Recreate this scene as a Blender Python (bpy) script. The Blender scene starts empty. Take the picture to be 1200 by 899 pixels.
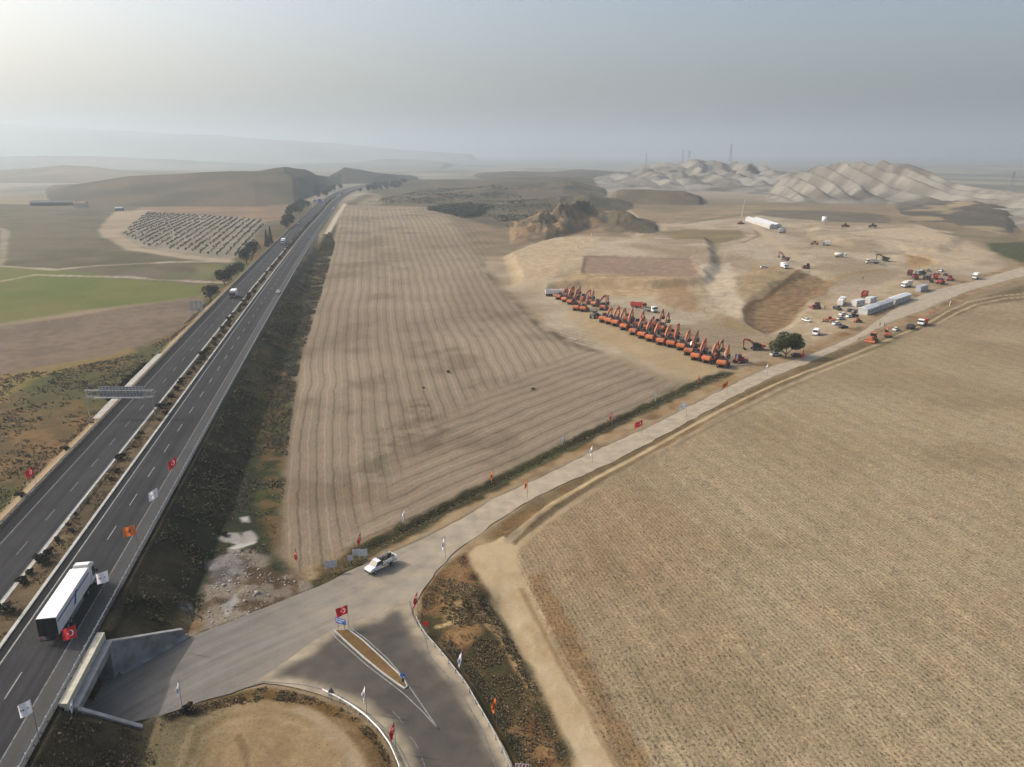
import bpy, bmesh, math, random
import numpy as np
from mathutils import Vector, Matrix

random.seed(7)
scene = bpy.context.scene
COL = scene.collection
R = math.radians

# ------------------------------------------------------------------ survey of the place
# Positions were surveyed from the air: a bearing/depression pair (x, y) is turned into a point
# on the land by intersecting it with the terrain (camera stands 71 m above the junction).
H = 71.0
F = 913.0
PITCH = R(16.45)
SP, CP = math.sin(PITCH), math.cos(PITCH)
HWZ = 6.4                      # level of the highway above the junction

def sstep(a, b, x):
    t = np.clip((np.asarray(x, float) - a) / (b - a), 0, 1)
    return t * t * (3 - 2 * t)

def base(X, Y):
    return 5.5 * sstep(300, 760, Y) + 0 * np.asarray(X, float)

def G(x, y, z=None):
    v = (y - 449.5) / F
    dz = SP + v * CP
    zz = 0.0 if z is None else z
    for _ in range(12):
        t = (H - zz) / dz
        X, Y = t * (x - 600) / F, t * (CP - v * SP)
        if z is not None:
            break
        zz = float(base(X, Y))
    return X, Y

def G3(x, y, z=None):
    X, Y = G(x, y, z)
    return Vector((X, Y, float(base(X, Y)) if z is None else z))

# ------------------------------------------------------------------ noise in numpy
def _hash(ix, iy, seed):
    with np.errstate(over='ignore'):
        h = ix * np.uint32(374761393) + iy * np.uint32(668265263) + np.uint32((seed * 974634777) & 0xFFFFFFFF)
        h = (h ^ (h >> np.uint32(13))) * np.uint32(1274126177)
        h = h ^ (h >> np.uint32(16))
    return (h & np.uint32(0xFFFFFF)).astype(np.float32) * np.float32(1 / 16777215.)

def vnoise(x, y, seed=0):
    x = np.asarray(x, np.float64); y = np.asarray(y, np.float64)
    jx, jy = np.floor(x), np.floor(y)
    fx, fy = (x - jx).astype(np.float32), (y - jy).astype(np.float32)
    ix, iy = jx.astype(np.int64).astype(np.uint32), jy.astype(np.int64).astype(np.uint32)
    fx = fx * fx * (3 - 2 * fx); fy = fy * fy * (3 - 2 * fy)
    one = np.uint32(1)
    a = _hash(ix, iy, seed); b = _hash(ix + one, iy, seed)
    c = _hash(ix, iy + one, seed); d = _hash(ix + one, iy + one, seed)
    return (a + (b - a) * fx) * (1 - fy) + (c + (d - c) * fx) * fy

def fbm(x, y, scale, octv=4, seed=0, gain=.5):
    x = np.asarray(x, float) / scale; y = np.asarray(y, float) / scale
    s = 0; a = 1; n = 0
    for i in range(octv):
        s = s + a * vnoise(x, y, seed + i * 17); n += a; a *= gain
        x, y = x * 2.03 + 11.3, y * 2.03 + 7.7
    return s / n

# ------------------------------------------------------------------ materials
def lin(c):
    return tuple(((v / 255.) / 12.92) if v / 255. <= .04045 else (((v / 255.) + .055) / 1.055) ** 2.4 for v in c)

MATS = {}
def mat(name, rgb, rough=.7, metal=0., var=.12, scale=6., bump=0., emit=None, spec=.4, alpha=None, dirt=0.):
    """Procedural material: base colour broken up by object-space noise, optional bump and dust."""
    if name in MATS: return MATS[name]
    m = bpy.data.materials.new(name); m.use_nodes = True
    nt = m.node_tree; b = nt.nodes['Principled BSDF']
    b.inputs['Roughness'].default_value = rough; b.inputs['Metallic'].default_value = metal
    b.inputs['Specular IOR Level'].default_value = spec
    tc = nt.nodes.new('ShaderNodeTexCoord')
    nz = nt.nodes.new('ShaderNodeTexNoise'); nz.inputs['Scale'].default_value = scale; nz.inputs['Detail'].default_value = 5
    nt.links.new(tc.outputs['Object'], nz.inputs['Vector'])
    mr = nt.nodes.new('ShaderNodeMapRange'); mr.inputs['From Min'].default_value = .3; mr.inputs['From Max'].default_value = .7
    mr.inputs['To Min'].default_value = 1 - var; mr.inputs['To Max'].default_value = 1 + var
    nt.links.new(nz.outputs['Fac'], mr.inputs['Value'])
    mx = nt.nodes.new('ShaderNodeVectorMath'); mx.operation = 'SCALE'
    mx.inputs[0].default_value = rgb[:3]
    nt.links.new(mr.outputs[0], mx.inputs['Scale'])
    out = mx.outputs[0]
    if dirt:
        n2 = nt.nodes.new('ShaderNodeTexNoise'); n2.inputs['Scale'].default_value = scale * .35; n2.inputs['Detail'].default_value = 6
        nt.links.new(tc.outputs['Object'], n2.inputs['Vector'])
        m2 = nt.nodes.new('ShaderNodeMapRange'); m2.inputs['From Min'].default_value = .4; m2.inputs['From Max'].default_value = .75
        m2.inputs['To Max'].default_value = dirt
        nt.links.new(n2.outputs['Fac'], m2.inputs['Value'])
        mm = nt.nodes.new('ShaderNodeMix'); mm.data_type = 'RGBA'
        nt.links.new(m2.outputs[0], mm.inputs['Factor']); nt.links.new(out, mm.inputs['A'])
        mm.inputs['B'].default_value = (.27, .21, .14, 1)
        out = mm.outputs['Result']
    nt.links.new(out, b.inputs['Base Color'])
    if bump:
        bp = nt.nodes.new('ShaderNodeBump'); bp.inputs['Strength'].default_value = bump; bp.inputs['Distance'].default_value = .05
        nt.links.new(nz.outputs['Fac'], bp.inputs['Height']); nt.links.new(bp.outputs[0], b.inputs['Normal'])
    if alpha is not None: b.inputs['Alpha'].default_value = alpha
    MATS[name] = m
    return m

def leaf_mat(name, cols, trans=.15):
    """Foliage: every leaf island takes its own tone."""
    if name in MATS: return MATS[name]
    m = bpy.data.materials.new(name); m.use_nodes = True
    nt = m.node_tree; b = nt.nodes['Principled BSDF']; b.inputs['Roughness'].default_value = .75
    b.inputs['Specular IOR Level'].default_value = .2
    g = nt.nodes.new('ShaderNodeNewGeometry'); r = nt.nodes.new('ShaderNodeValToRGB')
    el = r.color_ramp.elements
    while len(el) < len(cols): el.new(.5)
    for i, c in enumerate(cols):
        el[i].position = i / max(1, len(cols) - 1); el[i].color = (*c, 1)
    nt.links.new(g.outputs['Random Per Island'], r.inputs['Fac'])
    nt.links.new(r.outputs['Color'], b.inputs['Base Color'])
    MATS[name] = m
    return m

# ------------------------------------------------------------------ mesh helpers
def tag(o, label=None, cat=None, group=None, kind=None):
    if label: o['label'] = label
    if cat: o['category'] = cat
    if group: o['group'] = group
    if kind: o['kind'] = kind
    return o

def link(name, me, m=None, parent=None):
    o = bpy.data.objects.new(name, me); COL.objects.link(o)
    if m is not None:
        for k in (m if isinstance(m, (list, tuple)) else [m]): me.materials.append(k)
    if parent is not None: o.parent = parent
    return o

def np_mesh(name, V, faces, smooth=False):
    """faces: (n,k) int array of quads or tris"""
    V = np.asarray(V, np.float32); faces = np.asarray(faces, np.int32)
    me = bpy.data.meshes.new(name)
    n, k = faces.shape
    me.vertices.add(len(V)); me.vertices.foreach_set('co', V.ravel())
    me.loops.add(n * k); me.loops.foreach_set('vertex_index', faces.ravel())
    me.polygons.add(n)
    me.polygons.foreach_set('loop_start', np.arange(0, n * k, k, dtype=np.int32))
    try: me.polygons.foreach_set('loop_total', np.full(n, k, np.int32))
    except Exception: pass
    if smooth: me.polygons.foreach_set('use_smooth', np.ones(n, bool))
    me.update(calc_edges=True); me.validate()
    return me

class MB:
    """Collects boxes, prisms, tubes and wheels into ONE mesh."""
    def __init__(s): s.bm = bmesh.new(); s.mi = 0
    def _fin(s, geom, M):
        if M is not None: bmesh.ops.transform(s.bm, matrix=M, verts=geom)
    def box(s, x0, x1, y0, y1, z0, z1, bev=0., taper=None, M=None):
        r = bmesh.ops.create_cube(s.bm, size=1)
        vs = r['verts']
        for v in vs:
            tx = ty = 1.
            if taper and v.co.z > 0: tx, ty = taper
            v.co = Vector(((x0 + x1) / 2 + v.co.x * (x1 - x0) * tx, (y0 + y1) / 2 + v.co.y * (y1 - y0) * ty, (z0 + z1) / 2 + v.co.z * (z1 - z0)))
        fs = set(f for v in vs for f in v.link_faces)
        for f in fs: f.material_index = s.mi
        if bev:
            es = list(set(e for f in fs for e in f.edges))
            r2 = bmesh.ops.bevel(s.bm, geom=es, offset=bev, segments=2, affect='EDGES', clamp_overlap=True)
            vs = list(set(v for f in r2['faces'] for v in f.verts) | set(v for v in vs if v.is_valid))
            for f in set(f for v in vs for f in v.link_faces): f.material_index = s.mi
        s._fin(vs, M); return s
    def prism(s, prof, y0, y1, bev=0., M=None, inset=None):
        """profile in x-z, extruded along y; inset=(y0b,y1b) for upper points handled by caller"""
        a = [s.bm.verts.new((x, y0, z)) for x, z in prof]
        b = [s.bm.verts.new((x, y1, z)) for x, z in prof]
        n = len(prof); fs = []
        fs.append(s.bm.faces.new(a)); fs.append(s.bm.faces.new(b[::-1]))
        for i in range(n):
            j = (i + 1) % n
            fs.append(s.bm.faces.new((a[j], a[i], b[i], b[j])))
        for f in fs: f.material_index = s.mi
        bmesh.ops.recalc_face_normals(s.bm, faces=fs)
        vs = a + b
        if bev:
            es = list(set(e for f in fs for e in f.edges))
            r2 = bmesh.ops.bevel(s.bm, geom=es, offset=bev, segments=2, affect='EDGES', clamp_overlap=True)
            vs = list(set(v for f in r2['faces'] for v in f.verts) | set(v for v in vs if v.is_valid))
            for f in set(f for v in vs for f in v.link_faces): f.material_index = s.mi
        s._fin(vs, M); return s
    def tube(s, p0, p1, r0, r1=None, seg=8):
        r1 = r0 if r1 is None else r1
        p0, p1 = Vector(p0), Vector(p1); d = p1 - p0
        r = bmesh.ops.create_cone(s.bm, cap_ends=True, segments=seg, radius1=r0, radius2=r1, depth=d.length)
        q = d.to_track_quat('Z', 'Y')
        M = Matrix.Translation((p0 + p1) / 2) @ q.to_matrix().to_4x4()
        bmesh.ops.transform(s.bm, matrix=M, verts=r['verts'])
        for f in set(f for v in r['verts'] for f in v.link_faces): f.material_index = s.mi
        return s
    def bar(s, p0, p1, w, h=None):
        h = w if h is None else h
        p0, p1 = Vector(p0), Vector(p1); d = p1 - p0
        r = bmesh.ops.create_cube(s.bm, size=1)
        for v in r['verts']: v.co = Vector((v.co.x * w, v.co.y * h, v.co.z * d.length))
        q = d.to_track_quat('Z', 'Y')
        bmesh.ops.transform(s.bm, matrix=Matrix.Translation((p0 + p1) / 2) @ q.to_matrix().to_4x4(), verts=r['verts'])
        for f in set(f for v in r['verts'] for f in v.link_faces): f.material_index = s.mi
        return s
    def disc(s, c, r, w, seg=16):
        c = Vector(c); return s.tube(c - Vector((0, w / 2, 0)), c + Vector((0, w / 2, 0)), r, seg=seg)
    def quad(s, *p):
        f = s.bm.faces.new([s.bm.verts.new(q) for q in p]); f.material_index = s.mi; return s
    def mesh(s, name):
        me = bpy.data.meshes.new(name); s.bm.to_mesh(me); s.bm.free(); return me
    def build(s, name, m, parent=None, smooth=False):
        me = s.mesh(name)
        if smooth:
            me.polygons.foreach_set('use_smooth', np.ones(len(me.polygons), bool))
        return link(name, me, m, parent)

def empty(name, label, cat, loc=(0, 0, 0), rz=0., group=None):
    o = bpy.data.objects.new(name, None); COL.objects.link(o)
    o.empty_display_size = .3
    o.location = loc; o.rotation_euler = (0, 0, rz)
    return tag(o, label, cat, group)

def copy_tree(o, parent=None):
    c = o.copy(); COL.objects.link(c)
    if parent is not None: c.parent = parent
    for ch in list(o.children): copy_tree(ch, c)
    return c

PROTO = {}
def place(kind, maker, label, loc, rz, group=None, scale=1.):
    """first call builds the thing, later calls copy it with all its parts"""
    if kind not in PROTO:
        o = PROTO[kind] = maker()
    else:
        o = copy_tree(PROTO[kind])
    o.location = loc; o.rotation_euler = (0, 0, rz); o.scale = (scale,) * 3
    if label: o['label'] = label
    if group: o['group'] = group
    elif 'group' in o: del o['group']
    return o
# ------------------------------------------------------------------ highway alignment
_cy = np.array([20, 60, 90, 120, 160, 220, 300, 400, 550, 700, 900, 1100, 1290, 1600, 1780, 2000], float)
_cx = np.polyval([1.105e-5, -.1933, -50.6], _cy)
_cx = np.where(_cy > 700, np.interp(_cy, [700, 900, 1100, 1290, 1600, 1780, 2000], [-180.4, -214, -249, -276, -303, -300, -285]), _cx)
def hw_ref(Y):
    """X of the left solid line of the right carriageway (smooth Catmull-Rom through the survey)"""
    Y = np.asarray(Y, float)
    m = np.gradient(_cx, _cy)
    i = np.clip(np.searchsorted(_cy, Y) - 1, 0, len(_cy) - 2)
    h = _cy[i + 1] - _cy[i]; t = np.clip((Y - _cy[i]) / h, -1, 2)
    t2, t3 = t * t, t * t * t
    return (2*t3-3*t2+1)*_cx[i] + (t3-2*t2+t)*h*m[i] + (-2*t3+3*t2)*_cx[i+1] + (t3-t2)*h*m[i+1]
OFF = dict(LG=-17.3, LS=-14.4, LI=-6.5, K1=-6.0, K2=-1.6, RL=0., RR=7.6, RG=10.1)
def hw(k, Y): return hw_ref(Y) + OFF[k]
def zh(Y): return HWZ - .4 * sstep(400, 700, Y)

# ------------------------------------------------------------------ outlines of roads (surveyed)
def W(pts, z=None): return np.array([G(x, y, z) for x, y in pts])
GRAVEL_U = W([(100,815),(137.7,791.7),(180,766),(225,746),(287,720),(350,698),(400,675),(425,660),(473,643),(522,618),(557,600),(570,588),(627,563),(697,528),(758,502),(820,470),(872,444),(897,432),(935,420.6),(977,405),(1008,390.6),(1040,367),(1075,348),(1098,339),(1140,330),(1180,318),(1260,298),(1400,270)])
GRAVEL_L = W([(100,850),(165,850),(215,828),(260,812),(330,797),(400,780),(450,755),(485,715),(497,687),(523,655),(537,642),(580,613),(615,588),(687,555),(760,520),(830,481),(897,445),(942,427.6),(977,412),(1000,401),(1040,379),(1090,360),(1133,341),(1180,328.5),(1260,309),(1400,279)])
ASPHALT = W([(299,800),(322,784),(345,768),(366,752),(388,739),(413,729),(440,722),(455,712),(477,702),(481,704),(484,720),(490,733),(503,749),(520,767),(545,798),(563,828),(580,857),(594,882),(604,905),(620,945),(485,945),(472,905),(463,882),(453,864),(439,848),(420,834),(400,823),(375,814),(350,807),(325,802)])
ISLAND = W([(391,739),(409,738),(425,750),(447,770),(468,790),(476,800),(478,805),(474,808),(466,803),(447,789),(425,771),(403,751)])

def resample(P, n):
    P = np.asarray(P, float); d = np.r_[0, np.cumsum(np.hypot(*np.diff(P, axis=0).T))]
    t = np.linspace(0, d[-1], n)
    return np.c_[np.interp(t, d, P[:, 0]), np.interp(t, d, P[:, 1])]
def smooth_line(P, n=400, k=9):
    Q = resample(P, n)
    ker = np.hanning(k + 2)[1:-1]; ker /= ker.sum()
    Z = np.pad(Q, ((k // 2, k // 2), (0, 0)), mode='edge')
    Z[:k//2] = 2*Q[0]-Q[k//2:0:-1]; Z[-(k//2):] = 2*Q[-1]-Q[-2:-2-k//2:-1]
    return np.c_[np.convolve(Z[:, 0], ker, 'valid'), np.convolve(Z[:, 1], ker, 'valid')]
GRAVEL_US, GRAVEL_LS = smooth_line(GRAVEL_U), smooth_line(GRAVEL_L)
GRAVEL = np.vstack([GRAVEL_US[::4], GRAVEL_LS[::-4]])

# underpass in the embankment
HEAD_Z = 5.3
HEAD_A, HEAD_B = np.array(G(91, 830, HEAD_Z)), np.array(G(131, 752, HEAD_Z))     # near and far end of the headwall
PIT = np.vstack([HEAD_A, HEAD_B, G(215.4, 746, 0.), G(167, 853, .4)])               # sunken approach between the wing walls

WINGS = [(HEAD_B, np.array(G(215.4, 746, .0)), HEAD_Z, 1.1), (HEAD_A, np.array(G(167, 853, .4)), HEAD_Z, .7)]

# ------------------------------------------------------------------ polygon / line fields
def sdist(X, Y, P, pad=40.):
    P = np.asarray(P, float)
    out = np.full(X.shape, 1e3)
    idx = np.nonzero((X > P[:, 0].min() - pad) & (X < P[:, 0].max() + pad) & (Y > P[:, 1].min() - pad) & (Y < P[:, 1].max() + pad))[0]
    if len(idx) == 0: return out
    x, y = X[idx], Y[idx]
    ins = np.zeros(len(x), bool); d2 = np.full(len(x), 1e12)
    Q = np.roll(P, -1, axis=0)
    for (ax, ay), (bx, by) in zip(P, Q):
        c = (ay > y) != (by > y)
        if c.any():
            xi = ax + (y - ay) * (bx - ax) / (by - ay if by != ay else 1e-9)
            ins ^= c & (x < xi)
        dx, dy = bx - ax, by - ay
        t = np.clip(((x - ax) * dx + (y - ay) * dy) / (dx * dx + dy * dy + 1e-12), 0, 1)
        d2 = np.minimum(d2, (x - ax - t * dx) ** 2 + (y - ay - t * dy) ** 2)
    d = np.sqrt(d2)
    out[idx] = np.where(ins, -d, d)
    return out

def ldist(X, Y, P, pad=25.):
    P = np.asarray(P, float)
    out = np.full(X.shape, 1e3)
    idx = np.nonzero((X > P[:, 0].min() - pad) & (X < P[:, 0].max() + pad) & (Y > P[:, 1].min() - pad) & (Y < P[:, 1].max() + pad))[0]
    if len(idx) == 0: return out
    x, y = X[idx], Y[idx]; d2 = np.full(len(x), 1e12)
    for (ax, ay), (bx, by) in zip(P[:-1], P[1:]):
        dx, dy = bx - ax, by - ay
        t = np.clip(((x - ax) * dx + (y - ay) * dy) / (dx * dx + dy * dy + 1e-12), 0, 1)
        d2 = np.minimum(d2, (x - ax - t * dx) ** 2 + (y - ay - t * dy) ** 2)
    out[idx] = np.sqrt(d2)
    return out

# ------------------------------------------------------------------ hills
# crest: bearing -> elevation of the skyline, at distance yc; wf / wb: depth of the near and far slope
HILLS = [
 dict(n='ridge', crest=[(-700,236),(-300,232),(20,238),(60,226),(87,217),(155,206),(200,204),(270,200),(305,200),(342,194),(360,198),(372,205),(385,207),(405,196),(425,199),(440,202),(465,205),(495,211),(525,222),(560,240)],
      yc=[(-700,1300),(300,1330),(345,1400),(372,1600),(400,2100),(560,2100)], wf=330, wb=500, rib=.10, rs=60),
 dict(n='back', crest=[(-700,202),(0,199.5),(40,197),(75,193.5),(107,195),(150,201),(230,204),(300,204),(420,206)], yc=[(0,2500)], wf=700, wb=900, rib=.08, rs=90),
 dict(n='far', crest=[(-900,150),(-200,140),(0,143),(60,147),(130,152),(200,156),(260,158),(330,164),(400,168),(470,175),(560,181)], yc=[(0,8200)], wf=2800, wb=3000, rib=.12, rs=400),
 dict(n='mid', crest=[(-300,190),(0,183),(90,182),(140,184),(210,187),(260,190),(330,193),(420,190),(450,186),(490,187),(540,192),(600,196),(640,196),(700,192),(760,190),(800,196)], yc=[(0,4200)], wf=900, wb=900, rib=.1, rs=160),
 dict(n='scrub', crest=[(490,236),(520,226),(560,219),(600,216),(625,215),(645,211),(662,209),(680,213),(707,221),(725,232)], yc=[(490,1350),(725,1450)], wf=260, wb=300, rib=.5, rs=34),
 dict(n='scrub', crest=[(425,224),(470,215),(520,211),(560,213),(600,208),(640,206),(690,209),(740,217)], yc=[(425,1750),(740,1850)], wf=380, wb=400, rib=.3, rs=48),
 dict(n='scrub', crest=[(540,208),(570,203),(600,200),(640,202),(680,198),(720,201),(770,209)], yc=[(540,2500),(770,2600)], wf=500, wb=500, rib=.3, rs=80),
 dict(n='scrub', crest=[(428,238),(460,231),(500,227),(540,229),(575,234),(600,243)], yc=[(428,1180),(600,1150)], wf=110, wb=160, rib=.55, rs=18),
 dict(n='scrub', crest=[(575,246),(600,239),(630,233),(655,229),(690,227),(725,233),(745,241)], yc=[(575,1000),(745,1040)], wf=110, wb=150, rib=.5, rs=20),
 dict(n='mound', crest=[(596,270),(606,258),(618,252),(632,247),(645,246),(655,238),(668,232),(682,227),(692,232),(700,240),(712,247),(719,241),(722,239.5),(733,246),(748,255),(764,264),(775,270)],
      yc=[(596,670),(640,700),(690,790),(722,740),(775,690)], wf=75, wb=120, rib=.55, rs=13),
 dict(n='mesa', crest=[(712,232),(722,223),(730,221.5),(760,222),(800,224),(818,229),(826,235)], yc=[(712,1150),(826,1100)], wf=80, wb=200, rib=.12, rs=26),
 dict(n='bad', crest=[(690,212),(715,203),(735,200),(760,196),(775,193),(795,190),(806,188),(817,185.5),(826,189),(840,191),(862,190),(880,190),(893,193),(905,197),(925,202),(948,208)],
      yc=[(690,1900),(817,1950),(948,1750)], wf=520, wb=500, rib=.5, rs=52, v1=.34, rug=.34),
 dict(n='bad', crest=[(895,226),(915,212),(928,205),(942,201),(955,197),(965,195),(985,193),(1005,192.5),(1018,193.5),(1030,191.5),(1045,192.5),(1060,194.5),(1080,202),(1100,210),(1112,215),(1125,217),(1150,222),(1200,228),(1300,238),(1420,250)],
      yc=[(895,1400),(1040,1360),(1130,1180),(1200,1000),(1420,930)], wf=300, wb=400, rib=.62, rs=27, v1=.8, rug=.0, fan=640.),
 dict(n='dark', crest=[(1010,262),(1032,249),(1055,244),(1080,240),(1105,236.5),(1125,235),(1140,236),(1160,239),(1178,243),(1190,251),(1199,257),(1225,262),(1260,268)],
      yc=[(1010,930),(1110,1000),(1200,840),(1260,800)], wf=270, wb=220, rib=.8, rs=34),
 dict(n='low', crest=[(860,246),(890,238),(905,233),(940,231),(985,230.5),(1020,234),(1045,241),(1060,246)], yc=[(860,1180),(1060,1150)], wf=60, wb=160, rib=.15, rs=25),
]
def env0(s): return np.sin(np.clip(s, 0, 1) * math.pi) ** .5
def px_of(X, Y, z=4.):
    return 600 + F * X / np.maximum(Y * CP + (H - z) * SP, 1.)

def hills(X, Y):
    """extra height and the index of the hill that makes it"""
    hz = np.zeros(X.shape); hi = np.full(X.shape, -1)
    m0 = np.nonzero(Y > 480)[0]
    x, y = X[m0], Y[m0]; z0 = base(x, y); xp = px_of(x, y)
    bz = np.zeros(len(x)); bi = np.full(len(x), -1)
    for k, h in enumerate(HILLS):
        cx, cy = zip(*h['crest']); yx, yy = zip(*h['yc'])
        sel = np.nonzero((xp > cx[0]) & (xp < cx[-1]) & (y > min(yy) - h['wf'] * 1.1) & (y < max(yy) + h['wb'] * 1.1))[0]
        if len(sel) == 0: continue
        X_, Y_, P_ = x[sel], y[sel], xp[sel]
        wob = (fbm(X_, Y_, h['rs'] * 2.5, 3, 40 + k) - .5) * h['wf'] * .35
        yc = np.interp(P_, yx, yy) + wob * (.06 if h.get('fan') else .4)
        v = (np.interp(P_, cx, cy) - 449.5) / F
        zc = H - yc * (SP + v * CP) / (CP - v * SP)
        ends = sstep(cx[0], cx[0] + 8, P_) * (1 - sstep(cx[-1] - 8, cx[-1], P_))
        hh = np.maximum(zc - 5.5, 0) * ends * (1.12 if h['n'] == 'bad' else 1.)
        s = np.where(Y_ < yc, (Y_ - (yc - h['wf'])) / h['wf'], ((yc + h['wb']) - Y_) / h['wb'])
        s = np.clip(s, 0, 1)
        prof = (.45 * s + .55 * s * s * (3 - 2 * s))
        # erosion gullies running down the slope, fanning out towards the foot
        wx = (fbm(X_, Y_, h['rs'] * 3, 3, 60 + k) - .5) * h['rs'] * 2.2
        q = (X_ + wx) / h['rs'] + .12 * (1 - s) * (X_ - X_.mean()) / h['rs']
        r1 = np.abs(2 * (vnoise(q * 1.0, Y_ / (h['wf'] * 2.5), 90 + k)) - 1)
        r0 = np.abs(((q * .5) % 1) * 2 - 1)
        rib = .6 * r0 + .4 * (1 - r1)
        rib2 = fbm(X_, Y_, h['rs'] * .5, 4, 75 + k)
        amt = h['rib'] * np.sin(np.clip(s, 0, 1) * math.pi * .93) ** .8
        if h['n'] == 'bad':
            f = h.get('fan', 0.)
            q = (X_ + wx * (.13 if f else .6) - (X_ - f) * .22 * (1 - s) * (1 if f else 0)) / h['rs']
            if f: q = q + 1.6 * (vnoise(X_ / 85., Y_ * 0 + .5, 31) - .5)
            v1 = np.abs((q % 1) * 2 - 1) ** .85                      # 1 on the spur, 0 in the gully
            q2 = q * 2.37 + 3 * vnoise(X_ / 160, Y_ / 160, 7); v2 = np.abs((q2 % 1) * 2 - 1)
            rug = np.abs(2 * fbm(X_, Y_, h['rs'] * 1.6, 4, 76 + k) - 1)
            env = np.sin(np.clip(s, 0, 1) ** .8 * math.pi * .93) ** .5
            prof = (s ** .8) * (1 - env * (h['v1'] * (.55 + .75 * vnoise(np.round(q) * 7.3, q * 0 + .5, 12)) * (1 - v1) + .07 * (1 - v2) * (1 - s) + h['rug'] * (1 - 2.2 * rug)))
        elif h['n'] == 'mound':
            rg = np.abs(2 * fbm(X_, Y_, 26, 5, 76 + k, .55) - 1); env = np.sin(np.clip(s, 0, 1) * math.pi * .94) ** .4
            prof = s ** .9 * (1 - env * np.clip(.8 * (.38 - rg) + .16, -.1, .55)) * (1 + .10 * (fbm(X_, Y_, 5, 3, 77) - .5))
        else:
            prof = prof * (1 - amt * (.62 * rib + .45 * rib2 - .1))
            prof = prof * (1 + h['rib'] * .55 * (fbm(X_, Y_, h['rs'] * .28, 3, 78 + k) - .5) * env0(s))
        hv = hh * np.clip(prof, 0, 1.02)
        up = hv > bz[sel]
        ii = sel[up]; bz[ii] = hv[up]
        ii2 = sel[up & (hv > .8)]; bi[ii2] = k
    hz[m0] = bz; hi[m0] = bi
    return hz, hi

# ------------------------------------------------------------------ the land surface
def hw_side(X, Y):
    """>0 outside the carriageways: distance beyond the left / right guardrail"""
    return np.maximum(hw('LG', Y) - .9 - X, X - hw('RG', Y) - .9)

def land(X, Y, detail=True):
    X = np.asarray(X, float).ravel(); Y = np.asarray(Y, float).ravel()
    z = base(X, Y); hz, hi = hills(X, Y)
    fade = 1 - sstep(600, 1800, Y)
    und = (fbm(X, Y, 70, 3, 5) - .5) * 1.6 * sstep(260, 420, Y) * fade + (fbm(X, Y, 9, 3, 6) - .5) * .35
    road = np.minimum(np.minimum(sdist(X, Y, GRAVEL), sdist(X, Y, ASPHALT)), sdist(X, Y, PIT) + .2)
    calm = sstep(.3, 6, road)
    z = z + hz + und * calm
    if detail:
        z = z + (fbm(X, Y, 1.6, 3, 8) - .5) * .16 * calm * (1 - sstep(200, 420, Y))
    for P, dz, wd in TERR:
        sd = sdist(X, Y, P) + (fbm(X, Y, 16, 3, 29) - .5) * 5; z = z + dz * (1 - sstep(-wd, wd, sd)) * calm
    # ditch along the north side of the gravel road and the low bank south of it
    di = ldist(X, Y, DITCH); z = z - .55 * np.exp(-(di / 1.3) ** 2) * calm
    bk = ldist(X, Y, BANK); z = z + .5 * np.exp(-(bk / 1.5) ** 2) * calm * (.5 + fbm(X, Y, 4, 2, 19))
    # mounds beside the junction
    for (cx, cy), r, h in BUMPS:
        q = ((X - cx) ** 2 + (Y - cy) ** 2) / (r * r)
        near = q < 9
        if near.any(): z[near] += h * np.exp(-q[near]) * calm[near]
    # embankment of the highway
    d = hw_side(X, Y); hz_ = zh(Y)
    wob = (fbm(X, Y, 14, 3, 23) - .5)
    bank = hz_ - .28 - np.maximum(0, d - .5) * .68 + wob * .9 * sstep(.8, 4, d)
    cut = hz_ - .28 + np.maximum(0, d - 1.5) * .5
    z = np.where((z < bank), bank, z)
    z = np.where((Y > 560) & (z > cut), cut, z)
    z = np.where(d < .2, hz_ - .3, z)
    # sunken approach to the underpass
    pit = sdist(X, Y, PIT)
    z = np.where(pit < .36, -.12, z)
    z = np.where(road < .25, np.minimum(z, base(X, Y) - .12), z)
    shelf = (pit >= .36) & (d > .2) & (d < 4.5) & (Y > HEAD_A[1] - 1.5) & (Y < HEAD_B[1] + 1.5)
    z = np.where(shelf, np.minimum(np.maximum(z, HEAD_Z - .7), HEAD_Z - .35), z)
    for A_, T_, z0, z1 in WINGS:
        u = (T_ - A_); L = np.hypot(*u); u = u / L
        s = ((X - A_[0]) * u[0] + (Y - A_[1]) * u[1]) / L; dd = np.abs((X - A_[0]) * u[1] - (Y - A_[1]) * u[0])
        m = (s > -.1) & (s < 1.25) & (dd < 7) & (pit >= .36) & (X > hw('RG', Y) + 2.2)
        z = np.where(m, np.minimum(z, z0 + (z1 - z0) * np.clip(s, 0, 1) - .2 + .42 * np.maximum(0, dd - .7)), z)
    return z, hi

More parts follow.
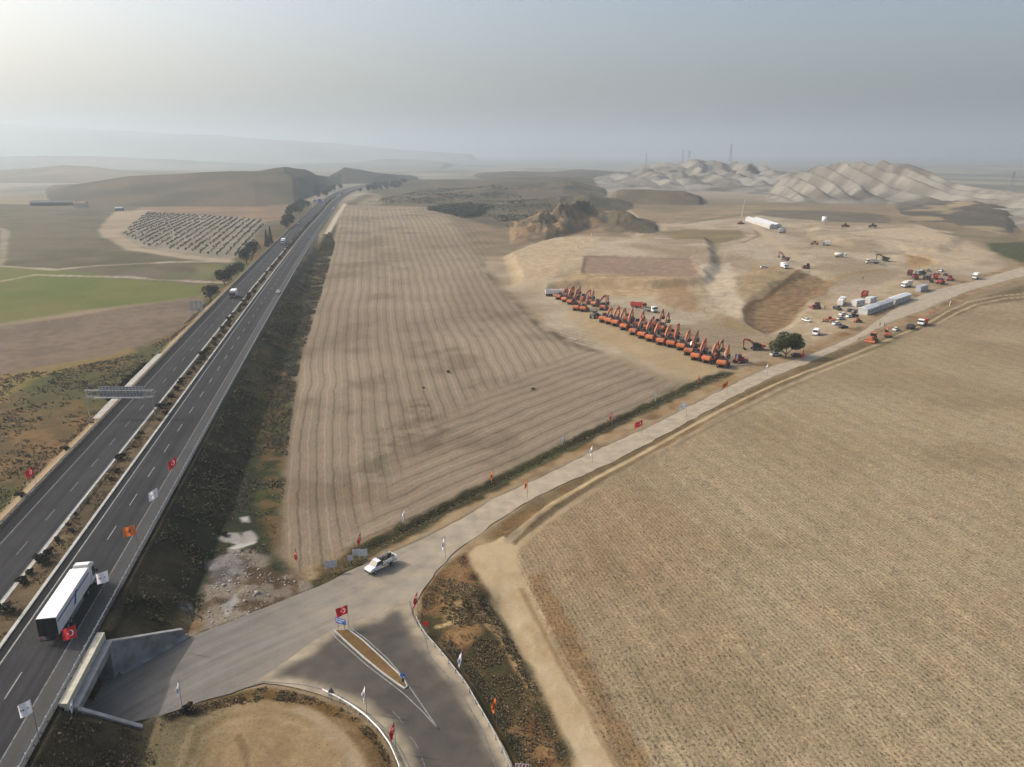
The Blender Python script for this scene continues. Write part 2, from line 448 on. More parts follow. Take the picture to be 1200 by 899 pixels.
DITCH = W([(372,690),(400,670),(440,640),(475,622),(520,597),(560,577),(640,536),(720,496),(800,458),(850,437)])
BANK = W([(590,632),(640,598),(700,565),(770,528),(830,496),(890,463),(950,437)])
BUMPS = [(G(555,700),3.5,1.0),(G(535,715),4,1.2),(G(560,745),4,.8),(G(270,690),6,.9),(G(320,700),6,.8),(G(290,655),5,.9),(G(1060,302,3.),14,3.4),(G(906,309,2.5),13,2.4),
         (G(740,372,1.),22,1.6),(G(790,352,1.),18,1.8),(G(700,318,2.),30,1.5),(G(880,332,1.5),16,2.),(G(900,322,1.5),10,2.2),(G(852,300,2.),18,1.6),(G(985,318,1.5),22,1.4),(G(1000,285,3.),20,2.2),(G(1110,286,3.),26,2.4),(G(826,388,.8),16,1.1),(G(655,318,2.),20,1.4),(G(745,296,3.),26,1.6)]
TERR = [(W([(596,300),(640,284),(700,277),(780,276),(830,282),(838,312),(826,334),(760,338),(690,337),(640,342),(606,336)]), 3.4, 4.5),
        (W([(686,306),(810,307),(824,331),(684,329)]), -.7, 1.4),
        (W([(872,366),(890,346),(925,326),(950,318),(976,326),(950,352),(930,376),(905,390),(884,382)]), -1.8, 4.),
        (W([(960,262),(1080,266),(1130,282),(1100,296),(1000,290),(950,278)]), 2.2, 6.),
        (W([(1030,296),(1060,296),(1100,304),(1080,314),(1040,312)]), -1.6, 4.)]
def Z(X, Y): return float(land([X], [Y])[0][0])
def P3(x, y):
    """point on the land seen at bearing x, depression y (hills ignored)"""
    X, Y = G(x, y); return Vector((X, Y, Z(X, Y)))

def ground_grid():
    a1 = np.arange(-45, 45.001, .085); a0 = np.arange(-78, -45, .6); a2 = np.arange(45.6, 78.1, .6)
    A = np.radians(np.r_[a0, a1, a2])
    r = [34.]
    while r[-1] < 26000:
        x = r[-1]
        st = max(.26, x * x / 60000.)
        st = min(st, 3.6) if x < 1700 else (min(st, 7 + (x - 1700) * .02))
        if x < 72: st = .9
        r.append(x + st)
    rr = np.array(r)
    X = (rr[:, None] * np.sin(A)[None]).ravel(); Y = (rr[:, None] * np.cos(A)[None]).ravel()
    return X, Y, len(rr), len(A)
# ------------------------------------------------------------------ what grows / lies where (dry-land colours)
KA = .625
def A(*c): return np.array(lin(c)) * KA

def paint_land(X, Y, Zz, hi):
    n = len(X)
    FLD = {k: fbm(X, Y, k, o, 100 + i) for i, (k, o) in enumerate(((160, 4), (60, 3), (22, 4), (8, 3), (3.2, 3), (1.8, 2)))}
    big, pat, med, n8, fin = FLD[160], FLD[60], FLD[22], FLD[8], FLD[3.2]
    def near_fbm(x, y, scale, o=3, seed=0):
        return FLD[min(FLD, key=lambda k: abs(math.log(k / scale)))]
    def mixn(c1, c2, f, lo=.35, hi_=.65):
        def ev(i):
            t = sstep(lo, hi_, f[i] if np.ndim(f) else f)[:, None]
            p = c1(i) if callable(c1) else c1[None]; q = c2(i) if callable(c2) else c2[None]
            return p * (1 - t) + q * t
        return ev
    C = mixn(A(150,132,105), A(128,114,90), big)(np.arange(n))
    C = C * (.9 + .25 * med[:, None])
    grain = np.full(n, .55); rows = np.zeros(n)

    def lay(m, col, g=None):
        i = np.nonzero(m > .004)[0]
        if not len(i): return
        q = m[i][:, None]
        cc = col(i) if callable(col) else (col if len(col) == 1 else col[i])
        C[i] = C[i] * (1 - q) + cc * q
        if g is not None: grain[i] = grain[i] * (1 - m[i]) + g * m[i]
    def poly(pts, feather=1.5, warp=0., ws=8., z=None, seed=3):
        sd = sdist(X, Y, W(pts, z))
        if warp: sd = sd + (near_fbm(X, Y, ws) - .5) * 2 * warp
        return 1 - sstep(-feather, feather, sd)
    def stripe(pts, w, feather=.6, warp=.4, ws=5., seed=4, z=None):
        d = ldist(X, Y, W(pts, z))
        if warp: d = d + (near_fbm(X, Y, ws) - .5) * 2 * warp
        return 1 - sstep(w - feather, w + feather, d)

    # ---- distant plain: patchwork of dry fields, paled with haze put into the colour
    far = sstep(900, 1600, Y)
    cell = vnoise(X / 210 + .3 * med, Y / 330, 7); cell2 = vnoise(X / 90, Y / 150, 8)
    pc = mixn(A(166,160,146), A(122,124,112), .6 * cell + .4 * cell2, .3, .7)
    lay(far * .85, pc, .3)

    # ---- left of the highway
    lay(poly([(-400,330),(-400,236),(120,240),(178,234),(345,240),(380,236),(350,262),(330,290),(262,330),(160,330)], 8, 6, 40),
        mixn(A(112,101,80), A(92,86,64), .5 * med + .5 * pat), .5)
    lay(poly([(-400,318),(-400,262),(40,246),(124,246),(113,268),(150,292),(222,305),(272,308),(258,318),(120,318)], 5, 4, 25),
        mixn(A(108,99,77), A(88,82,58), .6 * med + .4 * pat), .6)
    lay(poly([(150,252),(178,233),(250,233),(346,239),(336,256),(312,260),(175,248)], 6, 4, 30), mixn(A(148,120,94), A(128,108,86), med), .35)
    lay(poly([(115,268),(136,247),(176,246),(172,252),(142,274),(170,291),(232,300),(275,304),(278,309),(215,303),(150,292),(121,278)], 3, 2, 20), mixn(A(170,153,128), A(155,138,114), med), .25)
    lay(poly([(172,247),(312,258),(298,280),(276,304),(232,300),(168,290),(141,274)], 3, 1.5, 20), mixn(A(152,142,124), A(138,129,110), med), .35)
    lay(poly([(-400,324),(-400,306),(0,312),(60,316),(130,322),(220,330),(238,334),(236,348),(160,356),(90,366),(0,380),(-400,420)], 5, 4, 25),
        mixn(A(94,103,42), A(110,110,56), .5 * med + .5 * pat), .3)
    lay(poly([(110,322),(220,318),(240,322),(240,333),(180,331)], 4, 3, 16), mixn(A(112,96,84), A(98,96,66), med), .5)
    lay(poly([(226,310),(262,308),(262,326),(232,328)], 4, 3, 16), mixn(A(104,108,58), A(118,110,74), med), .5)
    lay(poly([(-400,430),(-400,380),(0,382),(90,370),(170,357),(236,346),(234,380),(180,404),(130,422),(60,432),(0,444)], 4, 3, 20),
        mixn(A(128,112,94), A(112,96,80), .5 * med + .5 * fin), .35)
    bank = poly([(-400,700),(-400,440),(0,440),(60,430),(130,418),(182,400),(234,374),(240,334),(262,312),(300,286),(330,262),(345,262),(180,436),(60,560),(0,626)], 3, 3, 14)
    lay(bank, mixn(mixn(A(126,100,66), A(100,84,54), fin), A(82,82,46), .55 * med + .45 * pat, .42, .6), 1.)
    lay(poly([(0,440),(60,428),(130,416),(150,408),(160,412),(110,424),(40,446),(0,470),(-60,500),(-60,460)], 2, 1.5, 9) * .7, mixn(A(132,120,66), A(150,124,82), fin), .8)
    for l, w in (([(-100,308),(0,312),(65,316),(115,311),(200,307),(272,306)], 2.6), ([(0,330),(40,322),(150,325),(180,328),(262,331)], 2.)):
        lay(stripe(l, w, 1.2, 1.4, 14) * .8, mixn(A(186,172,150), A(160,146,122), med))
    lay(stripe([(-20,262),(6,270),(3,300),(0,312)], 2.5, 2, 2, 14) * .7, mixn(A(170,158,138), A(150,140,118), med))

    # ---- foot of the embankment east of the highway: scrub
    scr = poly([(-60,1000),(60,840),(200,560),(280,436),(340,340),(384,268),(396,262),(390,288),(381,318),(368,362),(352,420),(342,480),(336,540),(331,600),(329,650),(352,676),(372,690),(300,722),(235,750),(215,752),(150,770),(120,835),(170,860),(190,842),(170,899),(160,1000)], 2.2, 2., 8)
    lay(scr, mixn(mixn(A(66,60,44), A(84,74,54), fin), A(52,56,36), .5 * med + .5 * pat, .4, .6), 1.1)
    lay(poly([(318,420),(346,400),(356,362),(372,330),(384,300),(378,300),(352,346),(330,390),(300,440),(290,500),(310,540),(332,520)], 3, 3, 10) * scr * sstep(.36, .56, med), mixn(A(92,100,52), A(120,96,58), fin), 1.)
    lay(poly([(308,470),(330,420),(344,440),(336,560),(330,640),(318,650),(306,590)], 2, 2, 6) * sstep(.4, .6, fin * .5 + med * .5), mixn(A(74,76,40), A(112,90,60), fin), 1.)

    # ---- the long stubble field with its furrows
    field = poly([(400,246),(412,242),(480,241),(520,246),(552,262),(585,285),(572,292),(570,315),(592,345),(630,378),(668,398),(720,420),(768,443),(812,452),(780,466),(700,502),(620,546),(560,574),(520,594),(476,616),(424,650),(384,672),(352,668),(333,652),(334,600),(338,540),(345,480),(354,420),(370,362),(383,318),(391,285)], 2., 1.8, 9)
    fb = W([(399,244),(390,285),(381,318),(368,362),(352,420),(342,480),(336,540),(331,600),(329,655),(326,720)])
    xl = np.interp(Y, fb[::-1, 1], fb[::-1, 0])
    u = X - xl
    lay(field, mixn(A(160,145,122), A(146,131,110), .5 * med + .5 * pat), .45)
    wv = (pat - .5) * 3.2 + (n8 - .5) * 1.0
    spread = 1 + .00052 * np.clip(Y - 150, 0, 900)
    q = (u + wv) / (3.9 * spread)
    l1 = np.abs((q % 1) * 2 - 1); l2 = np.abs(((q * .5 + .2) % 1) * 2 - 1); l3 = np.abs(((q * 3.1) % 1) * 2 - 1)
    dk = .75 * sstep(.78, .97, l1) * (.4 + .9 * near_fbm(X, Y, 14, 2, 35)) + .32 * sstep(.6, .95, l2) + .16 * l3 * (1 - sstep(200, 330, Y)) + .12 * (near_fbm(X, Y, 2.2, 2, 36) - .5)
    cross = poly([(380,690),(400,648),(440,600),(470,545),(490,506),(560,466),(640,428),(700,402),(790,440),(815,452),(700,502),(560,574),(476,616),(424,650)], 5, 4, 20)
    gA, gB = np.array(G(476, 610)), np.array(G(760, 478)); dr = (gB - gA) / np.hypot(*(gB - gA))
    cu = (-(X - gA[0]) * dr[1] + (Y - gA[1]) * dr[0])
    qc = (cu + (near_fbm(X, Y, 30, 3, 37) - .5) * 5) / 5.2
    c1 = np.abs((qc % 1) * 2 - 1); c3 = np.abs(((qc * 2.6) % 1) * 2 - 1)
    dkc = .6 * sstep(.74, .97, c1) * (.4 + .9 * near_fbm(X, Y, 18, 2, 38)) + .18 * c3 + .12 * (fin - .5)
    dk = dk * (1 - cross) + dkc * cross
    lt_ = (1 - cross) * sstep(.8, .97, 1 - l1) + cross * sstep(.85, .98, 1 - c1)
    C[:] = C * (1 + .13 * field * lt_)[:, None]
    C[:] = C * (1 - (field * np.clip(dk, 0, .8) * .26)[:, None] * np.array([1., 1.04, 1.1])[None])
    lay(field * sstep(.57, .72, near_fbm(X, Y, 30, 4, 39)) * .35, mixn(A(112,92,72), A(98,86,66), fin))
    for l, w in (([(430,560),(450,530),(470,505),(500,492)], 5), ([(500,520),(512,505)], 4), ([(486,482),(492,470)], 2.4), ([(548,455),(565,444)], 2.2)):
        lay(stripe(l, w, 3, 3, 6) * .5 * sstep(.35, .6, fin), mixn(A(86,84,62), A(98,82,66), med))
    # field edge towards the site: dark scrubby line, pale clods
    lay(stripe([(588,286),(574,296),(568,312)], 3.5, 2, 2, 8) * .85, mixn(A(78,74,52), A(92,84,58), fin), 1.)
    lay(stripe([(572,318),(586,336),(606,352),(622,372),(640,388),(668,400)], 3.2, 2.4, 3, 8) * .8 * sstep(.36, .6, near_fbm(X, Y, 8, 2, 44)), mixn(A(84,70,54), A(110,92,68), fin), 1.)
    lay(stripe([(676,402),(700,410)], 4.5, 2.5, 3, 8) * .6, mixn(A(84,72,60), A(110,96,78), fin), 1.)

    # ---- works site
    lay(poly([(560,300),(588,284),(628,272),(700,276),(720,270),(780,262),(860,256),(905,246),(1000,262),(1075,266),(1140,276),(1168,298),(1182,318),(1100,340),(1000,394),(900,432),(850,440),(815,452),(770,440),(700,408),(640,380),(598,345)], 4, 3, 18),
        mixn(A(184,169,144), A(156,139,113), .6 * med + .4 * pat), .5)
    lay(poly([(596,304),(622,288),(680,278),(705,281),(690,300),(680,318),(640,336),(612,336)], 3, 2, 12), mixn(A(192,172,142), A(178,158,128), fin), .2)
    lay(poly([(640,345),(680,322),(700,330),(820,332),(822,352),(760,350),(700,348),(690,360)], 3, 2.5, 10), mixn(A(186,162,126), A(168,144,110), fin), .3)
    lay(poly([(684,307),(690,305),(812,308),(820,318),(826,330),(740,330),(682,328)], 1.2, .6, 8), mixn(A(158,134,112), A(148,125,105), fin), .2)
    lay(stripe([(684,306),(750,306.5),(812,309)], 1.2, .8, .5, 8) * .7, A(116,98,80)[None])
    lay(stripe([(690,332),(742,331.5),(800,331)], 1.4, 1, 1, 8) * .5, A(124,102,78)[None])
    lay(poly([(818,318),(856,308),(862,330),(868,350),(874,372),(862,374),(848,366),(838,354),(826,340)], 2.5, 2, 10), mixn(A(202,186,160), A(190,172,146), fin), .2)
    lay(poly([(800,332),(812,330),(836,352),(842,366),(832,372),(818,362),(812,350)], 1.5, 1.2, 8) * .8, mixn(A(188,170,142), A(166,146,118), fin), .3)
    lay(poly([(776,338),(800,333),(816,352),(820,368),(800,366),(770,358)], 3, 2.5, 8) * .8, mixn(A(150,120,86), A(166,138,104), fin), .4)
    lay(poly([(836,366),(860,372),(880,378),(888,394),(862,392),(838,382)], 3, 2.5, 8) * .7, mixn(A(146,124,90), A(160,138,104), fin), .4)
    lay(poly([(862,340),(872,322),(884,312),(925,314),(938,320),(918,338),(898,348),(880,356),(872,352)], 3, 2, 12) * .8, mixn(A(152,130,94), A(170,146,110), fin), .4)
    ring = poly([(872,368),(876,358),(888,348),(905,340),(924,328),(936,318),(960,322),(980,330),(966,346),(948,352),(938,362),(930,376),(915,384),(905,390),(894,390),(882,382)], 1.5, 1, 12)
    lay(ring, mixn(A(146,121,90), A(132,107,78), fin), .4)
    cx, cy = G(915, 386); rr = np.hypot(X - cx, (Y - cy) * .62) + (near_fbm(X, Y, 12, 2, 51) - .5) * 3
    C[:] = C * (1 - .42 * (ring * sstep(.55, .95, np.abs(((rr / 4.2) % 1) * 2 - 1)))[:, None])
    C[:] = C * (1 + .22 * (ring * sstep(.7, .95, np.abs((((rr + 2) / 5.1) % 1) * 2 - 1)))[:, None])
    lay(stripe([(936,317),(918,332),(898,346),(882,353),(873,362),(874,374),(884,384),(898,392)], 1.3, .8, .6, 8) * .8, A(108,82,52)[None])
    lay(poly([(930,384),(946,360),(985,345),(1010,342),(1050,328),(1080,330),(1064,350),(1006,380),(985,392),(950,402)], 3, 2, 10), mixn(A(182,164,136), A(170,150,120), fin), .25)
    lay(stripe([(945,392),(960,386),(1010,352),(1060,322),(1100,300)], 3, 2, 2, 10) * .35, A(196,178,148)[None])
    lay(poly([(1060,300),(1085,298),(1100,306),(1086,312),(1064,310)], 2.5, 2, 8), mixn(A(178,148,106), A(160,132,94), fin), .4)
    lay(poly([(1000,278),(1080,268),(1130,280),(1160,300),(1120,316),(1080,300),(1040,292)], 5, 4, 16) * .7, mixn(A(196,176,148), A(184,164,136), fin), .2)
    # wheel tracks all over the site
    tr = np.abs(((near_fbm(X, Y, 46, 3, 57) * 16) % 1) * 2 - 1)
    site = poly([(590,300),(700,276),(900,252),(1075,268),(1168,300),(1100,338),(1000,390),(850,438),(700,400)], 12, 5, 20)
    C[:] = C * (1 + .16 * (site * sstep(.8, .97, tr))[:, None] - .22 * (site * sstep(.84, .99, 1 - tr))[:, None])
    for l, w, c in (([(735,245),(748,256),(768,266),(780,270)], 2.4, (196,178,148)), ([(742,282),(765,275),(778,268),(780,262),(760,262)], 3, (188,170,140)),
                    ([(770,284),(815,286),(840,285)], 2.6, (196,182,158)), ([(690,282),(730,284),(770,283)], 2.6, (184,168,138)),
                    ([(880,262),(905,282),(930,300),(950,312)], 4, (192,172,142)), ([(900,262),(960,270),(1000,276),(1060,270)], 4, (190,174,146)),
                    ([(870,284),(890,276),(884,270)], 2, (130,110,86)), ([(960,276),(1000,274),(1030,270)], 2, (138,124,100)),
                    ([(770,272),(860,272),(872,276)], 1.6, (120,108,80)), ([(820,270),(870,268),(905,272)], 2, (196,180,152)),
                    ([(930,268),(1010,262),(1040,260),(1075,264)], 3, (150,138,110)), ([(960,330),(1000,322),(1040,316)], 2.2, (150,126,88))):
        lay(stripe(l, w, 1.6, 1.2, 10) * .75, A(*c)[None] * (.9 + .2 * fin[:, None]))
    lay(poly([(692,268),(730,276),(742,284),(700,282),(640,278),(620,272)], 4, 4, 14) * .8, mixn(A(150,126,98), A(128,112,88), med), .6)
    lay(poly([(768,275),(800,269),(868,270),(874,278),(840,286),(790,286)], 3, 2, 12), mixn(A(142,126,92), A(126,112,84), med), .5)
    lay(poly([(600,300),(560,300),(520,250),(560,258),(620,262),(640,270)], 5, 5, 14) * .75, mixn(A(142,124,100), A(116,104,82), med), .7)
    lay(poly([(606,270),(640,262),(668,268),(666,280),(630,284),(604,280)], 3, 4, 9) * sstep(.4, .6, near_fbm(X, Y, 7, 3, 61)), mixn(A(96,88,72), A(82,78,62), fin), 1.)
    lay(poly([(780,262),(800,248),(860,240),(905,242),(1010,256),(1060,262),(1000,264),(905,250),(870,256)], 4, 4, 25), mixn(A(158,140,110), A(140,126,100), med), .4)
    for l, w in (([(800,262),(840,256),(870,252)], 3), ([(905,252),(960,254),(1030,258)], 5), ([(870,246),(905,247),(960,250),(1040,258)], 4)):
        lay(stripe(l, w, 4, 4, 18) * .7, mixn(A(104,96,78), A(90,84,70), med))
    lay(poly([(880,250),(905,246),(960,247),(1010,249),(1040,252),(1046,266),(1010,262),(960,259),(905,255)], 5, 5, 25) * .85, mixn(A(112,104,90), A(98,92,78), med), .5)
    lay(poly([(1155,286),(1190,284),(1300,280),(1300,312),(1205,312),(1184,303),(1160,293)], 3, 3, 12), mixn(A(88,88,58), A(72,76,48), fin), .9)
    lay(poly([(1100,276),(1160,266),(1300,256),(1300,282),(1190,284),(1150,286),(1120,280)], 5, 4, 16) * .9, mixn(A(140,124,98), A(118,110,84), med), .6)
    # clods with pale stubble beside the machines
    gr = poly([(632,374),(646,368),(690,392),(716,404),(704,410),(676,404),(648,388)], 1.5, 1.5, 7)
    gq = np.abs((((X * .8 + Y * .6) / 3.2) % 1) * 2 - 1) * .6 + .4 * near_fbm(X, Y, 1.8, 2, 63)
    lay(gr * sstep(.4, .62, gq) * .85, mixn(A(186,176,156), A(168,154,130), fin), .6)
    lay(poly([(684,356),(716,384),(790,412),(850,436),(820,448),(770,430),(700,398),(664,372)], 3, 2, 9) * .8, mixn(A(180,158,120), A(170,150,116), fin), .4)

    # ---- scrub country beyond the field
    lay(poly([(400,240),(440,222),(500,218),(580,222),(640,240),(620,262),(585,268),(545,258),(510,243)], 6, 6, 30), mixn(A(114,102,80), A(86,82,64), .5 * med + .5 * pat), .8)
    lay(poly([(500,241),(530,240),(562,242),(571,244),(566,252),(552,256),(530,252),(508,247)], 4, 3, 14), mixn(A(58,64,50), A(48,54,44), fin), 1.)
    lay(stripe([(415,229),(430,227),(440,228)], 6, 4, 3, 18) * .9, A(190,180,160)[None])
    lay(poly([(413,242),(432,231),(446,229),(448,240)], 6, 4, 18) * .8, mixn(A(160,146,120), A(140,128,106), med))
    lay(poly([(452,238),(478,233),(520,236),(505,241)], 5, 5, 18) * .8, mixn(A(112,104,84), A(96,90,74), med), .8)
    lay(stripe([(383,272),(394,254),(404,238)], 2.4, 1, 0, 8, z=HWZ) * 1., A(196,186,164)[None], .2)

    # ---- along the gravel road
    dd = ldist(X, Y, DITCH, 30)
    verge = 1 - sstep(3., 9., np.minimum(np.abs(sdist(X, Y, GRAVEL)), 900.) + (med - .5) * 4)
    out_r = sstep(-.5, .5, sdist(X, Y, GRAVEL))
    lay(verge * out_r * .9, mixn(A(156,128,90), A(170,148,116), fin), .5)
    lay(verge * out_r * sstep(.45, .7, near_fbm(X, Y, 9, 3, 66)) * .8, mixn(A(132,98,62), A(108,84,58), fin), .9)
    gdist = np.minimum(sdist(X, Y, GRAVEL), sdist(X, Y, ASPHALT) + .4)
    lay((gdist > -1) * (1 - sstep(.2, 2.4, gdist + (fin - .5) * 2.6)) * .8, mixn(A(162,148,124), A(148,132,106), fin), .4)
    lay((1 - sstep(1.6, 3.6, dd + (fin - .5) * 2.4)), mixn(A(58,54,36), A(76,74,46), med), 1.1)
    lay(poly([(372,694),(372,668),(400,650),(424,640),(470,612),(476,622),(446,646),(410,668)], 1.2, 1., 4), mixn(A(62,62,38), A(104,88,60), .5 * fin + .5 * med), 1.1)
    # south side of the road: dry bank with the farm track's two pale ruts
    lay(poly([(570,628),(620,588),(700,545),(800,492),(900,446),(985,416),(1060,386),(1120,358),(1200,334),(1200,352),(1110,376),(1040,398),(960,430),(860,478),(760,532),(680,578),(610,632),(596,650)], 1.6, 1.4, 7),
        mixn(A(134,116,88), A(106,93,68), .5 * med + .5 * fin), .9)
    lay(poly([(574,626),(600,604),(640,588),(648,592),(612,622),(590,638)], 1.4, 1.4, 4), mixn(A(92,80,56), A(126,100,68), fin), 1.1)
    lay(poly([(620,590),(700,548),(780,506),(880,458),(940,432),(946,437),(880,470),(780,520),(700,562),(640,594)], 1.4, 1.6, 5) * sstep(.4, .62, near_fbm(X, Y, 6, 3, 68)) * .9, mixn(A(104,90,62), A(132,104,70), fin), 1.1)
    lay(poly([(930,430),(980,412),(1010,400),(1016,406),(975,424),(940,436)], 1.4, 1, 5) * .8, mixn(A(96,86,60), A(112,98,70), fin), 1.)
    T1 = [(590,640),(615,618),(648,592),(700,560),(752,532),(800,505),(850,478),(905,452),(960,430),(1010,411),(1060,390),(1090,377),(1112,364),(1135,354),(1170,347),(1240,340)]
    T2 = [(598,648),(624,626),(658,600),(708,567),(760,538),(808,511),(858,484),(912,457),(966,434),(1016,415),(1066,394),(1096,381),(1120,367),(1143,357),(1178,350),(1250,343)]
    for T in (T1, T2):
        lay(stripe(T, .72, .3, .2, 6) * .95, mixn(A(190,170,138), A(176,154,120), fin), .3)
    mid = [((a + c) / 2, (b + d) / 2) for (a, b), (c, d) in zip(T1, T2)]
    lay(stripe(mid, .45, .3, .3, 3) * .6, A(128,108,78)[None])
    lay(stripe([(x + 6, y + 7) for x, y in T2], .6, .5, .5, 5) * .45, A(112,98,74)[None])
    lay(stripe([(x - 4, y - 6) for x, y in T1], .7, .5, .6, 5) * .4, A(120,98,66)[None])
    lay(stripe([(1010,414),(1060,397),(1100,383)], 1.6, 1.2, 1, 6) * .6, A(106,104,66)[None])

    # ---- the wide ploughed field on the right
    right = poly([(604,650),(640,616),(700,574),(780,528),(870,482),(960,440),(1050,402),(1110,374),(1150,358),(1300,340),(1900,330),(1900,1200),(760,1200),(728,925),(690,836),(640,742),(618,690)], 1.3, 1.1, 5)
    fa, fb2 = np.array(G(622, 690)), np.array(G(735, 899)); dv = (fb2 - fa) / np.hypot(*(fb2 - fa))
    lat = (X - fa[0]) * -dv[1] + (Y - fa[1]) * dv[0]
    lay(right, mixn(A(166,149,121), A(155,137,109), .4 * pat + .6 * med), .95)
    lay(right * sstep(.5, .7, near_fbm(X, Y, 26, 4, 71)) * .2, mixn(A(138,120,94), A(128,112,88), fin))
    lay(right * sstep(.56, .7, near_fbm(X, Y, 9, 3, 72)) * .4, mixn(A(172,152,120), A(164,142,112), fin))
    rows[:] = right * (1 - .75 * sstep(150, 330, Y))
    lt = np.abs((((lat + (near_fbm(X, Y, 30, 2, 73) - .5) * 4) / 6.5) % 1) * 2 - 1)
    C[:] = C * (1 + .10 * (right * (sstep(.75, .97, lt)) * (1 - .5 * sstep(200, 400, Y)))[:, None] - .10 * (right * sstep(.8, .98, 1 - lt))[:, None])
    lay(poly([(618,676),(636,672),(690,770),(760,899),(800,980),(750,980),(700,850),(655,760)], .9, .8, 4) * .75, mixn(A(140,110,76), A(126,104,76), fin), 1.)
    # dirt track
    trk = poly([(544,655),(560,640),(590,632),(606,642),(612,672),(628,708),(652,760),(690,826),(728,899),(756,960),(700,960),(668,895),(645,838),(618,780),(596,738),(572,692)], .7, .7, 4)
    lay(trk, mixn(A(192,172,138), A(180,158,122), .5 * fin + .5 * med), .22)
    lay(stripe([(590,690),(620,752),(656,830),(690,905)], .9, .8, .6, 5) * .35, A(202,184,152)[None])
    lay(stripe([(611,690),(648,762),(690,834),(730,912)], .5, .4, .4, 4) * .6, A(128,104,74)[None])

    # ---- scrub island between the curve and the dirt track
    tri = poly([(496,690),(522,662),(545,648),(556,668),(576,706),(600,752),(624,800),(650,852),(672,905),(690,960),(620,960),(604,905),(590,876),(560,824),(540,792),(520,762),(503,746),(490,725)], .7, .6, 4)
    lay(tri, mixn(mixn(A(110,82,56), A(138,110,76), fin), A(72,66,44), .5 * med + .5 * near_fbm(X, Y, 6, 3, 75), .44, .56), 1.1)
    lay(stripe([(506,752),(530,782),(556,826),(590,880),(604,905)], 2.0, 1.2, 1.4, 5) * .85, mixn(A(50,50,32), A(72,62,42), fin), 1.1)
    lay(stripe([(556,694),(570,724),(592,752),(618,792),(640,836),(664,892)], 1., .7, .7, 4) * .9, mixn(A(70,66,44), A(92,78,54), fin), 1.1)
    lay(stripe([(556,712),(566,728),(584,746),(604,774),(622,806)], .75, .5, .4, 4) * .9, A(176,146,106)[None], .3)
    lay(poly([(526,700),(548,690),(552,716),(536,738),(522,728)], 1.2, 1.2, 3) * .85, mixn(A(178,152,112), A(150,122,84), fin), .6)
    lay(stripe([(512,735),(530,733),(546,727)], .45, .3, .3, 3) * .9, A(188,164,122)[None])
    # inside of the loop
    loop = poly([(170,905),(186,862),(196,838),(224,826),(270,812),(310,806),(352,811),(390,824),(425,842),(450,870),(466,905),(480,960),(150,960)], .8, .8, 4)
    lay(loop, mixn(A(160,138,104), A(144,122,90), .5 * fin + .5 * med), .5)
    lay(loop * (1 - sstep(1.5, 3.6, ldist(X, Y, W([(215,830),(270,812),(310,806),(352,811),(390,824),(425,842),(450,870),(466,905)])) + (fin - .5) * 3)), mixn(A(112,88,54), A(84,70,46), med), 1.1)
    lay(poly([(160,905),(186,850),(206,832),(250,836),(244,870),(236,910)], 1.8, 2, 5) * .8, mixn(A(112,104,78), A(96,92,66), fin), .9)
    lay(stripe([(352,832),(375,846),(400,868),(418,900)], .9, .6, .5, 4) * .7, mixn(A(176,160,132), A(164,146,118), fin), .3)
    for l, w, c, k in (([(214,905),(232,862),(268,840),(312,832),(356,842),(392,866),(412,905)], .35, (122,100,72), .6), ([(222,905),(240,866),(272,847),(312,840),(352,850),(384,872),(400,905)], .3, (186,168,136), .5),
                       ([(250,905),(262,876),(290,862),(325,862),(356,880),(368,905)], .3, (124,102,74), .5), ([(280,866),(287,882),(290,900)], .22, (88,70,48), .7), ([(300,868),(318,884),(334,905)], .22, (116,96,70), .5),
                       ([(205,905),(226,852),(266,830),(312,822),(360,831),(402,856),(428,905)], .4, (180,160,128), .5)):
        lay(stripe(l, w, .4, .7, 5) * k * .6 * sstep(.3, .6, n8), A(*c)[None])
    lay(stripe([(408,858),(430,880),(445,910)], .4, .3, .3, 3) * .6, A(104,84,58)[None])
    lay(poly([(190,840),(206,826),(232,828),(240,836),(216,838),(200,846)], .7, .7, 3), A(38,36,26)[None], 1.)
    # rubble at the foot of the bank
    rub = poly([(236,748),(240,706),(250,660),(276,640),(300,652),(324,668),(352,676),(366,690),(330,708),(290,724),(260,738)], 1.2, 1.4, 3)
    lay(rub * .9, mixn(mixn(A(150,138,122), A(112,92,72), fin), A(92,76,58), near_fbm(X, Y, 2.6, 3, 81), .42, .62), 1.)
    lay(rub * poly([(240,670),(256,648),(280,648),(290,672),(268,690),(246,692)], 1.2, 1.2, 3) * .75, mixn(A(132,130,128), A(104,100,96), fin), .9)
    for p in ([(256,632),(265,624),(281,625),(287,632),(278,638),(262,636)], [(283,624),(296,621),(301,630),(297,640),(276,647),(266,644),(284,636)], [(282,607),(290,606),(291,612),(284,612)], [(262,712),(276,702),(282,706),(270,716),(264,722)], [(212,716),(222,711),(230,718),(214,722)]):
        lay(poly(p, .5, .5, 1.6), mixn(A(196,192,184), A(168,162,152), fin), .4)
    for p in ([(150,506),(162,494),(176,470),(192,446),(205,432)],):
        pass
    # concrete apron of the ditch beside the left carriageway
    # planted side of the embankment: dark scrub colour with its shade painted in
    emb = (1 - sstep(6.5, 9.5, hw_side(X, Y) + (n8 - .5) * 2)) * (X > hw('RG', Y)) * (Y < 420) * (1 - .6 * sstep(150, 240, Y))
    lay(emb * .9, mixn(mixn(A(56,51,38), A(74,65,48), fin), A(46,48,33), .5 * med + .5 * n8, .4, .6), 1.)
    redd = right * sstep(.5, .75, 1 - np.hypot(X - G(690, 620)[0], Y - G(690, 620)[1]) / 60.)
    lay(redd * .35, mixn(A(148,120,92), A(140,116,90), fin))
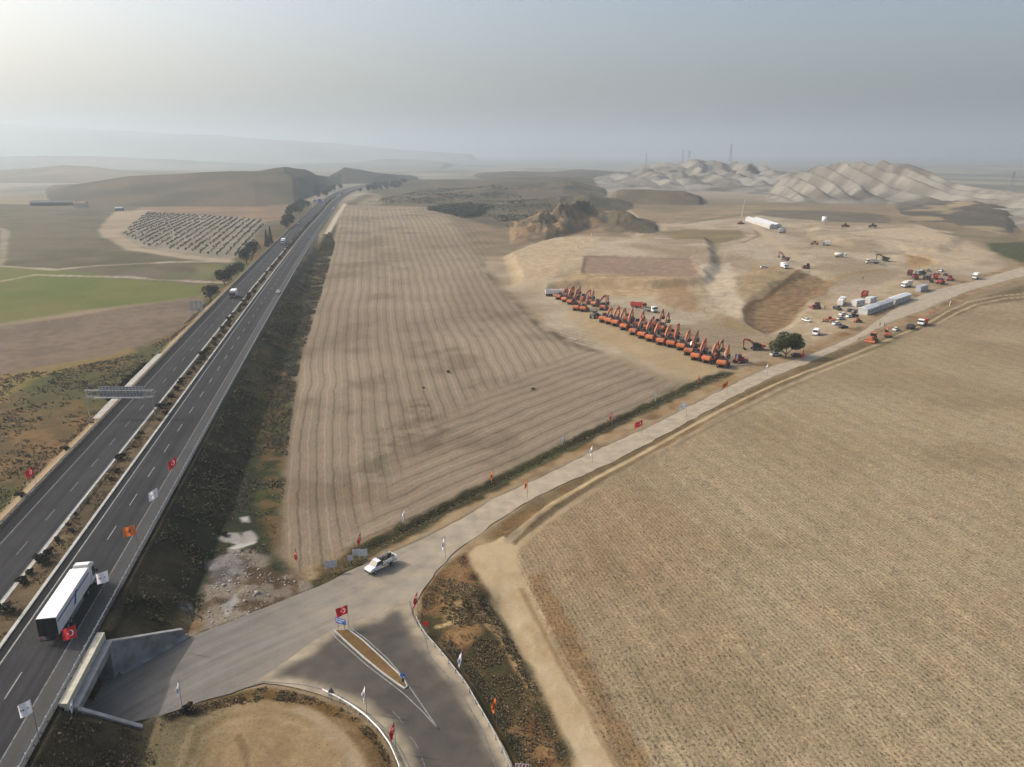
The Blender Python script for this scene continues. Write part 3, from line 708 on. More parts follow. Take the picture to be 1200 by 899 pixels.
    # ---- hillsides
    for k, h in enumerate(HILLS):
        ix = np.nonzero(hi == k)[0]
        if not len(ix): continue
        ar = np.arange(len(ix))
        nm = h['n']; x_, y_ = X[ix], Y[ix]
        def mixh(c1, c2, f, lo=.35, hi_=.65):
            t = sstep(lo, hi_, f)[:, None]
            return (c1 if np.ndim(c1) == 2 else c1[None]) * (1 - t) + (c2 if np.ndim(c2) == 2 else c2[None]) * t
        if nm == 'bad':
            c = mixh(A(162,156,144), A(126,120,110), fbm(x_, y_, 40, 4, 121)); g = .3
            c = c * (1 - .35 * sstep(.52, .7, fbm(x_, y_, 130, 4, 122)))[:, None]
        elif nm == 'mound':
            c = mixh(mixh(A(156,128,96), A(128,112,90), fbm(x_, y_, 9, 3, 123)), A(98,90,72), .5 * fbm(x_, y_, 24, 3, 124) + .5 * sstep(640, 720, px_of(x_, y_)) * .9, .42, .6); g = .9
        elif nm == 'mesa': c = mixh(A(118,104,82), A(100,92,76), med[ix]); g = .6
        elif nm == 'dark': c = mixh(A(94,88,76), A(156,140,112), fbm(x_, y_, 60, 3, 126), .6, .68); g = .5
        elif nm == 'low': c = mixh(A(132,120,98), A(104,98,82), fbm(x_, y_, 70, 3, 127)); g = .5
        elif nm == 'scrub': c = mixh(A(104,93,74), A(80,76,60), fbm(x_, y_, 40, 3, 128)); g = .8
        elif nm == 'ridge':
            c = mixh(A(104,92,72), A(82,76,58), fbm(x_, y_, 90, 3, 129))
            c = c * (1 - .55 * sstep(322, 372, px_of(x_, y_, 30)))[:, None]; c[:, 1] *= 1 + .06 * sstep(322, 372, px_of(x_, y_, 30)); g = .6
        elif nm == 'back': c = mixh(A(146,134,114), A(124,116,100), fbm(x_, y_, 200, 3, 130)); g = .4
        else: c = mixh(A(158,156,148), A(138,138,130), fbm(x_, y_, 500, 3, 131)); g = .2  # far ranges lightened: some haze put into their colour
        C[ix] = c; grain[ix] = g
    fur = dict(lat=lat, fq=q, fm=field * (1 - cross), cq=qc, cm=field * cross)
    return C, grain, rows, (fa, dv), fur

def build_ground():
    X, Y, nr, na = ground_grid()
    Zz, hi = land(X, Y)
    C, grain, rows, (fa, dv), fur = paint_land(X, Y, Zz, hi)
    i = np.arange(nr - 1)[:, None] * na + np.arange(na - 1)[None]
    q = np.stack([i, i + 1, i + na + 1, i + na], -1).reshape(-1, 4)
    # leave the mouth of the underpass open
    cx = X[q].mean(1); cy = Y[q].mean(1)
    d = (HEAD_B - HEAD_A); L = np.hypot(*d); d = d / L; nrm = np.array([d[1], -d[0]])
    s = (cx - HEAD_A[0]) * d[0] + (cy - HEAD_A[1]) * d[1]; t = (cx - HEAD_A[0]) * nrm[0] + (cy - HEAD_A[1]) * nrm[1]
    zr = Zz[q].max(1) - Zz[q].min(1)
    keep = ~((s > .8) & (s < L - .8) & (t > -1.2) & (t < .9) & (zr > .6))
    q = q[keep]
    me = np_mesh('ground', np.c_[X, Y, Zz], q[:, ::-1] if False else q, smooth=True)
    ca = me.attributes.new('soil', 'FLOAT_COLOR', 'POINT')
    ca.data.foreach_set('color', np.c_[np.clip(C.mean(1, keepdims=True) + (C - C.mean(1, keepdims=True)) * 1.05, 0.005, 1), np.ones(len(X))].astype(np.float32).ravel())
    for nme, arr in (('grain', grain), ('rows', rows), *fur.items()):
        a = me.attributes.new(nme, 'FLOAT', 'POINT'); a.data.foreach_set('value', arr.astype(np.float32))
    m = bpy.data.materials.new('dry_land'); m.use_nodes = True
    nt = m.node_tree; N = nt.nodes; Lk = nt.links; b = N['Principled BSDF']
    b.inputs['Roughness'].default_value = .95; b.inputs['Specular IOR Level'].default_value = .1
    soil = N.new('ShaderNodeAttribute'); soil.attribute_name = 'soil'
    gr = N.new('ShaderNodeAttribute'); gr.attribute_name = 'grain'
    rw = N.new('ShaderNodeAttribute'); rw.attribute_name = 'rows'
    tc = N.new('ShaderNodeTexCoord')
    def noise(scale, det=4., rough=.6, vec=None):
        n = N.new('ShaderNodeTexNoise'); n.inputs['Scale'].default_value = scale; n.inputs['Detail'].default_value = det; n.inputs['Roughness'].default_value = rough
        Lk.new(vec or tc.outputs['Object'], n.inputs['Vector']); return n.outputs['Fac']
    def math_(op, a, b_=None, c=None):
        n = N.new('ShaderNodeMath'); n.operation = op
        for k, v in enumerate((a, b_, c)):
            if v is None: continue
            if isinstance(v, (int, float)): n.inputs[k].default_value = v
            else: Lk.new(v, n.inputs[k])
        return n.outputs[0]
    n1 = noise(1.9, 5, .7); n2 = noise(.42, 4); n3 = noise(7., 3)
    # clods along the drilled rows
    mp = N.new('ShaderNodeMapping'); mp.vector_type = 'TEXTURE'
    mp.inputs['Rotation'].default_value = (0, 0, math.atan2(dv[1], dv[0])); mp.inputs['Scale'].default_value = (1.45, 1, 1)
    Lk.new(tc.outputs['Object'], mp.inputs['Vector'])
    cl = noise(2.3, 4, .7, mp.outputs[0])
    mp2 = N.new('ShaderNodeMapping'); mp2.vector_type = 'TEXTURE'; mp2.inputs['Rotation'].default_value = (0, 0, math.atan2(dv[1], dv[0]) - math.pi / 2)
    Lk.new(tc.outputs['Object'], mp2.inputs['Vector'])
    wv = N.new('ShaderNodeTexWave'); wv.inputs['Scale'].default_value = .40; wv.inputs['Distortion'].default_value = 2.2; wv.inputs['Detail'].default_value = 2; wv.inputs['Detail Scale'].default_value = .8
    Lk.new(mp2.outputs[0], wv.inputs['Vector'])
    # v = 1 + grain*(...)
    s1 = math_('SUBTRACT', n1, .5); s2 = math_('SUBTRACT', n2, .5); s3 = math_('SUBTRACT', n3, .5); s4 = math_('SUBTRACT', cl, .5); s5 = math_('SUBTRACT', wv.outputs['Fac'], .5)
    a = math_('MULTIPLY', s1, 1.5); a = math_('MULTIPLY_ADD', s2, .7, a); a = math_('MULTIPLY_ADD', s3, .5, a)
    a = math_('MULTIPLY', a, gr.outputs['Fac'])
    la = N.new('ShaderNodeAttribute'); la.attribute_name = 'lat'
    def rowline(k, wob, lo, hi):
        t = math_('ABSOLUTE', math_('MULTIPLY_ADD', math_('FRACT', math_('MULTIPLY', math_('MULTIPLY_ADD', s2, wob, la.outputs['Fac']), k)), 2., -1.))
        m_ = N.new('ShaderNodeMapRange'); m_.interpolation_type = 'SMOOTHSTEP'; m_.inputs[1].default_value = lo; m_.inputs[2].default_value = hi; Lk.new(t, m_.inputs[0]); return m_.outputs[0]
    dots = noise(2.6, 2, .6); md = N.new('ShaderNodeMapRange'); md.interpolation_type = 'SMOOTHSTEP'
    for k_, v_ in ((1, .44), (2, .62)): md.inputs[k_].default_value = v_
    Lk.new(dots, md.inputs[0])
    r = math_('MULTIPLY', s4, 1.6)
    r = math_('MULTIPLY_ADD', math_('MULTIPLY', rowline(1.25, .5, .35, .95), md.outputs[0]), -.62, r)
    r = math_('MULTIPLY_ADD', math_('MULTIPLY', rowline(.31, 1.2, .8, .98), math_('MULTIPLY_ADD', s2, 2., .7)), .12, r)
    r = math_('ADD', r, .10); r = math_('MULTIPLY', r, rw.outputs['Fac'])
    # dark specks: low-sun shade of clods painted in as noise
    sp = noise(3.4, 2, .6); mrs = N.new('ShaderNodeMapRange'); mrs.interpolation_type = 'SMOOTHSTEP'
    for k, v_ in ((1, .56), (2, .70), (3, 0.), (4, 1.)): mrs.inputs[k].default_value = v_
    Lk.new(sp, mrs.inputs[0]); specks = math_('MULTIPLY', mrs.outputs[0], math_('MULTIPLY_ADD', gr.outputs['Fac'], .62, .05))
    def attr(nm): n_ = N.new('ShaderNodeAttribute'); n_.attribute_name = nm; return n_.outputs['Fac']
    def furrow(qn, mn):
        q0 = attr(qn); wob = math_('MULTIPLY_ADD', s1, .10, math_('MULTIPLY', s2, .34)); q0 = math_('ADD', q0, wob)
        def line(k, off, lo, hi):
            t = math_('ABSOLUTE', math_('MULTIPLY_ADD', math_('FRACT', math_('MULTIPLY_ADD', q0, k, off)), 2., -1.))
            m_ = N.new('ShaderNodeMapRange'); m_.interpolation_type = 'SMOOTHSTEP'; m_.inputs[1].default_value = lo; m_.inputs[2].default_value = hi; Lk.new(t, m_.inputs[0]); return m_.outputs[0]
        patch = math_('MAXIMUM', math_('MULTIPLY_ADD', s2, 4.2, .6), 0.)
        d = math_('MULTIPLY', math_('MULTIPLY', line(1., 0., .70, .98), -.24), patch)
        d = math_('MULTIPLY_ADD', math_('MULTIPLY', line(1., .07, .9, .99), math_('MULTIPLY_ADD', s1, 2., .6)), -.25, d)
        d = math_('MULTIPLY_ADD', line(5., 0., .55, .95), -.13, d)
        d = math_('MULTIPLY_ADD', math_('MULTIPLY', line(1., .55, .88, .99), math_('MULTIPLY_ADD', s1, 2.5, .8)), .26, d)
        return math_('MULTIPLY', d, attr(mn))
    a = math_('ADD', a, math_('ADD', furrow('fq', 'fm'), furrow('cq', 'cm')))
    v = math_('ADD', math_('ADD', a, r), 1.04); v = math_('SUBTRACT', v, specks); v = math_('MAXIMUM', v, .3); v = math_('MINIMUM', v, 1.7)
    sc = N.new('ShaderNodeVectorMath'); sc.operation = 'SCALE'
    Lk.new(soil.outputs['Color'], sc.inputs[0]); Lk.new(v, sc.inputs['Scale'])
    Lk.new(sc.outputs[0], b.inputs['Base Color'])
    bp = N.new('ShaderNodeBump'); bp.inputs['Strength'].default_value = .55; bp.inputs['Distance'].default_value = .22
    hgt = math_('MULTIPLY_ADD', s4, math_('MULTIPLY', rw.outputs['Fac'], 1.), math_('MULTIPLY', n1, gr.outputs['Fac']))
    Lk.new(hgt, bp.inputs['Height']); Lk.new(bp.outputs[0], b.inputs['Normal'])
    o = link('ground', me, m); tag(o, kind='structure'); return o

# ------------------------------------------------------------------ asphalt and gravel sheets
def road_mat(name, rgb, var, streak=None, dust=0., rough=.85):
    m = bpy.data.materials.new(name); m.use_nodes = True
    nt = m.node_tree; N = nt.nodes; Lk = nt.links; b = N['Principled BSDF']; b.inputs['Roughness'].default_value = rough; b.inputs['Specular IOR Level'].default_value = .1
    tc = N.new('ShaderNodeTexCoord')
    uv = N.new('ShaderNodeUVMap')
    def noise(scale, det=5., vec=None):
        n = N.new('ShaderNodeTexNoise'); n.inputs['Scale'].default_value = scale; n.inputs['Detail'].default_value = det
        Lk.new(vec or tc.outputs['Object'], n.inputs['Vector']); return n.outputs['Fac']
    def mr(x, a, b_, c, d):
        n = N.new('ShaderNodeMapRange'); n.inputs[1].default_value = a; n.inputs[2].default_value = b_; n.inputs[3].default_value = c; n.inputs[4].default_value = d
        Lk.new(x, n.inputs[0]); return n.outputs[0]
    def mul(a, c):
        n = N.new('ShaderNodeMath'); n.operation = 'MULTIPLY'
        for k, v in enumerate((a, c)):
            if isinstance(v, float): n.inputs[k].default_value = v
            else: Lk.new(v, n.inputs[k])
        return n.outputs[0]
    v = mul(mr(noise(.12), .3, .7, 1 - var, 1 + var), mr(noise(3.), .3, .7, 1 - var * .6, 1 + var * .6))
    if streak:                                   # wheel paths run along the road (uv.y = metres along, uv.x = metres across)
        mp = N.new('ShaderNodeMapping'); mp.inputs['Scale'].default_value = (streak[0], streak[1], 1)
        Lk.new(uv.outputs[0], mp.inputs['Vector'])
        v = mul(v, mr(noise(1., 5., mp.outputs[0]), .3, .7, 1 - streak[2], 1 + streak[2]))
    sc = N.new('ShaderNodeVectorMath'); sc.operation = 'SCALE'; sc.inputs[0].default_value = rgb; Lk.new(v, sc.inputs['Scale'])
    out = sc.outputs[0]
    if dust:
        at = N.new('ShaderNodeAttribute'); at.attribute_name = 'dust'
        d = N.new('ShaderNodeMath'); d.operation = 'MULTIPLY'; Lk.new(at.outputs['Fac'], d.inputs[0]); Lk.new(mr(noise(.35), .3, .7, .55, 1.15), d.inputs[1]); d.use_clamp = True
        mx = N.new('ShaderNodeMix'); mx.data_type = 'RGBA'; Lk.new(d.outputs[0], mx.inputs['Factor']); Lk.new(out, mx.inputs['A'])
        mx.inputs['B'].default_value = (*(np.array(lin((176,162,138))) * .8), 1); out = mx.outputs['Result']
    Lk.new(out, b.inputs['Base Color'])
    bp = N.new('ShaderNodeBump'); bp.inputs['Strength'].default_value = .2; bp.inputs['Distance'].default_value = .03
    Lk.new(noise(9., 3.), bp.inputs['Height']); Lk.new(bp.outputs[0], b.inputs['Normal'])
    return m

def ribbon(name, Lp, Rp, zL, zR, nx, m, parent=None, kind=None, dust=None, jit=0.):
    """sheet between two lines of equal point count"""
    Lp, Rp = np.asarray(Lp), np.asarray(Rp); n = len(Lp)
    t = np.linspace(0, 1, nx)[None, :, None]
    P = Lp[:, None] * (1 - t) + Rp[:, None] * t
    zz = np.asarray(zL)[:, None] * (1 - t[..., 0]) + np.asarray(zR)[:, None] * t[..., 0]
    V = np.c_[P.reshape(-1, 2), zz.ravel()]
    if jit:
        e = np.zeros((n, nx)); e[:, 0] = 1; e[:, -1] = 1
        V[:, :2] += ((np.stack([fbm(V[:, 0], V[:, 1], 3., 3, 301), fbm(V[:, 0], V[:, 1], 3., 3, 302)], 1) - .5) * 2 * jit) * e.ravel()[:, None]
    i = np.arange(n - 1)[:, None] * nx + np.arange(nx - 1)[None]
    q = np.stack([i, i + 1, i + nx + 1, i + nx], -1).reshape(-1, 4)
    a, b_ = V[q[0, 1]] - V[q[0, 0]], V[q[0, 3]] - V[q[0, 0]]
    if a[0] * b_[1] - a[1] * b_[0] < 0: q = q[:, ::-1]
    me = np_mesh(name, V, q, True)
    along = np.r_[0, np.cumsum(np.hypot(*np.diff((Lp + Rp) / 2, axis=0).T))]
    wid = np.hypot(*(Rp - Lp).T)
    UV = np.stack([(t[0, :, 0][None] * wid[:, None]).ravel(), np.repeat(along, nx)], 1)
    uvl = me.uv_layers.new(name='UVMap'); li = np.empty(len(me.loops), np.int32); me.loops.foreach_get('vertex_index', li)
    uvl.data.foreach_set('uv', UV[li].astype(np.float32).ravel())
    if dust is not None:
        a = me.attributes.new('dust', 'FLOAT', 'POINT'); a.data.foreach_set('value', dust(V).astype(np.float32))
    o = link(name, me, m, parent)
    if kind: tag(o, kind=kind)
    return o

def flat_poly(name, P, z, m, kind=None, parent=None, dust=None, cut=1.2):
    """outline filled with a fine grid of triangles"""
    bm = bmesh.new(); vs = [bm.verts.new((x, y, 0)) for x, y in P]
    f = bm.faces.new(vs); bmesh.ops.triangulate(bm, faces=[f])
    for _ in range(7):
        es = [e for e in bm.edges if e.calc_length() > cut]
        if not es: break
        bmesh.ops.subdivide_edges(bm, edges=es, cuts=1); bmesh.ops.triangulate(bm, faces=bm.faces[:])
    for v in bm.verts: v.co.z = float(base(v.co.x, v.co.y)) + z
    for f in bm.faces:
        if f.normal.z < 0: f.normal_flip()
    me = bpy.data.meshes.new(name); bm.to_mesh(me); bm.free()
    me.uv_layers.new(name='UVMap')
    if dust is not None:
        V = np.array([v.co[:] for v in me.vertices]); a = me.attributes.new('dust', 'FLOAT', 'POINT'); a.data.foreach_set('value', dust(V).astype(np.float32))
    o = link(name, me, m, parent)
    if kind: tag(o, kind=kind)
    return o

def line_sheet(name, P, w, z, m, kind='structure', zf=None, parent=None):
    """painted line of width w along P"""
    P = np.asarray(P, float); d = np.gradient(P, axis=0); d /= np.hypot(*d.T)[:, None]; nn = np.c_[-d[:, 1], d[:, 0]]
    zz = (base(P[:, 0], P[:, 1]) if zf is None else zf(P[:, 1])) + z
    return ribbon(name, P + nn * w / 2, P - nn * w / 2, zz, zz, 2, m, parent, kind)

def build_roads():
    asp = road_mat('asphalt_worn', (.027, .027, .028), .2, (1.1, .012, .34))
    shoulder = road_mat('asphalt_shoulder', (.056, .055, .053), .1, (1.5, .02, .1))
    fresh = road_mat('asphalt_fresh', (.012, .0125, .0135), .1, (1.2, .02, .12))
    paint = mat('road_paint', (.20, .20, .19), .6, var=.3, scale=1.5)
    paint2 = mat('road_paint_faded', (.11, .11, .106), .7, var=.45, scale=1.2)
    kerbm = mat('kerb_concrete', (.36, .35, .32), .9, var=.2, scale=.8)
    Ys = np.r_[np.arange(30, 300, 2.), np.arange(300, 1000, 5.), np.arange(1000, 1900, 10.)]
    def strip(name, a, b_, dz, m, nx=3, ys=Ys, oa=0., ob=0.):
        return ribbon(name, np.c_[hw(a, ys) + oa, ys], np.c_[hw(b_, ys) + ob, ys], zh(ys) + dz, zh(ys) + dz, nx, m, None, 'structure')
    strip('highway_northbound', 'K2', 'RG', 0, asp, 9, oa=.25, ob=.5)
    strip('highway_southbound', 'LG', 'K1', 0, asp, 9, oa=-.4, ob=-.25)
    strip('highway_shoulder', 'RR', 'RG', .012, shoulder, 4, oa=.12, ob=.48)
    strip('highway_shoulder', 'LG', 'LS', .012, fresh, 4, oa=-.35, ob=-.3)
    strip('highway_shoulder', 'K2', 'RL', .012, fresh, 3, oa=.3, ob=-.12)
    med = road_mat('median_soil', tuple(A(104,88,64)), .35, (.4, .15, .25))
    ribbon('median_strip', np.c_[hw('K1', Ys) + .1, Ys], np.c_[hw('K2', Ys) - .1, Ys], zh(Ys) + .16, zh(Ys) + .16, 6, med, None, 'structure')
    for nm, k in (('highway_kerb', 'K1'), ('highway_kerb', 'K2')):
        bm = bmesh.new(); prof = [(-.26, -.1), (-.24, .19), (.0, .2), (.26, .185), (.26, -.1)]; prev = None
        for y in Ys:
            x = float(hw(k, y)); r = [bm.verts.new((x + px, y, float(zh(y)) + pz)) for px, pz in prof]
            if prev:
                for i in range(4): bm.faces.new((prev[i], prev[i + 1], r[i + 1], r[i]))
            prev = r
        bmesh.ops.recalc_face_normals(bm, faces=bm.faces[:])
        me = bpy.data.meshes.new(nm); bm.to_mesh(me); bm.free(); tag(link(nm, me, kerbm), kind='structure')
    for k, w, m in (('LS', .2, paint2), ('LI', .2, paint), ('RL', .22, paint), ('RR', .2, paint2)):
        line_sheet('highway_marking', np.c_[hw(k, Ys), Ys], w, .022, m, zf=zh)
    # lane dashes: one sheet of separate bars per lane line
    def dashes(a, b_, f, y0, y1, L, gap, m, ph):
        V = []; q = []
        for y in np.arange(y0 + ph, y1, L + gap):
            for yy in (y, y + L):
                x = float(hw(a, yy) * (1 - f) + hw(b_, yy) * f)
                V += [(x - .085, yy, float(zh(yy)) + .022), (x + .085, yy, float(zh(yy)) + .022)]
            k = len(V) - 4; q.append((k, k + 1, k + 3, k + 2))
        tag(link('highway_marking', np_mesh('highway_marking', V, q), m), kind='structure')
    dashes('RL', 'RR', .47, 60, 900, 5.2, 8.6, paint, 21.2)
    dashes('LS', 'LI', .55, 60, 900, 4.6, 8.2, paint2, 6)
    # ---- gravel road and the asphalt junction
    grav = road_mat('gravel_surface', tuple(np.array(lin((168,158,140))) * .9), .09, (.9, .03, .1))
    N_ = 420
    U, L_ = resample(GRAVEL_US, N_), resample(GRAVEL_LS, N_)
    # dust thins towards the underpass approach: more asphalt-grey there
    ribbon('gravel_road', U, L_, base(U[:, 0], U[:, 1]) + .0, base(L_[:, 0], L_[:, 1]) + .0, 12, road_mat('gravel_road_surface', (.125, .120, .112), .16, (.7, .03, .3), dust=1.), None, 'structure',
           dust=lambda V: np.clip(.62 + .38 * sstep(-30, 6, V[:, 0]) + .15 * (fbm(V[:, 0], V[:, 1], 10, 3, 311) - .5) - .45 * np.exp(-((V[:, 0] + 44) / 16) ** 2), 0, 1), jit=.6)
    def dustj(V):
        x, y = V[:, 0], V[:, 1]
        a, b_ = np.array(G(299, 800)), np.array(G(392, 737))
        dd = (b_ - a) / np.hypot(*(b_ - a)); s = (x - a[0]) * dd[1] - (y - a[1]) * dd[0]
        d1 = 1 - sstep(-.25, .5, s + (fbm(x, y, 3, 3, 315) - .5) * .9)
        nb = np.array(G(470, 760)); far = sstep(-4, 10, y - nb[1] - 10)
        rim = 1 - sstep(.3, 2.8, -sdist(x, y, ASPHALT) + (fbm(x, y, 4, 3, 316) - .5) * 1.8)
        return np.clip(.75 * d1 + .42 * far * sstep(.3, .7, fbm(x, y, 14, 3, 317)) + .8 * rim + .1 + .12 * fbm(x, y, 5, 3, 318), 0, .92)
    P = np.vstack([ASPHALT])
    flat_poly('junction_asphalt', P, .03, road_mat('junction_asphalt_surface', (.031, .031, .032), .18, None, dust=1.), 'structure', dust=dustj)
    def L(pts): return smooth_line(W(pts), 60, 5)
    line_sheet('junction_marking', L([(480,704),(484,724),(498,745),(503,769),(522,790),(540,813),(557,841),(571,869),(581,899),(590,935)]), .14, .05, paint2)
    line_sheet('junction_marking', L([(306,799),(350,802),(378,808),(402,818),(432,837),(453,856),(469,877),(480,899),(494,940)]), .16, .05, paint2)
    line_sheet('junction_marking', L([(385,738),(395,749),(430,780),(473,813),(497,836),(514,855)]), .17, .05, paint)
    line_sheet('junction_marking', L([(412,737),(430,750),(455,773),(470,791),(488,817),(505,842),(514,855)]), .17, .05, paint)
    for a in ([(460,834),(467,841),(472,848)], [(480,863),(486,870),(490,878)], [(494,888),(498,898),(502,908)]):
        line_sheet('junction_marking', L(a), .14, .05, paint2)
    # traffic island: kerb ring + grass bed
    ic = ISLAND.mean(0)
    isl = empty('traffic_island', 'pointed kerbed traffic island of dry grass in the middle of the junction', 'traffic island')
    b = bmesh.new(); rings = []
    for s, z in ((1., .0), (1., .17), (-.22, .17), (-.22, .1)):
        ring = []
        for k in range(len(ISLAND)):
            p0, p1, p2 = ISLAND[k - 1], ISLAND[k], ISLAND[(k + 1) % len(ISLAND)]
            t = (p2 - p0); t = t / np.hypot(*t); nn = np.array([t[1], -t[0]])
            if np.dot(nn, p1 - ic) < 0: nn = -nn
            q = p1 + nn * (s if s < 0 else 0)
            ring.append(b.verts.new((q[0], q[1], z)))
        rings.append(ring)
    n = len(ISLAND)
    for r0, r1 in zip(rings[:-1], rings[1:]):
        for k in range(n): b.faces.new((r0[k], r0[(k + 1) % n], r1[(k + 1) % n], r1[k]))
    bmesh.ops.recalc_face_normals(b, faces=b.faces[:])
    me = bpy.data.meshes.new('kerb'); b.to_mesh(me); b.free(); link('kerb', me, kerbm, isl)
    inner = [(v.co.x, v.co.y) for v in me.vertices][3 * n:4 * n]
    flat_poly('grass_bed', inner, .13, road_mat('dry_grass_bed', tuple(A(128,102,66)), .35), None, isl, cut=.8)
# ------------------------------------------------------------------ words for labels
ONES = 'first second third fourth fifth sixth seventh eighth ninth tenth eleventh twelfth thirteenth fourteenth fifteenth sixteenth seventeenth eighteenth nineteenth'.split()
TENS = {2: 'twent', 3: 'thirt', 4: 'fort', 5: 'fift', 6: 'sixt', 7: 'sevent', 8: 'eight', 9: 'ninet'}
def nth(n):
    if n < 20: return ONES[n - 1]
    if n >= 100: return 'hundred-and-' + nth(n - 100) if n > 100 else 'hundredth'
    t, o = divmod(n, 10)
    return TENS[t] + 'ieth' if o == 0 else TENS[t] + 'y-' + ONES[o - 1]

# ------------------------------------------------------------------ shared materials
CONC = mat('concrete_weathered', (.30, .29, .27), .9, var=.22, scale=.7, bump=.2)
CONC_D = mat('concrete_stained', (.215, .212, .20), .92, var=.42, scale=.5, bump=.25, dirt=.3)
BEAMC = mat('deck_edge_concrete', (.46, .43, .33), .9, var=.18, scale=.9)
GALV = mat('galvanised_steel', (.46, .46, .45), .5, .35, var=.25, scale=2.)
STEEL = mat('painted_steel_grey', (.27, .28, .29), .55, .2, var=.2, scale=2.)
DARK = mat('black_rubber', (.018, .018, .018), .85, var=.2)
SIGNB = mat('sign_back_aluminium', (.42, .42, .42), .55, .3, var=.2, scale=2.)
WHITE = mat('white_coach_paint', (.72, .71, .68), .45, var=.06, scale=1.2, dirt=.18)
WHITE_R = mat('white_roof_sheet', (.80, .79, .74), .55, var=.05, scale=.8)
GLASS = mat('dark_window_glass', (.012, .014, .017), .12, var=.1, spec=.6)
BLUE = mat('sign_blue', (.02, .11, .42), .5, var=.12)
SIGNW = mat('sign_white', (.75, .75, .75), .5, var=.06)
REDP = mat('sign_red', (.5, .02, .025), .5, var=.1)
POLE = mat('flag_pole_metal', (.16, .15, .14), .6, .2, var=.2)
ORANGE = mat('machine_orange', (.46, .118, .034), .55, var=.14, scale=1.5, dirt=.45)
ORANGE_D = mat('machine_orange_faded', (.37, .09, .033), .62, var=.18, scale=1.5, dirt=.6)
REDM = mat('machine_red', (.27, .028, .022), .55, var=.18, scale=1.5, dirt=.45)
BLACKM = mat('machine_black', (.022, .022, .024), .6, var=.25, scale=2., dirt=.2)
TRACK = mat('track_steel', (.05, .046, .04), .75, .2, var=.3, scale=3., dirt=.6)
CHROME = mat('cylinder_chrome', (.5, .5, .5), .3, .8, var=.05)
DARKR = mat('trailer_door_shade_dark', (.022, .021, .02), .6, var=.3, scale=1.3, dirt=.08)  # near-black puts the shade of the trailer's rear into the doors

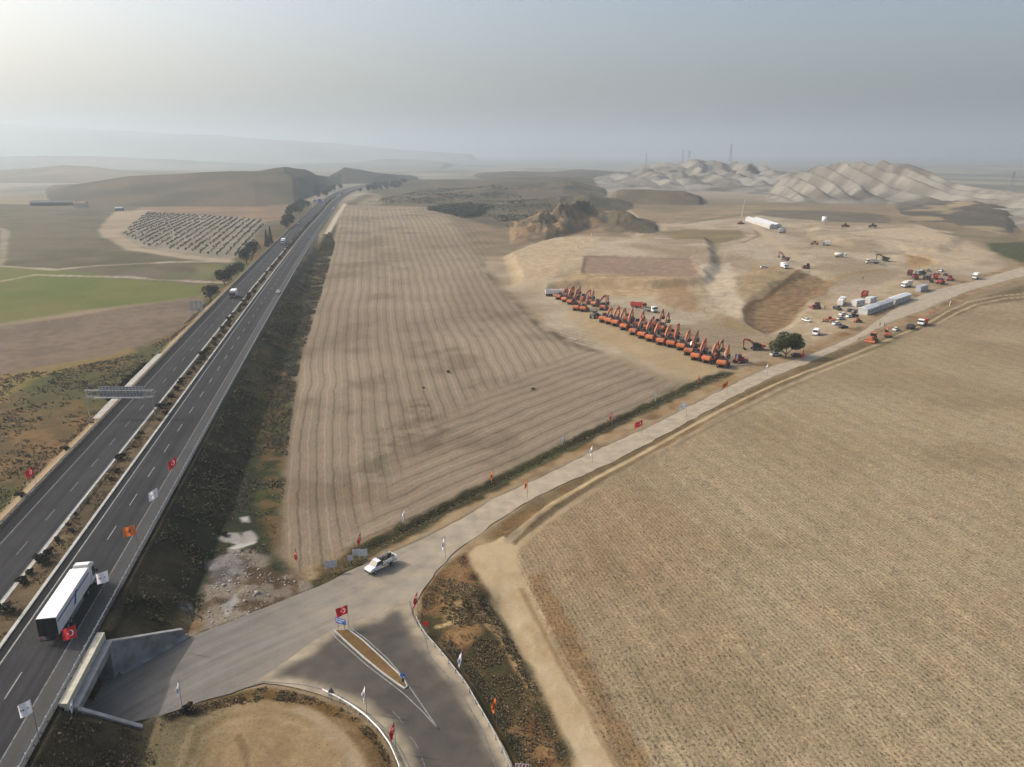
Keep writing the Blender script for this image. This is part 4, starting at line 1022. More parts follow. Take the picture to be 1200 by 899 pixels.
# ------------------------------------------------------------------ underpass below the highway
def build_underpass():
    root = empty('underpass', 'grey concrete road underpass with sloping wing walls below the highway', 'underpass')
    d = HEAD_B - HEAD_A; L = float(np.hypot(*d)); d = d / L; n = np.array([d[1], -d[0]])     # n: away from the highway
    def pt(s, t, z): q = HEAD_A + d * s + n * t; return (q[0], q[1], z)
    def slab(mb, s0, s1, t0, t1, z0, z1, z0b=None, z1b=None):
        """box in wall coordinates; the b heights belong to the s1 end"""
        z0b = z0 if z0b is None else z0b; z1b = z1 if z1b is None else z1b
        P = [pt(s0, t0, z0), pt(s1, t0, z0b), pt(s1, t1, z0b), pt(s0, t1, z0), pt(s0, t0, z1), pt(s1, t0, z1b), pt(s1, t1, z1b), pt(s0, t1, z1)]
        v = [mb.bm.verts.new(p) for p in P]
        fs = [mb.bm.faces.new([v[i] for i in q]) for q in ((3, 2, 1, 0), (4, 5, 6, 7), (0, 1, 5, 4), (1, 2, 6, 5), (2, 3, 7, 6), (3, 0, 4, 7))]
        bmesh.ops.recalc_face_normals(mb.bm, faces=fs)
    a = MB(); slab(a, 0, 1.1, -.7, 0, -.4, HEAD_Z); slab(a, L - 1.1, L, -.7, 0, -.4, HEAD_Z); slab(a, 1.1, L - 1.1, -.7, -.001, 4.2, HEAD_Z)
    hwl = a.build('headwall', CONC_D, root)
    c = MB(); slab(c, -.15, L + .15, -.82, .14, HEAD_Z + .002, HEAD_Z + .28); c.build('coping', CONC, hwl)
    t = MB(); slab(t, .75, 1.12, -28, -.702, -.4, 4.6); slab(t, L - 1.12, L - .75, -28, -.702, -.4, 4.6); slab(t, .75, L - .75, -28, -.702, 4.602, 4.8); slab(t, 1.12, L - 1.12, -28, -.702, -.5, -.06)
    t.build('tunnel_lining', CONC_D, root)
    def wing(A0, tip, z0, z1, out, name, ends=.55):
        A0 = np.array(A0); tip = np.array(tip); u = (tip - A0); ln = np.hypot(*u); u = u / ln; nn = np.array([-u[1], u[0]])
        if np.dot(nn, out) < 0: nn = -nn
        bm = bmesh.new(); V = []
        for q, z in ((A0, z0), (tip, z1)):
            for o in (0, .5):
                p = q + nn * o
                V += [bm.verts.new((p[0], p[1], -.5)), bm.verts.new((p[0], p[1], z))]
        a0, a1, b0, b1, c0, c1, e0, e1 = V
        for f in ((a0, c0, c1, a1), (b1, e1, e0, b0), (a1, c1, e1, b1), (a0, a1, b1, b0), (c0, e0, e1, c1)): bm.faces.new(f)
        bmesh.ops.recalc_face_normals(bm, faces=bm.faces[:])
        me = bpy.data.meshes.new(name); bm.to_mesh(me); bm.free(); w = link(name, me, CONC_D, root)
        k = MB(); M0 = Vector((*(A0 + nn * .25), z0 + .001)); M1 = Vector((*(tip + nn * .25), z1 + .001))
        dd = (M1 - M0).normalized(); side = Vector((nn[0], nn[1], 0)); up = side.cross(dd); up = up if up.z > 0 else -up
        P = []
        for m in (M0, M1):
            for su, uu in ((-.32, 0), (.32, 0), (.32, .18), (-.32, .18)): P.append(k.bm.verts.new(m + side * su + up * uu))
        for f in ((0, 1, 2, 3), (7, 6, 5, 4), (0, 4, 5, 1), (1, 5, 6, 2), (2, 6, 7, 3), (3, 7, 4, 0)): k.bm.faces.new([P[i] for i in f])
        bmesh.ops.recalc_face_normals(k.bm, faces=k.bm.faces[:])
        k.build('coping', CONC, w); return w
    B0 = HEAD_B - d * .1; A0 = HEAD_A + d * .1
    w1 = wing(B0, G(215.4, 746, .0), HEAD_Z, 1.1, d, 'wing_wall')
    w2 = wing(A0, G(167, 853, .4), HEAD_Z, .7, -d, 'wing_wall')
    # footing slab at the toe of the far wing wall
    T = np.array(G(215.4, 746, 0)); u = (T - B0) / np.hypot(*(T - B0)); nn = np.array([u[1], -u[0]])
    f = MB(); P = []
    for q in (B0 + u * .3, T + u * .5):
        for o, z in ((0.001, -.2), (1.0, -.2), (1.0, .14), (.001, .3)): p = q + nn * o; P.append(f.bm.verts.new((p[0], p[1], z)))
    for q in ((0, 1, 2, 3), (7, 6, 5, 4), (0, 4, 5, 1), (1, 5, 6, 2), (2, 6, 7, 3), (3, 7, 4, 0)): f.bm.faces.new([P[i] for i in q])
    bmesh.ops.recalc_face_normals(f.bm, faces=f.bm.faces[:]); f.build('footing', CONC_D, w1)
    # deck edge beam
    e = MB(); ys = np.linspace(HEAD_A[1] - .8, HEAD_B[1] + .3, 9)
    for y0, y1 in zip(ys[:-1], ys[1:]):
        x0, x1 = float(hw('RG', y0)) + .56, float(hw('RG', y1)) + .56
        P = [e.bm.verts.new(p) for p in ((x0, y0, HWZ - .9), (x0 + 1.05, y0, HWZ - .9), (x1 + 1.05, y1, HWZ - .9), (x1, y1, HWZ - .9), (x0, y0, HWZ + .2), (x0 + 1.05, y0, HWZ + .2), (x1 + 1.05, y1, HWZ + .2), (x1, y1, HWZ + .2))]
        for q in ((4, 5, 6, 7), (1, 2, 6, 5), (3, 0, 4, 7)): e.bm.faces.new([P[i] for i in q])
        if y0 == ys[0]: e.bm.faces.new([P[i] for i in (0, 1, 5, 4)])
        if y1 == ys[-1]: e.bm.faces.new([P[i] for i in (2, 3, 7, 6)])
    e.build('deck_edge_beam', BEAMC, root)

# ------------------------------------------------------------------ guardrails
def guardrail(label, path, zf, step=2., near=100, name='guardrail', group=None, h=.72):
    """W-beam along a path of (x, y); posts under it"""
    path = np.asarray(path, float)
    root = empty(name, label, 'guardrail', (0, 0, 0), 0, group)
    d = np.gradient(path, axis=0); d /= np.hypot(*d.T)[:, None]; nn = np.c_[-d[:, 1], d[:, 0]]
    prof = [(.0, h), (.055, h - .05), (.0, h - .13), (.055, h - .22), (.0, h - .3), (-.02, h - .3), (-.02, h)]
    bm = bmesh.new(); prev = None
    for p, n_, in zip(path, nn):
        z = zf(p); r = [bm.verts.new((p[0] + n_[0] * a, p[1] + n_[1] * a, z + b)) for a, b in prof]
        if prev:
            for i in range(len(prof)): bm.faces.new((prev[i], prev[(i + 1) % len(prof)], r[(i + 1) % len(prof)], r[i]))
        prev = r
    bmesh.ops.recalc_face_normals(bm, faces=bm.faces[:])
    me = bpy.data.meshes.new('beam'); bm.to_mesh(me); bm.free(); link('beam', me, GALV, root)
    along = np.r_[0, np.cumsum(np.hypot(*np.diff(path, axis=0).T))]
    S = np.arange(.5, along[-1], step)
    px, py = np.interp(S, along, path[:, 0]), np.interp(S, along, path[:, 1])
    nx, ny = np.interp(S, along, nn[:, 0]), np.interp(S, along, nn[:, 1])
    order = np.argsort(px ** 2 + py ** 2)
    pm = MB().box(-.055, .055, -.07, .07, -.5, h - .02).mesh('post'); pm.materials.append(GALV)
    def at(i): return Vector((px[i] - nx[i] * .1, py[i] - ny[i] * .1, zf((px[i], py[i]))))
    for i in order[:near]:
        o = bpy.data.objects.new('post', pm); COL.objects.link(o); o.parent = root; o.location = at(i); o.rotation_euler = (0, 0, math.atan2(ny[i], nx[i]))
    if len(order) > near:
        b = MB()
        for i in order[near:]:
            q = at(i); b.box(q.x - .07, q.x + .07, q.y - .07, q.y + .07, q.z - .5, q.z + h - .02)
        tag(b.build('posts', GALV, root), kind='stuff')
    return root

def build_guardrails():
    Ys = np.r_[np.arange(52, 300, 2.), np.arange(300, 700, 6.)]
    zf = lambda p: float(zh(p[1]))
    Yr = np.r_[np.arange(52, 300, 2.), np.arange(300, 660, 6.)]
    guardrail('long galvanised guardrail along the outer shoulder of the highway beside the scrub bank', np.c_[hw('RG', Yr) + .22, Yr][::-1], zf)
    guardrail('long guardrail along the far shoulder of the highway beside the olive green bank', np.c_[hw('LG', Ys) - .2, Ys], zf, step=3.)
    Yk = np.r_[np.arange(130, 300, 2.), np.arange(300, 700, 6.)]
    guardrail('thin guardrail standing on the median kerb between the carriageways', np.c_[hw('K1', Yk) + .55, Yk], lambda p: zf(p) + .12, step=4., h=.62)
    g0 = smooth_line(W([(488,727),(493,738),(501,749),(512,761),(529,782),(546,804),(561,830),(576,856),(589,882),(599,905),(610,935)]), 60, 5)
    guardrail('bright curved guardrail on the outside of the junction bend beside the scrub', g0, lambda p: 0.0, step=2.4)
    g1 = smooth_line(W([(378,812),(394,820),(410,829),(428,842),(444,858),(457,876),(467,899),(476,935)]), 60, 5)
    guardrail('curved guardrail on the inside of the junction bend above the bare earth loop', g1[::-1], lambda p: 0.0, step=2.)

# ------------------------------------------------------------------ signs
def at_slope(pt): return Vector((pt[0], pt[1], Z(pt[0], pt[1])))

def build_gantry():
    X0, X1, Yg = -107.6, -90.9, 188.
    z0 = HWZ - .2
    root = empty('sign_gantry', 'grey overhead sign gantry spanning the far carriageway, seen from behind', 'sign gantry', (X0, Yg, HWZ))
    m = MB()
    for x in (0, X1 - X0):
        zb = -2.2 if x == 0 else -.1
        f = MB(); f.bar((x, 0, zb), (x, 0, 7.6), .17); f.box(x - .35, x + .35, -.35, .35, zb - .3, zb + .12); f.build('leg', GALV, root)
    L = X1 - X0
    for zz in (5.6, 7.3):
        for yy in (-.45, .45): m.bar((-.4, yy, zz), (L + .4, yy, zz), .13)
    n = 17
    for i in range(n):
        a, b = L * i / n, L * (i + 1) / n
        for yy in (-.45, .45): m.bar((a, yy, 5.6 if i % 2 else 7.3), (b, yy, 7.3 if i % 2 else 5.6), .06)
        m.bar((a, -.45, 7.3), (a, .45, 7.3), .05); m.bar((a, -.45, 5.6), (b, .45, 5.6), .05)
    m.build('truss', GALV, root)
    p = MB(); p.box(3.0, 14.2, .62, .7, 4.9, 8.1)
    pn = p.build('sign_panel', STEEL, root)
    r = MB()
    for i in range(14): r.box(3.1 + i * .84, 3.2 + i * .84, .5, .618, 4.95, 8.05)
    for zz in (5.4, 6.5, 7.6): r.box(3.0, 14.2, .42, .498, zz, zz + .1)
    r.build('stiffener', GALV, pn)
    w = MB(); w.box(2.2, 14.9, -1.0, -.47, 5.5, 5.56); w.build('walkway', GALV, root)
    # maintenance steps and ditch slab below
    ditch = MB(); ys = [190, 203, 217, 231, 245, 258]
    for y0, y1 in zip(ys[:-1], ys[1:]):
        a, b = float(hw('LG', y0)) - 2.9, float(hw('LG', y1)) - 2.9
        za, zb = Z(a, y0) + .15, Z(b, y1) + .15
        ditch.quad((a - 1.1, y0, za + .25), (a + 1.0, y0, za + .35), (b + 1.0, y1, zb + .35), (b - 1.1, y1, zb + .25))
        ditch.quad((a + 1.0, y0, za + .35), (a + 1.0, y0, za - .6), (b + 1.0, y1, zb - .6), (b + 1.0, y1, zb + .35))
        ditch.quad((a - 1.1, y0, za - .6), (a - 1.1, y0, za + .25), (b - 1.1, y1, zb + .25), (b - 1.1, y1, zb - .6))
    o = ditch.build('drainage_slab', mat('pale_concrete', (.30, .285, .26), .9, var=.2, scale=.5)); tag(o, 'pale concrete drainage slab lying beside the highway under the sign gantry', 'drainage slab')
    # far blue gantry
    Yb = 1010.; xa, xb = float(hw('LG', Yb)) - 2, float(hw('K1', Yb)) + 2
    g = empty('sign_gantry', 'distant overhead gantry with blue direction panels across the far carriageway', 'sign gantry', (xa, Yb, float(zh(Yb))))
    for x in (0, xb - xa): MB().bar((x, 0, -.5), (x, 0, 8), .5).build('leg', GALV, g)
    MB().bar((0, 0, 8), (xb - xa, 0, 8), .5).bar((0, 0, 6.6), (xb - xa, 0, 6.6), .35).build('truss', GALV, g)
    MB().box(7.5, 12.2, -.5, -.3, 5.4, 9.8).build('sign_panel', BLUE, g)
    tag(MB().box(2.2, 6.6, -.5, -.3, 5.8, 9.4).build('sign_panel', SIGNB, g), 'pale sign panel')

def post_sign(name, label, cat, base_pt, rz, w, h, z0, front, posts=2, shape='rect'):
    """panel on posts; local -Y faces the reader"""
    o = empty(name, label, cat, base_pt, rz)
    xs = [0] if posts == 1 else [-w * .32, w * .32]
    for x in xs: MB().tube((x, .06, -.4), (x, .06, z0 + h * .9), .045).build('post', STEEL, o)
    p = MB()
    if shape == 'rect': p.box(-w / 2, w / 2, -.03, .0, z0, z0 + h, bev=.008)
    elif shape == 'disc': p.tube((0, -.03, z0 + h / 2), (0, 0, z0 + h / 2), h / 2, seg=24)
    elif shape == 'tri':
        v = [(-w / 2, z0), (w / 2, z0), (0, z0 + h)]; p.prism(v, -.03, 0.)
    return o, p.build('panel', front, o)

def build_signs():
    for (bx, by, w, h, z0, rz, lab) in (
        (388, 671, 2.1, 1.45, 1.0, .25, 'blank pale sign panel on two posts, apart from the others above the grassy ditch'),
        (418, 655, 1.5, 1.3, .9, .2, 'pale sign panel half hidden behind a brighter panel near the white pickup'),
        (425.5, 658, 1.75, 1.4, 1.1, .25, 'bright blank sign panel right below a red flag near the white pickup'),
        (411, 661, .95, 1.05, .8, .25, 'small square pale sign on one post between the larger blank panels')):
        o, p = post_sign('road_sign', lab, 'road sign', at_slope(G(bx, by)), rz, w, h, z0, mat('sign_pale_face', (.5, .51, .51), .5, .1, var=.18, scale=2.2), 1 if w < 1 else 2)
    # blue direction sign on the island
    o, p = post_sign('direction_sign', 'blue direction sign with white lettering at the head of the traffic island', 'direction sign', at_slope(G(400, 738.5)) + Vector((0, 0, .13)), -.42, 1.9, 1.0, 1.1, BLUE)
    t = MB()
    for row, zz in ((0, 1.68), (1, 1.28)):
        x = -.8
        for k, wd in enumerate((.18, .2, .12, .2, .16, .2, .18) if row == 0 else (.2, .14, .22, .16, .2)):
            t.box(x, x + wd * .75, -.036, -.0305, zz, zz + (.26 if k % 3 else .3)); x += wd + .05
    t.build('lettering', SIGNW, p)
    # keep-right sign on the tip of the island
    o, p = post_sign('keep_right_sign', 'round blue keep right sign at the tip of the traffic island', 'keep right sign', at_slope(G(472.5, 803)) + Vector((0, 0, .13)), -.3, .8, .8, 1.15, BLUE, 1, 'disc')
    a = MB(); a.bar((-.18, -.036, 1.72), (.16, -.036, 1.38), .1, .01); a.prism([(.24, 1.3), (.24, 1.52), (.02, 1.3)], -.04, -.032); a.build('arrow', SIGNW, p)
    MB().box(-.2, .2, -.03, 0, .55, 1.1).build('hazard_plate', BLACKM, o)
    # triangular warning sign seen from behind
    post_sign('warning_sign', 'triangular warning sign seen from behind at the bend by the inner guardrail', 'warning sign', at_slope(G(389, 822)), math.pi - .3, 1.1, 1.0, 1.3, mat('sign_back_dark', (.07, .07, .07), .7, var=.2), 1, 'tri')
    # small red sign
    o, p = post_sign('red_sign', 'small red sign on a post just behind the guardrail end at the bend', 'red sign', at_slope(G(499, 737)), -.3, .9, .7, .6, REDP, 1)
    # chevron board
    o, p = post_sign('chevron_board', 'red and white chevron board at the outer edge of the bend', 'chevron board', at_slope(G(612, 904)), -.1, 1.7, .62, .5, SIGNW, 2)
    c = MB()
    for k in range(4):
        x = -.78 + k * .42
        c.prism([(x, .81), (x + .16, 1.1), (x + .34, 1.1), (x + .18, .81)], -.036, -.0305); c.prism([(x + .16, .52), (x, .806), (x + .18, .806), (x + .34, .52)], -.036, -.0305)
    c.build('chevrons', REDP, p)
    # roadside panels seen from behind up the highway
    b = G3(231, 367, 5.4)
    o = empty('route_sign', 'tall grey route sign of three panels seen from behind beside the far carriageway', 'route sign', (b.x, b.y, Z(b.x, b.y)), .1)
    for x in (-1.9, 0, 1.9): MB().bar((x, .1, -.5), (x, .1, 6.6), .14).build('post', STEEL, o)
    for x in (-1.9, 0, 1.9):
        p = MB().box(x - .75, x + .75, -.02, .04, 2.4, 6.8, bev=.02).build('panel', SIGNB, o)

# ------------------------------------------------------------------ flags
FLAGC = {'red': mat('flag_red', (.52, .012, .022), .8, var=.12, scale=3.), 'white': mat('flag_white', (.74, .73, .76), .8, var=.06, scale=3.),
         'orange': mat('flag_orange', (.72, .17, .03), .8, var=.1, scale=3.)}
MARK = {'red': mat('flag_emblem_white', (.78, .77, .77), .8, var=.04), 'white': mat('flag_emblem_plum', (.12, .07, .16), .8, var=.1), 'orange': mat('flag_emblem_black', (.05, .02, .015), .8, var=.1)}

def in_star(u, v, cu, cv, r):
    x, y = u - cu, v - cv; a = math.atan2(y, x); rad = math.hypot(x, y)
    k = 2 * math.pi / 5; b = (a - math.pi) % k; b = abs(b - k / 2)        # 0 between points
    b = k / 2 - b
    ro, ri = r, r * .382
    # edge from the outer point (angle 0) to the inner notch (angle k/2)
    x0, y0, x1, y1 = ro, 0, ri * math.cos(k / 2), ri * math.sin(k / 2)
    px, py = rad * math.cos(b), rad * math.sin(b)
    return (x1 - x0) * (py - y0) - (y1 - y0) * (px - x0) > 0

def emblem(colour, u, v):
    """u 0..1.5 along the fly, v 0..1 down the hoist"""
    if colour == 'red':
        if math.hypot(u - .5, v - .5) < .25 and math.hypot(u - .5625, v - .5) > .2: return True
        return in_star(u, v, .82, .5, .125)
    if colour == 'white':
        return (abs(v - .5) < .05 and .35 < u < .95 and (u * 19) % 1 < .75) or (math.hypot((u - 1.08), v - .5) < .09)
    x, y = (u - .75) / .3, (v - .5) / .3
    return abs(x) + abs(y) < 1 and not (abs(x) < .22 and y > .1) and not (math.hypot(x - .35, y + .35) < .16)

def flag_mesh(colour, hoist, fly, droop, limp, seed):
    rnd = random.Random(seed); nx, ny = 30, 20
    V = []; q = []; mi = []
    ph = rnd.uniform(0, 6)
    for j in range(ny + 1):
        for i in range(nx + 1):
            s, t = i / nx, j / ny
            if limp:
                x = -fly * s * .30 * (1 - .35 * t) - .03; z = -hoist * t * .9 - fly * s * .78
                y = .10 * math.sin(s * 9 + ph + t * 2) * (.3 + s) + .05 * math.sin(t * 7 + s * 4)
            else:
                x = -fly * s * math.cos(droop) - .06 * math.sin(t * 3 + s * 5 + ph) * s; z = -hoist * t - fly * s * math.sin(droop) - .05 * math.sin(s * 8 + ph)
                y = .13 * math.sin(s * 7.5 + ph + t * 1.1) * (.25 + s) + .3 * s * s
            V.append((x, y, z))
    for j in range(ny):
        for i in range(nx):
            a = j * (nx + 1) + i; q.append((a, a + 1, a + nx + 2, a + nx + 1))
            mi.append(1 if emblem(colour, (i + .5) / nx * 1.5, (j + .5) / ny) else 0)
    me = np_mesh('cloth', V, q, True); me.materials.append(FLAGC[colour]); me.materials.append(MARK[colour])
    me.polygons.foreach_set('material_index', np.array(mi, np.int32)); return me

FLAG_MESH = {}
def flag(colour, label, base_pt, height, limp, rz=0., seed=0, hoist=1.35, fly=2.0, droop=.5, group=None, lean=0.):
    o = empty('flag', label, 'flag', base_pt, rz, group)
    o.rotation_euler = (0, lean, rz)
    if ('pole', height) not in FLAG_MESH:
        FLAG_MESH['pole', height] = MB().tube((0, 0, -.3), (0, 0, height), .042, .024, 8).tube((0, 0, height), (0, 0, height + .07), .045, .03, 8).mesh('pole')
        FLAG_MESH['pole', height].materials.append(POLE)
    link('pole', FLAG_MESH['pole', height], None, o)
    me = flag_mesh(colour, hoist, fly, droop, limp, seed)
    c = link('cloth', me, None, o); c.location = (-.03, 0, height - .05)
    return o

def build_flags():
    hw_g = 'flags on poles along the highway guardrail'
    for i, (c, x, y, lab, dr) in enumerate((
        ('white', 35, 819, 'white flag with a dark mark over the right lane near the deck edge beam', .75),
        ('red', 85, 732, 'red crescent flag flying beside the rear of the white semi truck', .6),
        ('white', 120, 668, 'white flag flying beside the cab of the semi truck', .55),
        ('orange', 154, 615, 'orange flag with a black emblem over the highway shoulder', .45),
        ('white', 181, 571, 'small white flag over the shoulder between orange and red flags', .8),
        ('red', 204, 535, 'red crescent flag over the highway shoulder, farthest along the near guardrail', .9))):
        X, Y = G(x, y, HWZ + 6)
        X = float(hw('RG', Y)) + .75
        flag(c, lab, (X, Y, HWZ - .3), 6.3, False, -.1, i, 1.75, 2.5, dr * .75, hw_g, 0)
    X, Y = G(38, 545, HWZ + 6); flag('red', 'red crescent flag on the olive bank beside the far carriageway', (X, Y, HWZ - 1.4), 7.2, False, -.1, 17, 1.7, 2.3, .6, None)
    q = HEAD_A + np.array([.2, -.9]); flag('white', 'limp white flag at the near end of the underpass headwall', (q[0], q[1], Z(q[0], q[1])), 2.6, True, .3, 18, 1.2, 1.5)
    rg = 'flags on poles along the gravel road'
    L = [  # colour, base x, base y, limp, label
        ('white', 522, 655, 1, 'limp white flag at the road edge where the dirt track turns off'),
        ('white', 475, 619, 1, 'limp white flag at the field edge beyond the white pickup'),
        ('red', 424, 649, 1, 'red crescent flag hanging above the two overlapping blank sign panels'),
        ('red', 352, 673, 1, 'leaning red flag at the corner of the stubble field by the rubble'),
        ('red', 490, 724, 1, 'limp red flag at the start of the outer bend guardrail'),
        ('red', 409, 739, 0, 'red crescent flag on a pole behind the blue direction sign'),
        ('white', 542, 795, 1, 'limp white flag in the scrub beside the outer bend guardrail'),
        ('orange', 582, 851, 1, 'limp orange flag in the scrub near the chevron board'),
        ('white', 430, 837, 1, 'limp white flag beside the inner guardrail of the bend'),
        ('red', 464, 882, 1, 'limp orange red flag at the lower end of the inner guardrail'),
        ('white', 214, 832, 1, 'limp white flag on the edge of the bare earth loop by a dark bush'),
        ('orange', 578, 572, 1, 'orange flag by the ditch on the field side of the road'),
        ('orange', 618, 584, 1, 'thin orange flag standing on the near edge of the gravel road'),
        ('white', 661, 526, 1, 'white flag on the field side between an orange and a red flag'),
        ('white', 694, 542, 1, 'white flag on the road side between orange and red flags'),
        ('red', 717, 501, 1, 'red flag at the field edge beside the ditch'),
        ('red', 752, 511, 0, 'red flag streaming over the gravel road'),
        ('white', 769, 474, 1, 'white flag on the field side near the end of the stubble rows'),
        ('white', 804, 489, 0, 'large white flag streaming over the gravel road'),
        ('orange', 819, 455, 1, 'orange flag below the near end of the machine row'),
        ('orange', 852, 463, 0, 'orange flag on the roadside just below the last excavators'),
        ('white', 899, 441, 1, 'white flag at the roadside left of the lone green tree'),
        ('white', 864, 428, 1, 'white flag standing among the last machines of the row'),
        ('white', 1113, 363, 1, 'white flag on the bank past the parked dump truck'),
        ('orange', 1093, 374, 1, 'orange flag on the bank beside the parked dump truck')]
    for i, (c, x, y, limp, lab) in enumerate(L):
        b = at_slope(G(x, y)); flag(c, lab, b, 4.7, bool(limp), random.uniform(-.5, .5), 30 + i, 1.5, 2.2, .5, rg, -.12 if 'leaning' in lab else 0.)
    b = at_slope(G(941, 424)); flag('red', 'tall red banner beside the road next to the lone green tree', b, 5., True, .2, 77, 2.4, 2.6)
# ------------------------------------------------------------------ vehicles (local forward = +X)
PAINT = {}
def paint(name, rgb, dirt=.12, rough=.38):
    return mat('paint_' + name, rgb, rough, var=.05, scale=1., dirt=dirt, spec=.5)
P_WHITE = paint('white', (.74, .74, .72)); P_SILVER = paint('silver', (.42, .43, .44)); P_BLACK = paint('black', (.016, .016, .018)); P_GREY = paint('grey', (.16, .165, .17))
P_RED = paint('red', (.36, .03, .03), .3); P_DKRED = paint('dark_red', (.16, .022, .028), .3); P_GREEN = paint('green_grey', (.10, .115, .10), .25); P_CREAM = paint('cream', (.62, .58, .48), .25)
P_BLUE = paint('blue', (.02, .10, .3), .05); LAMP = mat('lamp_lens', (.7, .68, .62), .25, var=.05); TAIL = mat('tail_lens', (.35, .01, .01), .3, var=.05)
RIM = mat('wheel_rim', (.36, .36, .36), .45, .4, var=.15)
LOADD = mat('dark_load', (.045, .04, .035), .9, var=.4, scale=5., bump=.3)

def wheels(root, pts, r, w, rim=True):
    tm = MB().disc((0, 0, 0), r, w, 18).mesh('wheel'); tm.materials.append(DARK)
    rm = MB().disc((0, 0, 0), r * .58, w + .03, 12).mesh('rim'); rm.materials.append(RIM)
    for x, y in pts:
        o = link('wheel', tm, None, root); o.location = (x, y, r)
        if rim: link('rim', rm, None, o)

def lamps(root, xf, xr, yw, zf, zr):
    for s in (-1, 1):
        MB().box(xf - .03, xf + .025, s * yw - .16, s * yw + .16, zf - .08, zf + .08, bev=.02).build('headlight', LAMP, root)
        MB().box(xr - .025, xr + .03, s * yw - .12, s * yw + .12, zr - .1, zr + .1, bev=.02).build('tail_light', TAIL, root)

def cabin(root, prof, y, inset, glass, roofm):
    """tapered greenhouse: profile [(x, z)...] bottom->top ordered a,b (front) c,d (rear)"""
    (x0, z0), (x1, z1), (x2, z2), (x3, z3) = prof
    m = MB(); bm = m.bm
    lo = [(x0, -y, z0), (x3, -y, z3), (x3, y, z3), (x0, y, z0)]; hi = [(x1, -y + inset, z1), (x2, -y + inset, z2), (x2, y - inset, z2), (x1, y - inset, z1)]
    a = [bm.verts.new(p) for p in lo]; b = [bm.verts.new(p) for p in hi]
    fs = [bm.faces.new((a[i], a[(i + 1) % 4], b[(i + 1) % 4], b[i])) for i in range(4)]
    fs.append(bm.faces.new(b)); bmesh.ops.recalc_face_normals(bm, faces=fs)
    m.build('window', glass, root)
    r = MB(); t = .05
    r.box(x2 - .04, x1 + .04, -y + inset - .02, y - inset + .02, z1 - .005, z1 + t, bev=.03); r.build('roof', roofm, root)

def make_car(pm, L=4.4, W_=1.75, kind='sedan'):
    def f():
        o = empty({'sedan': 'car', 'suv': 'suv', 'van': 'van'}[kind], '', {'sedan': 'car', 'suv': 'suv', 'van': 'van'}[kind])
        h = L / 2; w = W_ / 2
        if kind == 'van':
            b = MB().prism([(-h, .35), (h, .35), (h, .85), (h - .25, 1.05), (h - 1.25, 1.95), (h - 1.5, 2.05), (-h + .1, 2.05), (-h, 1.9)], -w, w, bev=.1); b.build('body', pm, o)
            MB().prism([(h - .42, 1.2), (h - 1.15, 1.86), (h - 1.2, 1.86), (h - .47, 1.2)], -w + .14, w - .14, M=Matrix.Translation((.075, 0, .03))).build('windscreen', GLASS, o)
            for s in (-1, 1): MB().prism([(h - 1.0, 1.2), (h - 1.4, 1.75), (h - 2.3, 1.75), (h - 2.3, 1.2)], s * w - .012, s * w + .012).build('side_window', GLASS, o)
            lamps(o, h, -h, w - .25, .8, 1.0)
        else:
            zt = 1.45 if kind == 'sedan' else 1.72
            MB().prism([(-h, .32), (h, .32), (h, .62), (h - .2, .82), (h - 1.15, .95), (-h + .75, 1.0), (-h + .05, .95), (-h, .7)] if kind == 'sedan' else [(-h, .4), (h, .4), (h, .8), (h - .2, 1.0), (h - 1.1, 1.12), (-h + .05, 1.12), (-h, .8)], -w, w, bev=.09).build('body', pm, o)
            zb = .94 if kind == 'sedan' else 1.1
            cabin(o, [(h - 1.1, zb), (h - 1.85, zt - .05), (-h + (1.25 if kind == 'sedan' else .45), zt - .05), (-h + (.65 if kind == 'sedan' else .12), zb)], w - .06, .17, GLASS, pm)
            lamps(o, h, -h, w - .28, .68 if kind == 'sedan' else .85, .78 if kind == 'sedan' else .95)
        wheels(o, [(s * (h - .85), t * (w - .1)) for s in (-1, 1) for t in (-1, 1)], .33, .2, False)
        return o
    return f

def truck_cab(root, x0, pm, w=1.22, h=2.9, L=1.9):
    c = MB().prism([(x0, .75), (x0 + L, .75), (x0 + L, 1.7), (x0 + L - .22, h - .25), (x0 + L - .5, h), (x0, h)], -w, w, bev=.08).build('cab', pm, root)
    MB().prism([(x0 + L + .005, 1.72), (x0 + L - .2, h - .32), (x0 + L - .24, h - .32), (x0 + L - .04, 1.72)], -w + .1, w - .1, M=Matrix.Translation((.03, 0, 0))).build('windscreen', GLASS, c)
    for s in (-1, 1):
        MB().prism([(x0 + L - .15, 1.7), (x0 + L - .42, h - .45), (x0 + .7, h - .45), (x0 + .7, 1.7)], s * w - .014, s * w + .014).build('side_window', GLASS, c)
        MB().box(x0 + L - .02, x0 + L + .03, s * (w - .28) - .2, s * (w - .28) + .2, .95, 1.15).build('headlight', LAMP, c)
        MB().box(x0 + L - .15, x0 + L - .02, s * (w + .16) - .12, s * (w + .16) + .12, 1.7, 2.3, bev=.03).build('mirror', BLACKM, c)
    MB().box(x0 + L - .1, x0 + L + .08, -w, w, .4, .78, bev=.05).build('bumper', BLACKM, c)
    return c

